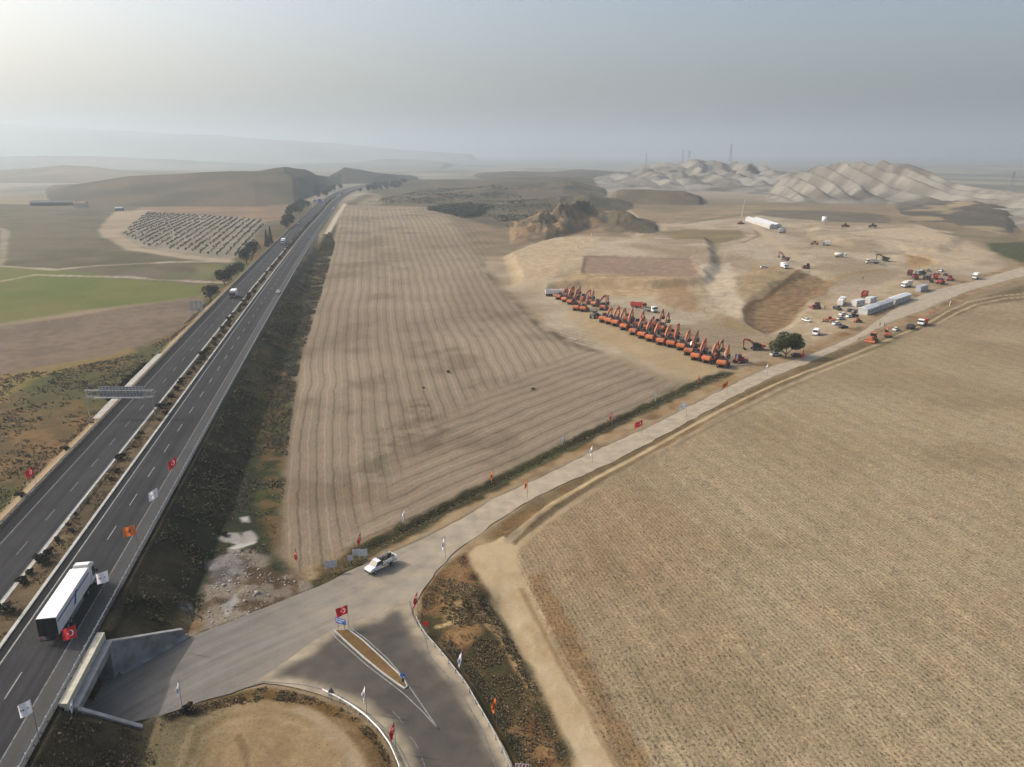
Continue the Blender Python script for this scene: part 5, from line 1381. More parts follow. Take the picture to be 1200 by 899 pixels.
def make_semi():
    o = empty('semi_truck', '', 'semi truck')
    # trailer: x from 0 (rear) to 13.6, tractor ahead
    MB().box(.1, 13.6, -.45, .45, .95, 1.25).build('chassis', BLACKM, o)
    b = MB().box(.12, 13.6, -1.275, 1.275, 1.25, 3.98, bev=.04).build('trailer_box', WHITE, o)
    MB().box(.1, 13.6, -1.25, 1.25, 3.982, 4.02, bev=.01).build('roof', WHITE_R, b)
    for s in (-1, 1): MB().box(.08, .125, s * .63 - .61, s * .63 + .61, 1.28, 3.94, bev=.02).build('rear_door', DARKR, b)
    rails = MB()
    for y in (-1.24, -.62, -.02, .02, .62, 1.24): rails.box(.04, .078, y - .02, y + .02, 1.3, 3.92)
    rails.build('door_bar', BLACKM, b)
    for s in (-1, 1):
        st = MB(); st.box(.3, 13.5, s * 1.279 - .002, s * 1.279 + .004, 3.05, 3.35)
        st.prism([(6.4, 1.9), (7.2, 1.9), (8.3, 3.6), (7.5, 3.6)], s * 1.283 - .002, s * 1.283 + .004)
        st.build('blue_stripe', P_BLUE, b)
        MB().box(3.8, 10.2, s * 1.2 - .02, s * 1.2 + .02, .45, 1.2, bev=.02).build('side_skirt', P_GREY, o)
    MB().box(0.02, .12, -1.25, 1.25, .5, .72, bev=.02).build('rear_bumper', BLACKM, o)
    for s in (-1, 1): MB().box(-.01, .02, s * 1.0 - .2, s * 1.0 + .2, .8, .95).build('tail_light', TAIL, o)
    wheels(o, [(x, y) for x in (2.1, 3.4, 4.7) for y in (-1.08, 1.08)] + [(x, y) for x in (12.2,) for y in (-1.05, 1.05)] + [(15.6, -1.08), (15.6, 1.08)], .5, .34)
    MB().box(11.2, 16.2, -.5, .5, .55, .9).build('tractor_frame', BLACKM, o)
    c = truck_cab(o, 14.25, WHITE, 1.24, 3.75, 2.25)
    MB().prism([(14.3, 3.75), (16.0, 3.75), (15.5, 4.05), (14.3, 4.15)], -1.1, 1.1, bev=.08).build('air_deflector', WHITE, c)
    return o

def make_truck(body, cabm, bodym, L=7.6, name='truck', cat='truck'):
    def f():
        o = empty(name, '', cat); h = L / 2
        MB().box(-h + .1, h - .3, -.45, .45, .6, .95).build('chassis', BLACKM, o)
        truck_cab(o, h - 2.0, cabm, 1.2, 2.85)
        if body == 'box': 
            b = MB().box(-h, h - 2.15, -1.25, 1.25, 1.0, 3.5, bev=.05).build('cargo_box', bodym, o); MB().box(-h - .02, -h + .02, -1.1, 1.1, 1.1, 3.4).build('rear_door', P_GREY, b)
        elif body == 'tank':
            m = MB(); m.tube((-h, 0, 2.1), (h - 2.3, 0, 2.1), 1.12, 1.12, 20); t = m.build('tank', bodym, o, True); MB().box(-h + .6, h - 3, -.3, .3, 3.2, 3.32).build('hatch_walk', GALV, t)
        elif body == 'dump':
            m = MB(); x0, x1 = -h, h - 2.2
            m.prism([(x0 + .15, 1.1), (x1, 1.1), (x1, 2.7), (x0 - .1, 2.5)], -1.25, -1.15); m.prism([(x0 + .15, 1.1), (x1, 1.1), (x1, 2.7), (x0 - .1, 2.5)], 1.15, 1.25)
            m.box(x1 - .1, x1, -1.15, 1.15, 1.1, 3.0); m.box(x0 + .1, x1 - .1, -1.15, 1.15, 1.1, 1.22); m.prism([(x0 + .15, 1.1), (x0 + .25, 1.1), (x0, 2.5), (x0 - .1, 2.5)], -1.15, 1.15)
            for x in (x0 + 1.2, x0 + 2.4, x0 + 3.6):
                for s in (-1, 1): m.box(x - .06, x + .06, s * 1.29 - .04, s * 1.29 + .04, 1.1, 2.5)
            b = m.build('dump_body', bodym, o)
            q = MB(); n = 8
            for i in range(n):
                for j in range(n):
                    def zz(a, c): return 1.7 + .55 * math.sin(math.pi * a / n) * math.sin(math.pi * c / n) + .08 * math.sin(a * 3.1 + c * 1.7)
                    def pt(a, c): return (x0 + .2 + (x1 - x0 - .35) * a / n, -1.14 + 2.28 * c / n, zz(a, c))
                    q.quad(pt(i, j), pt(i + 1, j), pt(i + 1, j + 1), pt(i, j + 1))
            q.build('load', mat('earth_load', (.24, .18, .11), .95, var=.3, bump=.4), b)
        elif body == 'flat':
            m = MB().box(-h, h - 2.2, -1.22, 1.22, 1.0, 1.2)
            for s in (-1, 1): m.box(-h, h - 2.2, s * 1.2 - .03, s * 1.2 + .03, 1.2, 1.6)
            m.build('flatbed', bodym, o)
            MB().box(-h + .6, h - 3., -.9, .9, 1.2, 2.0, bev=.1, taper=(.8, .7)).build('load', LOADD, o)
        wheels(o, [(h - 1.1, y) for y in (-1.0, 1.0)] + [(x, y) for x in (-h + 1.2, -h + 2.45) for y in (-1.0, 1.0)], .5, .38)
        for s in (-1, 1): MB().box(-h - .03, -h + .03, s * 1.0 - .18, s * 1.0 + .18, .72, .9).build('tail_light', TAIL, o)
        return o
    return f

def make_pickup():
    """light truck: white crew cab, white stake sides, dark load"""
    o = empty('pickup_truck', '', 'pickup truck')
    MB().box(-2.9, 2.6, -.4, .4, .5, .75).build('chassis', BLACKM, o)
    b = MB().prism([(.3, .55), (2.9, .55), (2.95, .95), (2.75, 1.12), (1.75, 1.25), (.3, 1.3)], -.92, .92, bev=.09).build('body', P_WHITE, o)
    MB().box(.28, 1.8, -.86, .86, 1.28, 1.32).build('waist_trim', P_GREY, o)
    cabin(o, [(1.85, 1.27), (1.2, 1.93), (.45, 1.93), (.32, 1.27)], .86, .12, GLASS, P_WHITE)
    MB().box(2.8, 3.02, -.9, .9, .38, .62, bev=.05).build('bumper', BLACKM, o)
    lamps(o, 2.93, -3.15, .66, .85, .85)
    bed = MB().box(-3.1, .2, -1.02, 1.02, .85, .98).build('cargo_bed', P_GREY, o)
    for s in (-1, 1):
        m = MB()
        for k in range(6): m.box(-3.08 + k * .62, -3.0 + k * .62, s * 1.0 - .04, s * 1.0 + .04, .98, 1.72)
        for z in (1.05, 1.3, 1.55): m.box(-3.1, .2, s * 1.0 - .02, s * 1.0 + .02, z, z + .16)
        m.build('side_board', P_WHITE, bed)
    MB().box(-3.12, -3.06, -1., 1., 1.0, 1.7).build('tailgate', P_WHITE, bed)
    m = MB(); rnd = random.Random(5)
    for k in range(26):
        x, y = rnd.uniform(-2.8, -.1), rnd.uniform(-.75, .75); s = rnd.uniform(.15, .32)
        m.box(x - s, x + s, y - s, y + s, .985, 1.45 + rnd.uniform(0, .42), bev=.05, taper=(.7, .7))
    m.build('load', LOADD, bed)
    r = MB()
    for y in (-.8, .8): r.bar((-.05, y, .9), (-.05, y, 2.1), .06)
    r.bar((-.05, -.8, 2.1), (-.05, .8, 2.1), .06); r.build('headboard', BLACKM, bed)
    wheels(o, [(1.95, -.85), (1.95, .85), (-1.9, -.85), (-1.9, .85)], .37, .26)
    return o

def make_coach():
    o = empty('coach', '', 'coach')
    MB().prism([(-5.8, .45), (5.8, .45), (5.85, 1.6), (5.55, 3.0), (5.3, 3.15), (-5.75, 3.15), (-5.85, 2.8)], -1.24, 1.24, bev=.12).build('body', P_WHITE, o)
    for s in (-1, 1): MB().box(-5.3, 5.0, s * 1.245 - .01, s * 1.245 + .01, 1.7, 2.6).build('side_window', GLASS, o)
    MB().prism([(5.87, 1.5), (5.62, 2.85), (5.57, 2.85), (5.82, 1.5)], -1.1, 1.1, M=Matrix.Translation((.04, 0, 0))).build('windscreen', GLASS, o)
    MB().box(-2.5, .5, -.8, .8, 3.15, 3.38, bev=.08).build('roof_unit', P_SILVER, o)
    wheels(o, [(3.8, -1.05), (3.8, 1.05), (-3.2, -1.05), (-3.2, 1.05)], .5, .32, False)
    lamps(o, 5.85, -5.83, .95, .9, 1.1)
    return o

def make_tipper():
    """white tipping trailer with a dark tractor"""
    o = empty('tipper_trailer_truck', '', 'tipper truck')
    m = MB()
    for s in (-1, 1): m.prism([(-4.8, 1.35), (3.6, 1.35), (3.7, 3.3), (-5.0, 3.3)], s * 1.25 - .05, s * 1.25 + .05)
    m.box(3.55, 3.65, -1.2, 1.2, 1.35, 3.3); m.prism([(-4.8, 1.35), (-4.7, 1.35), (-4.9, 3.3), (-5., 3.3)], -1.2, 1.2); m.box(-4.75, 3.55, -1.2, 1.2, 1.35, 1.5)
    m.build('tipper_body', WHITE, o)
    MB().box(-4.6, 6., -.45, .45, .9, 1.3).build('chassis', BLACKM, o)
    truck_cab(o, 4.3, P_SILVER, 1.2, 3.2, 2.)
    wheels(o, [(x, y) for x in (-4., -2.8, -1.6, 3.4, 5.6) for y in (-1.05, 1.05)], .5, .35, False)
    return o

# ------------------------------------------------------------------ machines
def tracks(o, L=4.3, gauge=1.15, w=.58, h=.92):
    for s in (-1, 1):
        r = h / 2; m = MB(); pr = []
        for k in range(9): a = math.pi / 2 + math.pi * k / 8; pr.append((-L / 2 + r + r * math.cos(a), r + r * math.sin(a)))
        for k in range(9): a = -math.pi / 2 + math.pi * k / 8; pr.append((L / 2 - r + r * math.cos(a), r + r * math.sin(a)))
        m.prism(pr, s * gauge - w / 2, s * gauge + w / 2)
        n = 14
        for k in range(n):
            x = -L / 2 + .35 + (L - .7) * k / (n - 1); m.box(x - .07, x + .07, s * gauge - w / 2 - .02, s * gauge + w / 2 + .02, h, h + .05)
        m.build('track', TRACK, o)

def limb(pts, w, h0):
    """box-section arm through points in x-z: (x, z, half height)"""
    m = MB(); bm = m.bm; rings = []
    for i, (x, z, hh) in enumerate(pts):
        a = Vector(pts[max(0, i - 1)][:2]); b = Vector(pts[min(len(pts) - 1, i + 1)][:2]); d = (b - a).normalized(); n = Vector((-d.y, d.x))
        rings.append([bm.verts.new((x + n.x * hh * s, y, z + n.y * hh * s)) for s, y in ((1, -w), (1, w), (-1, w), (-1, -w))])
    for r0, r1 in zip(rings[:-1], rings[1:]):
        for k in range(4): bm.faces.new((r0[k], r0[(k + 1) % 4], r1[(k + 1) % 4], r1[k]))
    bm.faces.new(rings[0][::-1]); bm.faces.new(rings[-1]); bmesh.ops.recalc_face_normals(bm, faces=bm.faces[:])
    return m

def make_excavator(pm, pose=0, dark=False):
    def f():
        o = empty('excavator', '', 'excavator')
        tracks(o)
        MB().tube((0, 0, .85), (0, 0, 1.1), .75, .75, 20).build('slew_ring', BLACKM, o)
        u = MB().box(-1.7, 1.55, -1.32, 1.32, 1.1, 1.55, bev=.05)
        u.build('upper_deck', BLACKM if dark else pm, o)
        pr = [(-1.35, 1.12), (-1.35, 2.3), (-2.35, 2.3), (-2.75, 2.1), (-2.85, 1.6), (-2.7, 1.15)]
        MB().prism(pr, -1.4, 1.4, bev=.14).build('counterweight', pm, o)
        MB().box(-1.34, .1, -1.3, 1.3, 1.56, 2.28, bev=.08).box(-1.2, -.35, -.9, .95, 2.28, 2.42, bev=.05).build('engine_hood', BLACKM, o)
        MB().tube((-.9, -.75, 2.3), (-.9, -.75, 2.8), .07).build('exhaust', BLACKM, o)
        c = MB().prism([(.15, 1.56), (1.75, 1.56), (1.8, 2.2), (1.45, 3.0), (.15, 3.0)], .32, 1.3, bev=.06).build('cab', BLACKM, o)
        for s, y in ((1, 1.312), (-1, .308)): MB().prism([(.3, 1.95), (1.62, 1.95), (1.62, 2.2), (1.36, 2.85), (.3, 2.85)], y - .008, y + .008).build('side_window', GLASS, c)
        MB().prism([(1.82, 1.8), (1.84, 2.2), (1.52, 2.9), (1.48, 2.9), (1.78, 2.2), (1.78, 1.8)], .42, 1.2).build('windscreen', GLASS, c)
        if pose == 0:
            B = [(.9, 1.7, .28), (1.9, 3.5, .42), (3.0, 4.7, .42), (4.7, 5.35, .2)]; S = [(4.25, 5.75, .16), (4.75, 5.2, .34), (5.3, 2.5, .16)]; K = (5.3, 2.3)
        elif pose == 1:
            B = [(.9, 1.7, .28), (1.5, 3.7, .42), (2.3, 5.2, .42), (3.7, 6.2, .2)]; S = [(3.2, 6.5, .16), (3.8, 6.1, .34), (4.7, 3.5, .16)]; K = (4.7, 3.3)
        else:
            B = [(.9, 1.7, .28), (2.2, 3.1, .42), (3.5, 3.9, .42), (5.4, 4.0, .2)]; S = [(5.0, 4.5, .16), (5.45, 3.9, .34), (5.2, 1.2, .16)]; K = (5.2, 1.0)
        b = limb(B, .24, 0).build('boom', pm, o)
        for s in (-1, 1): MB().tube((1.3, s * .36, 1.5), (B[1][0] + .55, s * .36, B[1][1] + .35), .1, .1).build('boom_cylinder', CHROME, b)
        st = limb(S, .17, 0).build('stick', pm, b)
        MB().tube((B[2][0], 0, B[2][1] + .5), (S[0][0], 0, S[0][1]), .09).build('stick_cylinder', CHROME, b)
        kx, kz = K
        k = MB(); prof = [(kx + .1, kz + .25), (kx + .2, kz - .3), (kx - .15, kz - .85), (kx - .75, kz - .95), (kx - 1.05, kz - .5), (kx - .95, kz - .5), (kx - .7, kz - .8), (kx - .2, kz - .72), (kx + .05, kz - .25), (kx - .05, kz + .25)]
        k.prism(prof, -.55, .55)
        for s in (-1, 1): k.prism([(kx, kz + .1), (kx + .12, kz - .3), (kx - .18, kz - .8), (kx - .75, kz - .88), (kx - .98, kz - .5)], s * .53 - .02, s * .53 + .02)
        k.build('bucket', BLACKM, o)
        return o
    return f

def make_loader(pm):
    def f():
        o = empty('wheel_loader', '', 'wheel loader')
        MB().box(-3.0, -.3, -1.1, 1.1, 1.0, 2.15, bev=.12).build('rear_body', pm, o)
        MB().box(-.2, 1.9, -.75, .75, .9, 1.7, bev=.08).build('front_frame', pm, o)
        c = MB().box(-.9, .6, -.8, .8, 1.7, 3.2, bev=.08, taper=(.88, .9)).build('cab', BLACKM, o)
        MB().box(-.75, .68, -.83, .83, 2.2, 3.0, taper=(.9, .93)).build('window', GLASS, c)
        MB().box(-.85, .55, -.78, .78, 3.18, 3.28, bev=.03).build('roof', pm, c)
        for s in (-1, 1): limb([(.9, 1.9, .14), (2.2, 1.7, .18), (3.0, .8, .12)], .09, 0).build('lift_arm', pm, o).location = (0, s * .6, 0)
        b = MB().prism([(2.9, .25), (3.9, .15), (3.95, .22), (3.2, .5), (3.1, 1.2), (3.3, 1.5), (3.2, 1.52), (2.95, 1.2)], -1.4, 1.4)
        b.build('bucket', pm, o)
        wheels(o, [(1.4, -1.05), (1.4, 1.05), (-1.9, -1.05), (-1.9, 1.05)], .78, .58)
        return o
    return f

def make_dozer(pm):
    def f():
        o = empty('bulldozer', '', 'bulldozer')
        tracks(o, 3.9, 1.1, .6, 1.05)
        MB().box(-1.9, .2, -.85, .85, .9, 1.9, bev=.1).build('body', pm, o)
        MB().box(.1, 2.0, -.62, .62, .95, 2.0, bev=.1).build('engine_hood', pm, o)
        c = MB().box(-1.5, .1, -.85, .85, 1.9, 3.1, bev=.06, taper=(.9, .9)).build('cab', BLACKM, o)
        MB().box(-1.4, .16, -.88, .88, 2.2, 2.95, taper=(.92, .92)).build('window', GLASS, c)
        MB().box(-1.6, .2, -.9, .9, 3.1, 3.2, bev=.03).build('roof', pm, c)
        MB().tube((1.3, .3, 1.9), (1.3, .3, 2.7), .07).build('exhaust', BLACKM, o)
        pr = [(2.6, .2), (2.75, .2), (2.95, .5), (2.85, 1.0), (3.0, 1.45), (2.85, 1.47), (2.68, 1.0), (2.75, .5)]
        MB().prism(pr, -1.75, 1.75).build('blade', pm, o)
        for s in (-1, 1): MB().bar((-.6, s * 1.5, .55), (2.65, s * 1.5, .5), .2).build('push_arm', pm, o)
        return o
    return f

def make_crane():
    o = empty('mobile_crane', '', 'mobile crane')
    MB().box(-4, 4, -1.2, 1.2, .8, 1.6, bev=.08).build('carrier', P_DKRED, o)
    MB().box(-2.6, .6, -1.1, 1.1, 1.6, 2.9, bev=.1).build('upper_works', P_DKRED, o)
    MB().box(.7, 2.0, .1, 1.1, 1.6, 3.0, bev=.08).build('cab', BLACKM, o)
    b = MB(); b.bar((-.5, 0, 2.6), (2.2, 0, 17), .55); b.bar((2.2, 0, 17), (3.4, 0, 23), .35); b.build('boom', STEEL, o)
    MB().tube((3.4, 0, 23), (3.4, 0, 14), .04).build('hoist_rope', BLACKM, o)
    wheels(o, [(x, y) for x in (-3, -1.5, 1.5, 3) for y in (-1.05, 1.05)], .55, .4, False)
    return o

# ------------------------------------------------------------------ people
def make_person(top, legs, seed=0):
    def f():
        o = empty('person', '', 'person')
        V = [(0,0,.95),(0,0,1.2),(0,0,1.42),(0,0,1.5),(.0,0,1.62),(.01,0,1.72),(.0,.19,1.4),(.02,.25,1.12),(.1,.24,.88),(.0,-.19,1.4),(-.02,-.25,1.12),(.06,-.25,.88),(.0,.1,.88),(.05,.11,.48),(.0,.12,.07),(.12,.12,.04),(.0,-.1,.88),(-.03,-.11,.48),(-.08,-.12,.07),(.04,-.12,.04)]
        E = [(0,1),(1,2),(2,3),(3,4),(4,5),(2,6),(6,7),(7,8),(2,9),(9,10),(10,11),(0,12),(12,13),(13,14),(14,15),(0,16),(16,17),(17,18),(18,19)]
        rad = [.15,.15,.16,.06,.1,.085,.07,.05,.04,.07,.05,.04,.1,.07,.05,.045,.1,.07,.05,.045]
        me = bpy.data.meshes.new('body'); me.from_pydata(V, E, []); t = bpy.data.objects.new('body_skin', me); COL.objects.link(t)
        md = t.modifiers.new('skin', 'SKIN'); t.modifiers.new('sub', 'SUBSURF').levels = 1
        for i, r in enumerate(rad): me.skin_vertices[0].data[i].radius = (r * .9, r)
        me.skin_vertices[0].data[0].use_root = True
        dg = bpy.context.evaluated_depsgraph_get(); m2 = bpy.data.meshes.new_from_object(t.evaluated_get(dg)); bpy.data.objects.remove(t)
        m2.name = 'body'
        for m in (mat('skin', (.35, .2, .13), .6, var=.05), top, legs): m2.materials.append(m)
        for p in m2.polygons:
            c = p.center
            p.material_index = 0 if c.z > 1.5 or (abs(c.y) > .2 and c.z < .95) else (1 if c.z > .92 else 2)
        link('body', m2, None, o)
        h = MB(); r = bmesh.ops.create_uvsphere(h.bm, u_segments=10, v_segments=6, radius=.105)
        bmesh.ops.transform(h.bm, matrix=Matrix.Translation((-.015, 0, 1.745)), verts=r['verts'])
        bmesh.ops.delete(h.bm, geom=[v for v in h.bm.verts if v.co.z < 1.68], context='VERTS')
        h.build('hair', mat('dark_hair', (.02, .015, .012), .8, var=.1), o)
        return o
    return f
# ------------------------------------------------------------------ vegetation
RNG = np.random.default_rng(11)
LEAF_DARK = leaf_mat('leaves_dark_evergreen', [(.012,.020,.010),(.022,.032,.014),(.035,.045,.020),(.018,.024,.014)])
LEAF_OLIVE = leaf_mat('leaves_olive', [(.04,.046,.028),(.06,.065,.04),(.085,.088,.058),(.048,.052,.033)])
LEAF_GREEN = leaf_mat('leaves_green', [(.03,.038,.013),(.055,.062,.022),(.085,.088,.032),(.04,.047,.017)])
LEAF_SHRUB = leaf_mat('leaves_median_shrub', [(.016,.018,.010),(.030,.030,.016),(.050,.042,.022),(.022,.024,.012)])
LEAF_DRY = leaf_mat('scrub_mixed', [(.05,.05,.027),(.085,.075,.042),(.13,.10,.058),(.066,.062,.034),(.16,.122,.074),(.058,.06,.03)])
LEAF_GRASSY = leaf_mat('scrub_dry_grass', [(.16,.11,.055),(.11,.075,.036),(.20,.15,.08),(.06,.055,.026),(.13,.085,.042),(.24,.18,.10)])
BARK = mat('bark', (.06, .045, .032), .95, var=.3, scale=8., bump=.4)

def quads_from(P, size, flat=.0, up=None):
    """randomly turned little leaf quads at points P"""
    n = len(P); a = RNG.normal(size=(n, 3)); a /= np.linalg.norm(a, axis=1)[:, None]
    if flat: a[:, 2] = np.abs(a[:, 2]) + flat; a /= np.linalg.norm(a, axis=1)[:, None]
    t = RNG.normal(size=(n, 3)); u = np.cross(a, t); u /= np.linalg.norm(u, axis=1)[:, None] + 1e-9; v = np.cross(a, u)
    s = (np.asarray(size) * np.ones(n))[:, None] * RNG.uniform(.6, 1.35, (n, 1))
    V = np.empty((n, 4, 3)); V[:, 0] = P - u * s; V[:, 1] = P - v * s * .55; V[:, 2] = P + u * s; V[:, 3] = P + v * s * .55
    return V.reshape(-1, 3), np.arange(n * 4).reshape(-1, 4)

def crown_points(n, rx, rz, zc, lobes=9, seed=0, hollow=.45):
    r = np.random.default_rng(seed); P = []
    for k in range(lobes):
        a = r.uniform(0, 2 * math.pi); q = r.uniform(.1, .78); el = r.uniform(-.75, .85)
        c = np.array([math.cos(a) * rx * q, math.sin(a) * rx * q, zc + el * rz * .62]); s = r.uniform(.26, .5)
        m = n // lobes; d = r.normal(size=(m, 3)); d /= np.linalg.norm(d, axis=1)[:, None]
        rad = r.uniform(hollow, 1.05, m) ** .6
        P.append(c + d * rad[:, None] * np.array([rx * s, rx * s, rz * s]))
    return np.vstack(P)

def make_tree(kind, h, rx, leafm, n=1800, leaf=.22, seed=0, trunk_h=.3, name='tree', cat='tree'):
    def f():
        o = empty(name, '', cat)
        r = random.Random(seed); m = MB(); th = h * trunk_h
        base_r = h * .032
        m.tube((0, 0, -.3), (0.05 * h * r.uniform(-.5, .5), 0, th), base_r, base_r * .75, 8)
        for k in range(6):
            a = k * 1.05 + r.uniform(-.3, .3); l = rx * r.uniform(.45, .75)
            m.tube((0, 0, th * .8), (math.cos(a) * l, math.sin(a) * l, th + (h - th) * r.uniform(.25, .6)), base_r * .5, base_r * .12, 6)
        m.build('trunk', BARK, o)
        rz = (h - th) / 2
        if kind == 'round': P = crown_points(n, rx, rz, th + rz, 19, seed)
        elif kind == 'cone':
            rr = np.random.default_rng(seed); t = rr.uniform(0, 1, n) ** 1.4; a = rr.uniform(0, 2 * math.pi, n)
            w = (1 - t) ** .8 * rx * (.65 + .35 * np.abs(np.sin(a * 2.5 + t * 9))) * rr.uniform(.5, 1., n) ** .5
            P = np.c_[np.cos(a) * w, np.sin(a) * w, th * .6 + t * (h - th * .6)]
        V, q = quads_from(P, leaf)
        me = np_mesh('crown', V, q); link('crown', me, leafm, o)
        return o
    return f

def bush_mesh(r, h, n, leaf, seed):
    P = crown_points(n, r, h * .55, h * .45, 7, seed, .3); P[:, 2] = np.maximum(P[:, 2], .03)
    V, q = quads_from(P, leaf); return np_mesh('foliage', V, q)

def make_bush(r, h, n, leaf, seed, leafm, name='shrub', cat='shrub'):
    def f():
        o = empty(name, '', cat)
        m = MB()
        for k in range(5):
            a = k * 1.256; m.tube((0, 0, -.15), (math.cos(a) * r * .4, math.sin(a) * r * .4, h * .6), .04, .015, 5)
        m.build('stem', BARK, o)
        link('foliage', bush_mesh(r, h, n, leaf, seed), leafm, o); return o
    return f

def on_land(pts):
    P = np.asarray(pts, float); return np.c_[P, land(P[:, 0], P[:, 1])[0]]

def scatter(name, pts, z, size, leafm, blades=6, lean=.55, height=1.):
    """tufts of blades: one object nobody could count"""
    n = len(pts); k = blades
    base_ = np.repeat(np.c_[pts, z], k, 0); s = np.repeat(size, k)[:, None]
    a = RNG.uniform(0, 2 * math.pi, n * k); tl = RNG.uniform(.1, lean, n * k)
    off = np.c_[np.cos(a), np.sin(a), np.zeros(n * k)] * s * RNG.uniform(0, .8, (n * k, 1))
    d = np.c_[np.cos(a) * tl, np.sin(a) * tl, np.ones(n * k) * height]; d /= np.linalg.norm(d, axis=1)[:, None]
    L = s * RNG.uniform(.6, 1.3, (n * k, 1)); b = base_ + off - np.array([0, 0, .04])
    w = np.c_[-np.sin(a), np.cos(a), np.zeros(n * k)] * s * RNG.uniform(.22, .5, (n * k, 1))
    V = np.empty((n * k, 4, 3)); V[:, 0] = b - w * .7; V[:, 1] = b + w * .7; V[:, 2] = b + d * L + w; V[:, 3] = b + d * L * .85 - w
    me = np_mesh(name, V.reshape(-1, 3), np.arange(n * k * 4).reshape(-1, 4))
    o = link(name, me, leafm); tag(o, kind='stuff'); return o

def sample(poly, n, keep=None):
    P = np.asarray(poly); lo, hi = P.min(0), P.max(0)
    out = []; tot = 0
    for _ in range(60):
        q = RNG.uniform(lo, hi, (n, 2)); s = sdist(q[:, 0], q[:, 1], P)
        ok = s < 0
        if keep is not None: ok &= keep(q[:, 0], q[:, 1])
        out.append(q[ok]); tot += ok.sum()
        if tot >= n: break
    return np.vstack(out)[:n]

def build_vegetation():
    # ---- shrubs in the median, thinning out towards the viewer
    grp = 'shrubs along the highway median'
    Yn = [77, 80, 84.5, 87, 89.5, 93, 97.5, 101, 103.5, 106, 110.5, 116]
    pos = []
    for (x, y, s) in ((8,715,1.2),(29,680,1.0),(36,669,.8),(42,656,1.25),(54,648,1.0),(63,632,.75),(76,612,.5),(84,620,.6),(62,600,.45),(103,587,.35),(131,560,.6),(139,550,.8),(138,535,1.15),(158,521,.5),(163,512,.7),(166,505,.55),(190,475,1.2),(195,482,.8),(199,472,.7),(201,462,.6),(186,490,.5)):
        X, Y = G(x, y + 3, HWZ + .2); pos.append((X, Y, s))
    y = 205.
    while y < 560:
        X = float(hw('K1', y) + hw('K2', y)) / 2 + random.uniform(-.9, .9); pos.append((X, y, random.uniform(.75, 1.35))); y += random.uniform(3.2, 7.5)
    protos = [PROTO.setdefault('mb%d' % k, None) for k in range(3)]
    mk = [make_bush(1.0, 1.15, 420, .17, 50 + k, LEAF_SHRUB) for k in range(3)]
    for k in range(3): del PROTO['mb%d' % k]
    pos.sort(key=lambda p: p[1])
    for i, (X, Y, s) in enumerate(pos):
        lo, hi = float(hw('K1', Y)) + .7, float(hw('K2', Y)) - .6
        X = min(max(X, lo + .5 * s), hi - .5 * s)
        dsc = 'large dark' if s > 1.1 else ('small dark' if s < .65 else 'dark round')
        place('mb%d' % (i % 3), mk[i % 3], f'{dsc} shrub on the highway median, {nth(i + 1)} from the near end', (X, Y, float(zh(Y)) + .15), random.uniform(0, 6), grp, s * 1.15)
    # far part of the median: an unbroken hedge
    Yh = np.repeat(np.arange(560, 1250, 1.2), 10); Yh = Yh + RNG.uniform(-1, 1, len(Yh))
    Xh = (hw('K1', Yh) + hw('K2', Yh)) / 2 + RNG.normal(0, .8, len(Yh)); Zh = zh(Yh) + RNG.uniform(.2, 1.7, len(Yh))
    V, q = quads_from(np.c_[Xh, Yh, Zh], .55); o = link('median_hedge', np_mesh('median_hedge', V, q), LEAF_SHRUB); tag(o, 'dark unbroken hedge along the distant part of the highway median', 'hedge')
    # ---- trees beside the far carriageway
    grp = 'trees beside the far carriageway'
    dark = [make_tree('round', 6.5, 3.4, LEAF_DARK, 1500, .33, 3, .14), make_tree('round', 7.5, 3.0, LEAF_DARK, 1500, .33, 8, .14), make_tree('cone', 9., 1.5, LEAF_DARK, 900, .28, 9, .1, 'cypress_tree')]
    for (x, y, k, s, lab) in ((247,351,0,1.05,'round dark evergreen tree nearest the panel route sign'),(263,333,0,1.15,'broad dark evergreen beside the far carriageway, first of the roadside clump'),
                             (271,328,1,1.,'dark evergreen in the middle of the roadside clump'),(279,322,0,1.,'dark evergreen at the upper end of the roadside clump'),
                             (289,309,1,1.25,'tall dark evergreen below the orchard corner'),(297,301,1,1.35,'tallest dark evergreen at the orchard corner by the highway'),
                             (313,290,2,1.2,'slim cypress left of its taller twin beside the far carriageway'),(317.5,287,2,1.3,'slim cypress nearest the highway above the orchard corner')):
        X, Y = G(x, y); X = min(X, float(hw('LG', Y)) - 3.)
        place('dt%d' % k, dark[k], lab, (X, Y, Z(X, Y)), random.uniform(0, 6), grp if k < 2 else 'cypresses beside the far carriageway', s * 1.2)
    # tall dark trees further up
    P = W([(331,272),(336,254),(352,243),(362,243),(352,252),(340,268)])
    for i, p in enumerate(sample(P, 16)):
        place('dt%d' % (i % 2), dark[i % 2], f'dark evergreen in the dense grove by the distant highway bend, {nth(i + 1)} of the grove', (p[0], p[1], Z(*p)), random.uniform(0, 6), 'grove beside the distant highway', random.uniform(1.1, 1.7))
    # planted trees on the ridge cutting above the bend
    k = 0
    for row in range(5):
        for j in range(16):
            x = 372 + j * 6.4 + row * 1.5; y = 223 - row * 3.8 - j * .35
            Yr = 1240 + row * 55 + j * 22; X = (x - 600) / F * (Yr * CP + 60 * SP); 
            if abs(X - float(hw_ref(Yr))) < 24: continue
            k += 1
            place('rt', make_tree('round', 9, 5.5, LEAF_DARK, 160, 1.2, 21, .15), f'dark planted tree in the {nth(row + 1)} row on the ridge cutting, {nth(j + 1)} along', (X + random.uniform(-4, 4), Yr + random.uniform(-8, 8), 0), 0, 'trees planted on the ridge cutting', random.uniform(.8, 1.3))
    RT = [o for o in COL.objects if o.get('group') == 'trees planted on the ridge cutting']
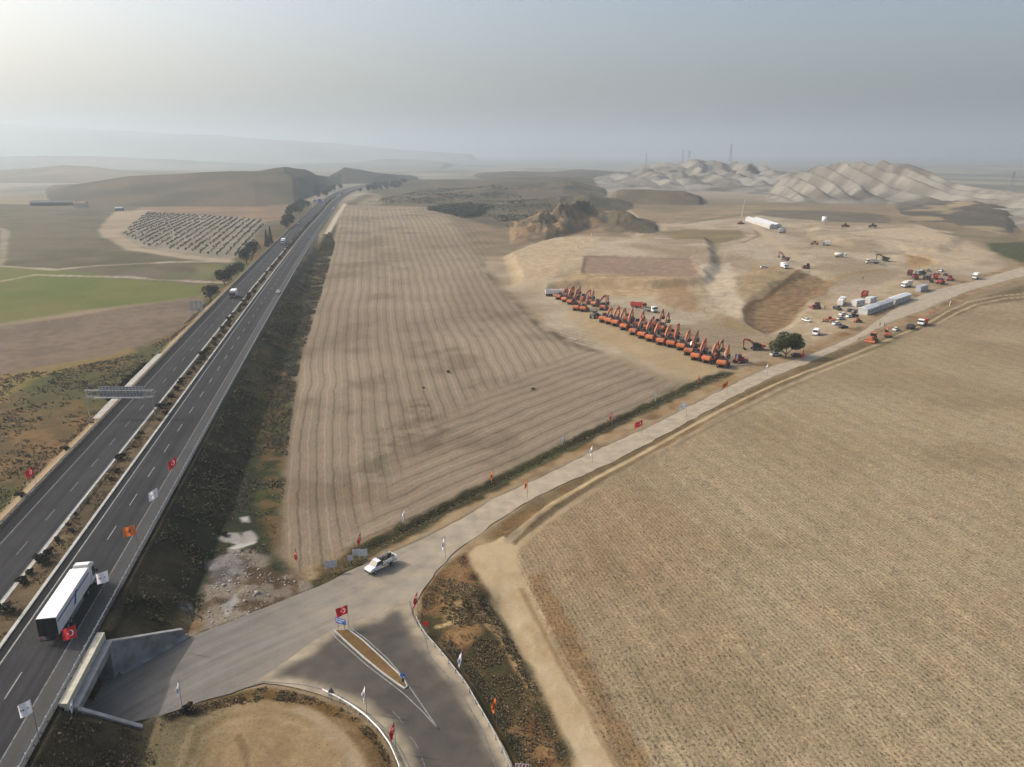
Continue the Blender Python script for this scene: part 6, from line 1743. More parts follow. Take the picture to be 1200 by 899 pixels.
    for o, z in zip(RT, on_land([(o.location.x, o.location.y) for o in RT])[:, 2]): o.location.z = z
    # ---- lone tree on the works site
    place('lone', make_tree('round', 10.0, 6.6, LEAF_GREEN, 7000, .34, 4, .12), 'lone green broad-crowned tree beside the gravel road next to the works site', at_slope(G(921, 418)), .4, None, .95)
    # ---- shrubs on the olive bank and small bushes
    for (x, y, s, lab) in ((25,582,1.0,'dark bush at the foot of the highway beside the red flag on the olive bank'),(77,525,1.0,'dark bush by the far guardrail halfway to the sign gantry'),(108,492,.5,'small reddish dark bush below the drainage slab')):
        place('mb0', mk[0], lab, at_slope(G(x, y, 6.)), 1., 'bushes on the olive bank', s * 1.15)
    place('mb1', mk[1], 'dark bush at the foot of a limp white flag on the earth loop', at_slope(G(216, 836)), 2., None, 1.1)
    for i, (x, y, s, lab) in enumerate(((314,412,1.9,'tall dark shrub on the scrub strip between highway and stubble field'),(345,384,1.2,'dark shrub on the upper scrub strip by the field edge'),(205,655,.9,'rusty shrub on the dark bank above the rubble'),(264,628,.8,'rusty shrub beside the white rubble patch'))):
        X, Y = G(x, y); place('mb%d' % (i % 3), mk[i % 3], lab, (X, Y, Z(X, Y)), i, 'shrubs on the scrub strip', s)
    place('mb2', mk[2], 'low dark green bush alone in the stubble field', at_slope(G(526, 437)), 0., 'bushes in the stubble field', .9)
    place('mb1', mk[1], 'small dark bush alone near the rows of the stubble field', at_slope(G(496, 455)), 1., 'bushes in the stubble field', .55)
    place('mb0', mk[0], 'small dark bush near the road end of the stubble field', at_slope(G(625, 457)), 2., 'bushes in the stubble field', .7)
    # ---- olive orchard
    d1 = np.array(G(285, 257)) - np.array(G(235.5, 295.5)); d1 /= np.hypot(*d1)
    pn = np.array([d1[1], -d1[0]]); O = W([(174,249),(312,259),(297,281),(276,302),(232,298),(170,288),(144,274)])
    st = O @ np.c_[pn, d1]; rows = []
    for a in np.arange(st[:, 0].max() - 3, st[:, 0].min(), -6.4):
        for b in np.arange(st[:, 1].min(), st[:, 1].max(), 6.0): rows.append((a + random.uniform(-.5, .5), b + random.uniform(-.9, .9), round((st[:, 0].max() - 3 - a) / 6.4)))
    Q = np.array(rows); XY = Q[:, :1] * pn + Q[:, 1:2] * d1
    ok = (sdist(XY[:, 0], XY[:, 1], O) < 0) & (RNG.uniform(size=len(XY)) < .93)
    XY, Q = XY[ok], Q[ok]; zz = land(XY[:, 0], XY[:, 1])[0]
    order = np.argsort(np.hypot(XY[:, 0], XY[:, 1])); cnt = {}
    ol = make_tree('round', 2.7, 1.35, LEAF_OLIVE, 130, .3, 31, .22, 'olive_tree', 'olive tree')
    for i in order[:290]:
        r = int(Q[i, 2]) + 1; cnt[r] = cnt.get(r, 0) + 1
        place('olive', ol, f'small olive tree in the {nth(r)} orchard row from the highway, {nth(cnt[r])} tree up', (XY[i, 0], XY[i, 1], zz[i]), random.uniform(0, 6), 'olive trees of the orchard', random.uniform(.6, 1.0))
    V = []
    for i in order[290:]:
        P = crown_points(44, 1.1, .8, 1.3, 4, int(i)) * random.uniform(.8, 1.2); V.append(P + np.array([XY[i, 0], XY[i, 1], zz[i]]))
    if V:
        Vv, q = quads_from(np.vstack(V), .5); o = link('olive_trees', np_mesh('olive_trees', Vv, q), LEAF_OLIVE); tag(o, kind='stuff')
    # ---- ground cover
    def sizes(P, a=.34, b=.0011): return (a + b * np.hypot(P[:, 0], P[:, 1])) * RNG.uniform(.6, 1.4, len(P))
    def nz(s, lo, seed): return lambda x, y: fbm(x, y, s, 3, seed) > lo
    def soft(s, lo, hi, seed):
        """denser and thinner patches without an edge"""
        return lambda x, y: RNG.uniform(size=len(x)) < sstep(lo, hi, fbm(x, y, s, 4, seed)) * sstep(.25, .5, fbm(x, y, 1.7, 2, seed + 3))
    SCR = W([(-150,1200),(20,860),(96,842),(165,858),(200,838),(186,880),(170,960),(150,1200)]); S2 = W([(110,745),(200,580),(285,440),(345,345),(386,272),(392,286),(380,330),(352,420),(340,500),(331,600),(326,650),(300,655),(244,650),(236,740),(220,745),(150,748)])
    s2 = soft(7, .30, .66, 71)
    WPATCH = W([(252,636),(266,618),(282,602),(294,604),(304,622),(302,644),(272,652),(262,644)])
    P = np.vstack([sample(S2, 22000, lambda x, y: (hw_side(x, y) > .8) & s2(x, y) & (sdist(x, y, WPATCH) > .2)), sample(SCR, 2600, lambda x, y: (hw_side(x, y) > .8) & (sdist(x, y, PIT) > 1.) & s2(x, y))])
    P = on_land(P); sz = sizes(P, .10, .0008)
    half = fbm(P[:, 0], P[:, 1], 5, 3, 72) + RNG.normal(0, .08, len(P)) > .54
    scatter('scrub_undergrowth', P[~half, :2], P[~half, 2], sz[~half], LEAF_DRY, 6, 1.1, .55)
    D = []
    for j in range(2600):
        t = random.random(); k = random.random() * (len(DITCH) - 1); a = int(k); q = DITCH[a] * (1 - (k - a)) + DITCH[min(a + 1, len(DITCH) - 1)] * (k - a); D.append((q[0] + random.gauss(0, .9), q[1] + random.gauss(0, .9)))
    D = np.array(D); D = D[soft(5, .25, .6, 61)(D[:, 0], D[:, 1])]
    TRI = W([(497,694),(524,664),(544,652),(553,668),(572,706),(597,752),(621,800),(646,852),(664,899),(606,899),(592,872),(564,826),(543,794),(523,764),(505,746),(494,726)])
    EDGE = W([(500,745),(516,762),(540,790),(560,820),(588,870),(600,899),(622,899),(606,860),(580,815),(556,782),(530,752),(512,738)])
    TRK = W([(556,690),(575,718),(600,752),(624,796),(646,842),(668,899),(658,899),(636,844),(612,796),(588,752),(566,722)])
    LOOPR = W([(196,840),(230,822),(270,811),(312,804),(352,809),(392,822),(427,841),(454,870),(468,899),(455,899),(440,872),(415,850),(385,836),(350,824),(310,820),(270,828),(220,838)])
    tri_d = sample(TRI, 3600, soft(4, .38, .62, 73)); edge_g = sample(EDGE, 2600, soft(4, .28, .6, 74)); trk_g = sample(TRK, 900, soft(4, .25, .55, 75)); loop_d = sample(LOOPR, 1500, soft(3, .3, .6, 76))
    def off_road(q):
        return q[(sdist(q[:, 0], q[:, 1], GRAVEL) > .8) & (sdist(q[:, 0], q[:, 1], ASPHALT) > .9)]
    dry = on_land(off_road(np.vstack([D[::3], tri_d, loop_d, P[half, :2][::2]]))); grn = on_land(off_road(np.vstack([D[1::3], D[2::3], edge_g, trk_g, P[half, :2][1::2]])))
    scatter('dry_grass', dry[:, :2], dry[:, 2], sizes(dry, .11, .0006), LEAF_GRASSY, 6, 1.1, .6)
    scatter('verge_scrub', grn[:, :2], grn[:, 2], sizes(grn, .10, .0006), LEAF_DRY, 6, 1.1, .55)
    BNK = W([(-60,700),(-60,445),(60,434),(140,420),(200,395),(240,355),(256,350),(180,432),(70,545),(0,622)])
    sb = soft(7, .34, .66, 77)
    B = on_land(sample(BNK, 6000, lambda x, y: (hw_side(x, y) > 1.) & sb(x, y))); h2 = fbm(B[:, 0], B[:, 1], 12, 3, 77) + RNG.normal(0, .1, len(B)) > .5
    scatter('bank_grass', B[h2, :2], B[h2, 2], sizes(B[h2], .13, .0008), LEAF_GRASSY, 5, 1.2, .55)
    scatter('bank_scrub', B[~h2, :2], B[~h2, 2], sizes(B[~h2], .13, .0008), leaf_mat('olive_tufts', [(.10,.098,.045),(.125,.11,.052),(.15,.12,.06),(.075,.075,.034)]), 5, 1.2, .55)
    # dark bushes along the drainage slab under the gantry
    for i in range(9):
        x, y = 132 + i * 5.2, 452 - i * 4.4; X, Y = G(x, y, 5.5)
        place('mb%d' % (i % 3), mk[i % 3], f'dark bush behind the drainage slab by the gantry, {nth(i + 1)} from the near end', (X - 1.5, Y, Z(X - 1.5, Y)), i, 'bushes behind the drainage slab', 1.7)
    Ym = RNG.uniform(60, 300, 7000); Xm = hw('K1', Ym) + .4 + RNG.uniform(0, 1, 7000) * 3.6
    mk_ = fbm(Xm, Ym, 3, 3, 78) > .45
    scatter('median_grass', np.c_[Xm, Ym][mk_], (zh(Ym) + .16)[mk_], .13 * np.ones(mk_.sum()) * RNG.uniform(.6, 1.6, mk_.sum()), LEAF_GRASSY, 5)
    # far scrub: the dark wood beyond the stubble field and bushes on the mound
    FW = W([(502,247),(530,241),(566,242),(571,246),(562,253),(545,256),(525,251)])
    q = on_land(sample(FW, 700)); V = np.repeat(q, 14, 0) + RNG.normal(size=(len(q) * 14, 3)) * np.array([2.4, 2.4, 1.2]) + np.array([0, 0, 1.8])
    Vv, f_ = quads_from(V, 1.1); tag(link('far_woodland', np_mesh('far_woodland', Vv, f_), LEAF_DARK), kind='stuff')
    S3 = W([(430,238),(500,222),(580,224),(640,242),(668,268),(660,278),(612,276),(560,250),(505,240)])
    q = on_land(sample(S3, 1500, lambda x, y: fbm(x, y, 30, 3, 79) > .47)); V = np.repeat(q, 7, 0) + RNG.normal(size=(len(q) * 7, 3)) * np.array([1.6, 1.6, .6]) + np.array([0, 0, .8])
    Vv, f_ = quads_from(V, .8); tag(link('far_scrub', np_mesh('far_scrub', Vv, f_), LEAF_SHRUB), kind='stuff')
    # ---- rubble beside the road: loose stones, countless
    RB = W([(240,742),(246,700),(258,664),(282,650),(320,672),(350,682),(300,716)])
    q = on_land(sample(RB, 150)); m = MB(); rr = random.Random(3)
    for x, y, z in q:
        s = rr.uniform(.06, .22) * (2.2 if rr.random() < .06 else 1); r = bmesh.ops.create_icosphere(m.bm, subdivisions=1, radius=s)
        for v in r['verts']: v.co = Vector((v.co.x * rr.uniform(.8, 1.4), v.co.y * rr.uniform(.7, 1.3), v.co.z * .7)) + Vector((x, y, z + s * .3))
    o = m.build('rubble', mat('pale_rubble', (.34, .31, .27), .95, var=.35, scale=1.5, bump=.4)); tag(o, kind='stuff')
# ------------------------------------------------------------------ works site
def heading(p, q):
    a, b = np.array(G(*p)), np.array(G(*q)); return math.atan2(b[1] - a[1], b[0] - a[0])

def build_site():
    road_h = heading((960, 415), (1060, 372)); row_h = heading((657, 350), (847, 426))
    face = R(56)
    grp = 'excavators parked in the long row'
    row = [(657,354,1,2),(664.5,357,0,1),(671,360,1,1),(677,367.5,0,2),(685,369,0,1),(709,383,0,2),(716.5,385,0,0),(724,387,0,0),(734,391,0,1),(745.5,396,1,0),(755,399.5,0,0),(764.5,403,0,0),(777,407,0,0),(788,409.5,0,0),(800.5,413,0,0),(808.5,418.5,1,2),(818,424.5,0,0),(831.5,427.5,0,0),(847.5,432.5,0,0)]
    n = len(row)
    for i, (x, y, faded, pose) in enumerate(row):
        k = f'ex{faded}{pose}'
        X, Y = G(x, y - 3)
        left = n - i
        ps = ('raised arched boom', 'boom raised high', 'low reaching boom')[pose]
        lab = f'{"faded" if faded else "bright"} orange excavator with {ps}, {nth(left)} in the row from the road end'
        place(k, make_excavator(ORANGE_D if faded else ORANGE, pose), lab, (X, Y, Z(X, Y)), face + random.uniform(-.14, .14), grp, 1.2 if i > 4 else 1.1)
    # second rank behind the far end of the row
    for i, (x, y, pose) in enumerate(((668,349,2),(676,351,0),(684,353,2),(692,357,0),(700,360,2),(708,365,0),(736,381,2),(748,386,0),(760,389,2),(771,386,1),(777,390,1),(788,397,2),(812,409,0),(823,414,2),(838,420,0))):
        X, Y = G(x, y)
        place(f'ex1{pose}', make_excavator(ORANGE_D, pose), f'faded orange excavator in the second rank behind the row, {nth(i + 1)} from the far end', (X, Y, Z(X, Y)), face + random.uniform(-.35, .35), 'excavators parked behind the row', 1.1)
    def put(kind, maker, label, x, y, rz, group=None, scale=1.):
        X, Y = G(x, y); return place(kind, maker, label, (X, Y, Z(X, Y)), rz, group, scale)
    put('tipper', make_tipper, 'white tipping trailer truck parked at the far end of the excavator row', 650, 347, face - .9)
    put('ld_g', make_loader(P_GREEN), 'grey green wheel loader parked in a gap of the excavator row', 697, 375, face)
    put('dz_o', make_dozer(REDM), 'red bulldozer at the road end of the excavator row beside a white flag', 866, 425, face - .3)
    put('ex_d', make_excavator(ORANGE, 2, True), 'orange excavator with black undercarriage left of the lone green tree', 887, 410, face + 2.2)
    put('dump_r', make_truck('dump', P_RED, P_RED, 7.6, 'dump_truck', 'dump truck'), 'red dump truck standing behind the middle of the excavator row', 748, 363, face - 1.6)
    put('tr_w', make_truck('flat', P_WHITE, P_GREY, 7.2), 'white cab flatbed truck behind the row between red truck and raised booms', 762, 368, face - 2.0)
    put('dz_r', make_dozer(P_DKRED), 'dark red bulldozer parked by the ring of brown earth left of the coach', 956, 362, road_h + 2.6)
    car = {'w': make_car(P_WHITE), 's': make_car(P_SILVER), 'b': make_car(P_BLACK), 'g': make_car(P_GREY)}
    suv = make_car(P_BLACK, 4.7, 1.85, 'suv'); van = make_car(P_WHITE, 5.0, 1.9, 'van')
    put('c_w', car['w'], 'white car parked alone above the white van on the works site', 945, 377, -1.2)
    put('van', van, 'white van parked alone beyond the lone green tree', 956, 392, -2.1, None, 1.12)
    put('coach', make_coach, 'long white coach parked beside the car cluster on the works site', 986, 357, road_h + .25)
    put('suv', suv, 'black suv in front of the white coach', 981, 363, -1.3, None)
    put('c_w', car['w'], 'white car nearest the coach in the parked cluster', 988, 370, .5)
    put('c_s', car['s'], 'silver car in the middle of the parked cluster', 985, 375, .5)
    put('c_g', car['g'], 'dark grey car at the upper right of the parked cluster', 996, 365, .3)
    put('c_w', car['w'], 'white car at the lower left of the parked cluster beside the orange loader', 980.5, 381, .45)
    put('c_b', car['b'], 'black car at the lower right of the parked cluster', 988, 385, .45)
    put('ld_o', make_loader(ORANGE), 'orange wheel loader at the left of the parked car cluster', 972, 378, 2.6, None, .8)
    put('c_g', car['g'], 'dark car beside the gable of the long white cabin row', 1003, 366, .4)
    put('ld_r', make_loader(ORANGE_D), 'small orange loader below the end of the long white cabin row', 1005, 378, .4, None, .6)
    put('dump_r', None, 'red dump truck behind the white cabins of the works camp', 1013, 348, road_h + .2)
    put('box_w', make_truck('box', P_WHITE, P_CREAM, 7.4, 'box_truck', 'box truck'), 'white and cream box truck beside the upper container of the camp', 1062, 337, road_h + math.pi - .2)
    put('dump_d', make_truck('dump', P_DKRED, P_DKRED, 7.2, 'dump_truck', 'dump truck'), 'dark red dump truck behind the cream box truck', 1072, 327, road_h + .5)
    put('tr_g', make_truck('flat', P_GREY, P_BLACK, 7.4), 'dark flatbed truck in the upper vehicle park', 1086, 327, road_h)
    put('c_s', car['s'], 'silver car in the upper vehicle park beyond the red loader', 1098, 322, road_h)
    put('c_b', car['b'], 'black car in the upper vehicle park beside the silver car', 1108, 323, road_h)
    put('c_g', car['g'], 'grey car at the back of the upper vehicle park', 1088, 318, road_h + .2)
    put('c_w', car['w'], 'white car at the back of the upper vehicle park', 1080, 317, road_h + .2)
    put('ld_R', make_loader(P_RED), 'big red wheel loader at the roadside of the upper vehicle park', 1102, 333, road_h, None, 1.05)
    put('dz_q', make_dozer(P_RED), 'red bulldozer right of the big red wheel loader', 1113, 329, road_h)
    put('tr_x', make_truck('box', P_WHITE, P_WHITE, 6.2), 'white truck with a dark rear alone on the road shoulder, upper right', 1143, 327, road_h + math.pi)
    put('dz_O', make_dozer(ORANGE), 'orange bulldozer parked on the field side of the gravel road', 1022, 401, road_h + math.pi, None, 1.15)
    put('ex12', make_excavator(ORANGE_D, 2), 'dark orange excavator parked on the verge behind the orange bulldozer', 1040, 395, road_h + .4, None, .9)
    put('c_w', car['w'], 'small white car on the verge between excavator and black suv', 1049.5, 387.5, road_h)
    put('suv', suv, 'large black suv parked on the verge below the camp', 1067, 385.5, road_h, None, 1.2)
    put('dump_o', make_truck('dump', P_WHITE, paint('signal_red', (.55, .07, .035), .25), 6.6, 'dump_truck', 'dump truck'), 'orange red dump truck with a white cab parked on the verge', 1081, 381, road_h + math.pi)
    put('dump_d', None, 'dark red dump truck at the left rear of the upper vehicle park', 1066, 322, road_h + .2)
    put('tr_g', None, 'dark flatbed truck at the rear of the upper vehicle park', 1079, 322, road_h + 2.8)
    put('suv', suv, 'black suv between the trucks of the upper vehicle park', 1091, 331, road_h + .4)
    put('dump_r', None, 'red dump truck at the right end of the upper vehicle park', 1096, 327, road_h + .3)
    put('c_w', car['w'], 'white car at the right rear of the upper vehicle park', 1103, 318, road_h)
    put('c_s', car['s'], 'silver car tucked behind the site cabins', 1022, 352, road_h + 1.2)
    put('c_w', car['w'], 'white car between the coach and the site cabins', 996, 372, .5)
    put('suv', suv, 'black suv above the small orange loader', 1000, 371.5, .4)
    # in the cutting
    put('c_w', car['w'], 'white car with its dark side towards us in the cutting', 895, 314.5, 0.1)
    put('tr_c', make_truck('box', P_WHITE, P_WHITE, 5.6), 'white truck in the cutting below a dark machine', 919, 315.5, -1.4)
    put('ex_m', make_excavator(P_DKRED, 0), 'dark red excavator on the spoil heap above the white truck', 920, 306, 2.2)
    put('dz_r', None, 'dark red bulldozer alone at the head of the brown earth ring', 945, 316, 2.9)
    put('tank', make_truck('tank', P_WHITE, P_CREAM, 8., 'tanker_truck', 'tanker truck'), 'cream tanker truck standing in the open cutting', 985, 302, -.35)
    put('dump_w', make_truck('dump', P_CREAM, P_CREAM, 8.4, 'dump_truck', 'dump truck'), 'cream dump truck being loaded in front of the brown excavator', 1022, 309, math.pi + .05)
    put('ex_b', make_excavator(mat('machine_brown', (.09, .055, .03), .65, var=.2, scale=1.5, dirt=.4), 2), 'brown excavator loading the cream dump truck', 1037, 305, math.pi - .2)
    put('tr_f', make_truck('box', P_SILVER, P_WHITE, 6.), 'small pale truck on the apron in front of the long white sheds', 916, 273, 0.2)
    put('ld_p', make_loader(P_DKRED), 'dark loader on the far terrace of the works', 990, 269, .1, None, 1.1)
    put('ld_p', None, 'dark loader at the right end of the far terrace', 1022, 269.5, 3.0, None, 1.1)
    put('tr_f', None, 'pale truck below the far terrace beside an orange loader', 968, 288, 2.9)
    put('ld_o', None, 'small orange loader on the track below the far terrace', 954, 287, 2.9, None, 1.)
    put('crane', make_crane, 'dark red mobile crane with a tall mast left of the long white sheds', 868, 263, .6)
    put('c_s', car['s'], 'silver car in the shade of the lone green tree, left of the trunk', 909, 417, .3)
    put('c_b', car['b'], 'black car in the shade of the lone green tree, right of the trunk', 934, 418, .2)
    # people
    J = mat('dark_jacket', (.03, .032, .04), .85, var=.1); T = mat('dark_trousers', (.02, .02, .026), .85, var=.1); K = mat('brown_jacket', (.09, .06, .035), .85, var=.1)
    p1, p2 = make_person(J, T), make_person(K, T)
    put('p1', p1, 'person in dark clothes standing on the gravel road, left of a companion', 1031, 382, -1., 'two people on the gravel road')
    put('p1', p1, 'person in dark clothes standing on the gravel road, right of a companion', 1036.5, 382, 2.6, 'two people on the gravel road')
    put('p1', p1, 'person in dark clothes standing between dark red bulldozer and coach', 966.5, 362, .5)
    put('p2', p2, 'person in brown standing on open ground above the camp', 1011, 328, 1.5, None, 1.1)
    put('p2', p2, 'person in brown standing on the pale graded terrace', 677, 298, 0., None, 1.1)
    put('p1', p1, 'person in dark clothes on the track in the middle of the cutting', 942, 298, 0., None, 1.1)
    for x, y, lab in ((671,305,'short white survey post nearest the excavators on the pale terrace'), (683,291,'short white survey post in the middle of the pale terrace'), (693,281,'short white survey post at the far edge of the pale terrace')):
        o = empty('survey_post', lab, 'survey post', at_slope(G(x, y)), 0, 'survey posts on the terrace')
        MB().box(-.12, .12, -.12, .12, -.3, 2.2, bev=.02).build('post', SIGNW, o); MB().box(-.14, .14, -.14, .14, 2.0, 2.4, bev=.02).build('cap', REDP, o)

def cabin_box(name, label, cat, p, rz, L, Wd, h, wallm, roofm, nwin, gable=.0, door=True):
    o = empty(name, label, cat, p, rz)
    w = MB().box(-L / 2, L / 2, -Wd / 2, Wd / 2, 0, h, bev=.03).build('wall', wallm, o)
    r = MB()
    if gable: r.prism([(-Wd / 2 - .2, h + .003), (Wd / 2 + .2, h + .003), (0, h + gable)], -L / 2 - .2, L / 2 + .2, M=Matrix.Rotation(math.pi / 2, 4, 'Z'))
    else: r.box(-L / 2 - .08, L / 2 + .08, -Wd / 2 - .08, Wd / 2 + .08, h + .003, h + .16, bev=.02)
    r.build('roof', roofm, o)
    n = max(1, nwin)
    for s in (-1, 1):
        for k in range(n):
            x = -L / 2 + L * (k + .5) / n
            f = MB().box(x - .55, x + .55, s * Wd / 2 - .03, s * Wd / 2 + .03, 1.0, 2.0).build('window', mat('window_frame_white', (.66, .66, .64), .5, var=.05), o)
            MB().box(x - .47, x + .47, s * Wd / 2 - .036, s * Wd / 2 + .036, 1.08, 1.92).build('pane', GLASS, f)
    if door:
        d = MB().box(L / 2 - .02, L / 2 + .03, -.45, .45, .05, 2.1).build('door', P_GREY, o); MB().box(L / 2 + .03, L / 2 + .08, .28, .36, 1.0, 1.1).build('handle', CHROME, d)
    return o

def build_buildings():
    wallm = mat('cabin_white', (.46, .46, .44), .55, var=.08, scale=.6, dirt=.15); roofg = mat('roof_grey_sheet', (.36, .37, .38), .55, .2, var=.15, scale=.7, dirt=.15); roofw = mat('roof_white_sheet', (.55, .56, .56), .55, var=.1, scale=.5, dirt=.15)
    a, b = np.array(G(1010, 369)), np.array(G(1063, 350)); d = b - a; L = np.hypot(*d); rz = math.atan2(d[1], d[0])
    def at(t, off=0.): q = a + d * t + np.array([-math.sin(rz), math.cos(rz)]) * off; return Vector((q[0], q[1], Z(q[0], q[1])))
    cabin_box('site_cabin', 'pitched white site cabin at the near end of the camp row', 'site cabin', at(.13), rz, L * .24, 4.4, 2.7, wallm, roofw, 4, .9)
    cabin_box('site_cabin', 'long grey roofed site cabin in the middle of the camp row', 'site cabin', at(.42), rz, L * .31, 3.8, 2.6, wallm, roofg, 6, .5)
    cabin_box('site_cabin', 'long white site cabin at the far end of the camp row along the road', 'site cabin', at(.8), rz, L * .38, 4.2, 2.8, wallm, roofw, 7, .6)
    cabin_box('site_cabin', 'small white site cabin with a dark window behind the camp row', 'site cabin', at(.36, 10.), rz - .25, 6.4, 2.8, 2.8, wallm, roofw, 2)
    cabin_box('site_cabin', 'small white site cabin beside the dark window cabin', 'site cabin', at(.56, 8.5), rz - .1, 6., 2.8, 2.7, wallm, roofw, 2)
    q = Vector((*G(1080, 341), 0)); q.z = Z(q.x, q.y)
    cabin_box('container', 'grey shipping container with a white end beside the upper vehicle park', 'container', q, rz, 11., 2.7, 2.7, mat('container_grey', (.34, .35, .38), .55, var=.12, dirt=.2), roofg, 1)
    # long pale sheds on the far side
    p0, p1 = np.array(G(876, 259)), np.array(G(906, 269)); dd = p1 - p0; rz2 = math.atan2(dd[1], dd[0]); nn = np.array([-math.sin(rz2), math.cos(rz2)])
    for i, (o_, lab) in enumerate(((0, 'long pale shed nearest us on the far apron'), (6.6, 'long pale shed behind the front one on the far apron'))):
        c = (p0 + p1) / 2 + nn * o_; cabin_box('shed', lab, 'shed', Vector((c[0], c[1], Z(c[0], c[1]))), rz2, np.hypot(*dd) * (.95 - .1 * i), 5.6, 3.2, wallm, mat('shed_roof_white', (.46, .47, .48), .5, var=.06, scale=.3), 9, 1.4)
    q = np.array(G(965, 267)); o = empty('water_tank', 'white water tank on a steel frame at the far terrace', 'water tank', (q[0], q[1], Z(*q)))
    MB().tube((0, 0, 4), (0, 0, 8), 2.2, seg=20).build('tank', WHITE_R, o, True)
    for x in (-1.6, 1.6):
        for y in (-1.6, 1.6): MB().bar((x, y, -.3), (x, y, 4), .3).build('leg', STEEL, o)
    q = np.array(G(64, 241)); c = empty('barn', 'long low dark barn with a pale roof edge on the distant left slope', 'barn', (q[0], q[1], Z(*q)), .05)
    MB().box(-28, 28, -6, 6, -1, 4.).build('wall', mat('barn_wall_dark', (.05, .05, .052), .8, var=.2, scale=.2), c); MB().prism([(-7, 4.003), (7, 4.003), (0, 6.4)], -29, 29, M=Matrix.Rotation(math.pi / 2, 4, 'Z')).build('roof', mat('barn_roof_dark', (.045, .045, .05), .7, var=.2, scale=.2), c)
    q = np.array(G(95, 243)); c = empty('farmhouse', 'small pale farmhouse right of the dark barn', 'farmhouse', (q[0], q[1], Z(*q)), .2)
    MB().box(-7, 7, -5, 5, -1, 5).build('wall', mat('pale_render', (.5, .47, .42), .9, var=.1, scale=.3), c); MB().prism([(-5.6, 5.003), (5.6, 5.003), (0, 7.5)], -7.5, 7.5, M=Matrix.Rotation(math.pi / 2, 4, 'Z')).build('roof', mat('roof_tile_dull', (.2, .12, .09), .9, var=.2), c)
    q = np.array(G(140, 247)); c = empty('hut', 'small dark hut at the head of the pale crescent strip', 'hut', (q[0], q[1], Z(*q)), .2)
    MB().box(-4, 4, -3, 3, -.5, 3.4).build('wall', mat('hut_wall_blue', (.08, .09, .11), .8, var=.2), c); MB().prism([(-3.3, 3.403), (3.3, 3.403), (0, 4.6)], -4.3, 4.3, M=Matrix.Rotation(math.pi / 2, 4, 'Z')).build('roof', roofg, c)

def pylon(label, X, Y, h, group, w=7.):
    z = Z(X, Y); o = empty('pylon', label, 'pylon', (X, Y, z - 1), .6, group)
    m = MB(); lv = [(0, w / 2), (h * .3, w * .32), (h * .6, w * .16), (h * .8, w * .09), (h, .25)]
    for (z0, a), (z1, b) in zip(lv[:-1], lv[1:]):
        c0 = [(-a, -a), (a, -a), (a, a), (-a, a)]; c1 = [(-b, -b), (b, -b), (b, b), (-b, b)]
        for k in range(4):
            m.bar((*c0[k], z0), (*c1[k], z1), .3); j = (k + 1) % 4
            m.bar((*c0[k], z0), (*c1[j], z1), .18); m.bar((*c0[j], z0), (*c1[k], z1), .18)
    m.build('tower', STEEL, o)
    for zz, l in ((h * .7, w * .75), (h * .82, w * .95), (h * .93, w * .6)):
        c = MB()
        for s in (-1, 1): c.bar((0, -.6, zz), (s * l, 0, zz + .6), .24); c.bar((0, .6, zz), (s * l, 0, zz + .6), .24); c.bar((0, 0, zz + 2.2), (s * l, 0, zz + .6), .26)
        c.build('crossarm', STEEL, o)
    return o

def build_pylons():
    g = 'pylons on the badland hills'
    for x, top, Yp, lab in ((855, 168, 1900, 'tallest lattice pylon on the badland skyline'), (806.5, 176, 2150, 'right one of two close lattice pylons on the badland skyline'), (799.5, 176, 2250, 'left one of two close lattice pylons on the badland skyline'),
                            (757, 179, 2500, 'faint lattice pylon left of the badland skyline'), (1187, 200, 1350, 'lattice pylon on the far right above the pale badland slope')):
        X = (x - 600) / F * (Yp * CP + 40 * SP); zg = Z(X, Yp); v = (top - 449.5) / F; zt = H - Yp * (SP + v * CP) / (CP - v * SP)
        pylon(lab, X, Yp, max(26, zt - zg), g, 8.5)

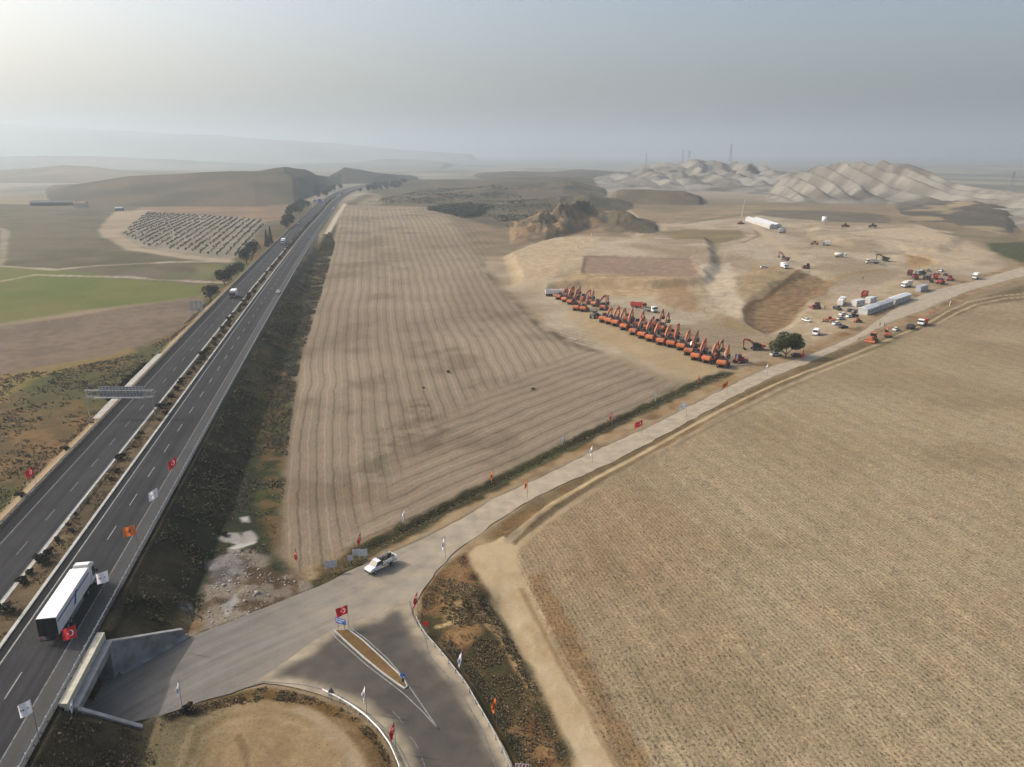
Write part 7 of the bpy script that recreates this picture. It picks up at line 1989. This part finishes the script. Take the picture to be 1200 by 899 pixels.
def build_highway_traffic():
    def hd(Y, k='RL'): return math.atan2(2., float(hw_ref(Y + 1) - hw_ref(Y - 1)))
    X, Y = -63.35, 92.4
    o = make_semi(); o['label'] = 'large white semi truck with dark rear doors on the near carriageway'; o.location = (X, Y, HWZ + .02); o.rotation_euler = (0, 0, hd(100))
    def lane(x, y, z=6.2): return G(x, y, z)
    X, Y = lane(326, 344); place('c_w', make_car(P_WHITE), 'white car driving away on the near carriageway', (X, Y, float(zh(Y)) + .02), hd(Y))
    X, Y = lane(274, 349); place('box_r', make_truck('box', P_DKRED, P_WHITE, 8.4, 'box_truck', 'box truck'), 'white box truck with a dark red cab coming towards us', (X, Y, float(zh(Y)) + .02), hd(Y) + math.pi, None, 1.)
    X, Y = lane(332, 285.5); place('box_f', make_truck('box', P_WHITE, P_WHITE, 10., 'box_truck', 'box truck'), 'all white box truck farther up the far carriageway', (X, Y, float(zh(Y)) + .02), hd(Y) + math.pi, None, 1.05)
    X, Y = lane(391, 245.5); place('van', make_car(P_WHITE, 5.0, 1.9, 'van'), 'tiny white van driving away on the distant near carriageway', (X, Y, float(zh(Y)) + .02), hd(Y), None, 1.1)
    X, Y = lane(362.5, 279.5); place('c_g', make_car(P_GREY), 'dark car driving away on the distant near carriageway', (X, Y, float(zh(Y)) + .02), hd(Y))
    X, Y = lane(350, 262.5); place('c_s', make_car(P_SILVER), 'silver car coming towards us on the distant far carriageway', (X, Y, float(zh(Y)) + .02), hd(Y) + math.pi)
    X, Y = lane(401, 228); place('box_d', make_truck('box', P_GREY, P_GREY, 9.5, 'box_truck', 'box truck'), 'dark truck coming round the distant highway bend', (X, Y, float(zh(Y)) + .02), hd(Y) + math.pi, None, 1.2)
    a = heading((462, 652), (430, 668)); X, Y = G(446, 666)
    o = make_pickup(); o['label'] = 'white pickup truck with stake sides and a dark load entering the junction'; o.location = (X, Y, .03); o.rotation_euler = (0, 0, a)
build_ground()
build_roads()
build_underpass()
build_guardrails()
build_gantry()
build_signs()
build_flags()
build_vegetation()
build_site()
build_buildings()
build_pylons()
build_highway_traffic()
# ------------------------------------------------------------------ air, sun, sky, camera
def build_env():
    sun_az, sun_el = R(-77), R(34.5)          # azimuth measured from +Y towards +X
    # haze: one closed box, camera and land inside, sky outside
    me = bpy.data.meshes.new('haze'); bm = bmesh.new(); bmesh.ops.create_cube(bm, size=1)
    for v in bm.verts: v.co = Vector((v.co.x * 44000, v.co.y * 27500 + 12500, -3 if v.co.z < 0 else HAZE_TOP))
    bm.to_mesh(me); bm.free()
    m = bpy.data.materials.new('haze'); m.use_nodes = True; nt = m.node_tree; nt.nodes.clear()
    o = nt.nodes.new('ShaderNodeOutputMaterial'); v = nt.nodes.new('ShaderNodeVolumePrincipled')
    v.inputs['Color'].default_value = HAZE_COL; v.inputs['Density'].default_value = HAZE_D; v.inputs['Anisotropy'].default_value = HAZE_G
    nt.links.new(v.outputs[0], o.inputs['Volume'])
    hz = link('haze', me, m); tag(hz, kind='stuff')
    w = bpy.data.worlds.new('World'); scene.world = w; w.use_nodes = True; nt = w.node_tree
    bg = nt.nodes['Background']; bg.inputs['Strength'].default_value = SKY_S
    sk = nt.nodes.new('ShaderNodeTexSky'); sk.sky_type = 'NISHITA'; sk.sun_disc = False
    sk.sun_elevation = sun_el; sk.sun_rotation = sun_az; sk.altitude = 300
    sk.air_density = 1.0; sk.dust_density = SKY_DUST; sk.ozone_density = 1.2
    # thin high overcast greys the sky
    hsv = nt.nodes.new('ShaderNodeHueSaturation'); hsv.inputs['Saturation'].default_value = SKY_SAT
    nt.links.new(sk.outputs[0], hsv.inputs['Color']); nt.links.new(hsv.outputs[0], bg.inputs['Color'])
    l = bpy.data.lights.new('sun', 'SUN'); l.energy = SUN_E; l.angle = R(1.2); l.color = (1., .94, .86)
    so = bpy.data.objects.new('sun', l); COL.objects.link(so)
    d = -Vector((math.sin(sun_az) * math.cos(sun_el), math.cos(sun_az) * math.cos(sun_el), math.sin(sun_el)))
    so.rotation_euler = d.to_track_quat('-Z', 'Y').to_euler(); so.location = (-200, 50, 300)
    c = bpy.data.cameras.new('camera'); co = bpy.data.objects.new('camera', c); COL.objects.link(co)
    c.sensor_width = 36; c.lens = 36 * F / 1200; c.clip_start = .5; c.clip_end = 60000
    co.location = (0, 0, H); co.rotation_euler = (math.pi / 2 - PITCH, 0, 0)
    scene.camera = co
    scene.view_settings.view_transform = 'Standard'; scene.view_settings.look = 'None'
    scene.view_settings.exposure = EXPO; scene.view_settings.gamma = 1; scene.view_settings.use_curve_mapping = False
    cy = scene.cycles
    cy.use_denoising = True; cy.denoiser = 'OPENIMAGEDENOISE'
    cy.max_bounces = 5; cy.diffuse_bounces = 3; cy.glossy_bounces = 2; cy.transmission_bounces = 2; cy.volume_bounces = 2; cy.transparent_max_bounces = 6
    cy.use_adaptive_sampling = False; cy.caustics_reflective = False; cy.caustics_refractive = False

HAZE_TOP = 405.; HAZE_D = .00023; HAZE_COL = (.56, .64, .70, 1); HAZE_G = .42
SKY_S = .15; SKY_DUST = 8.; SKY_SAT = 1.0; SUN_E = 2.55; EXPO = .52
build_env()
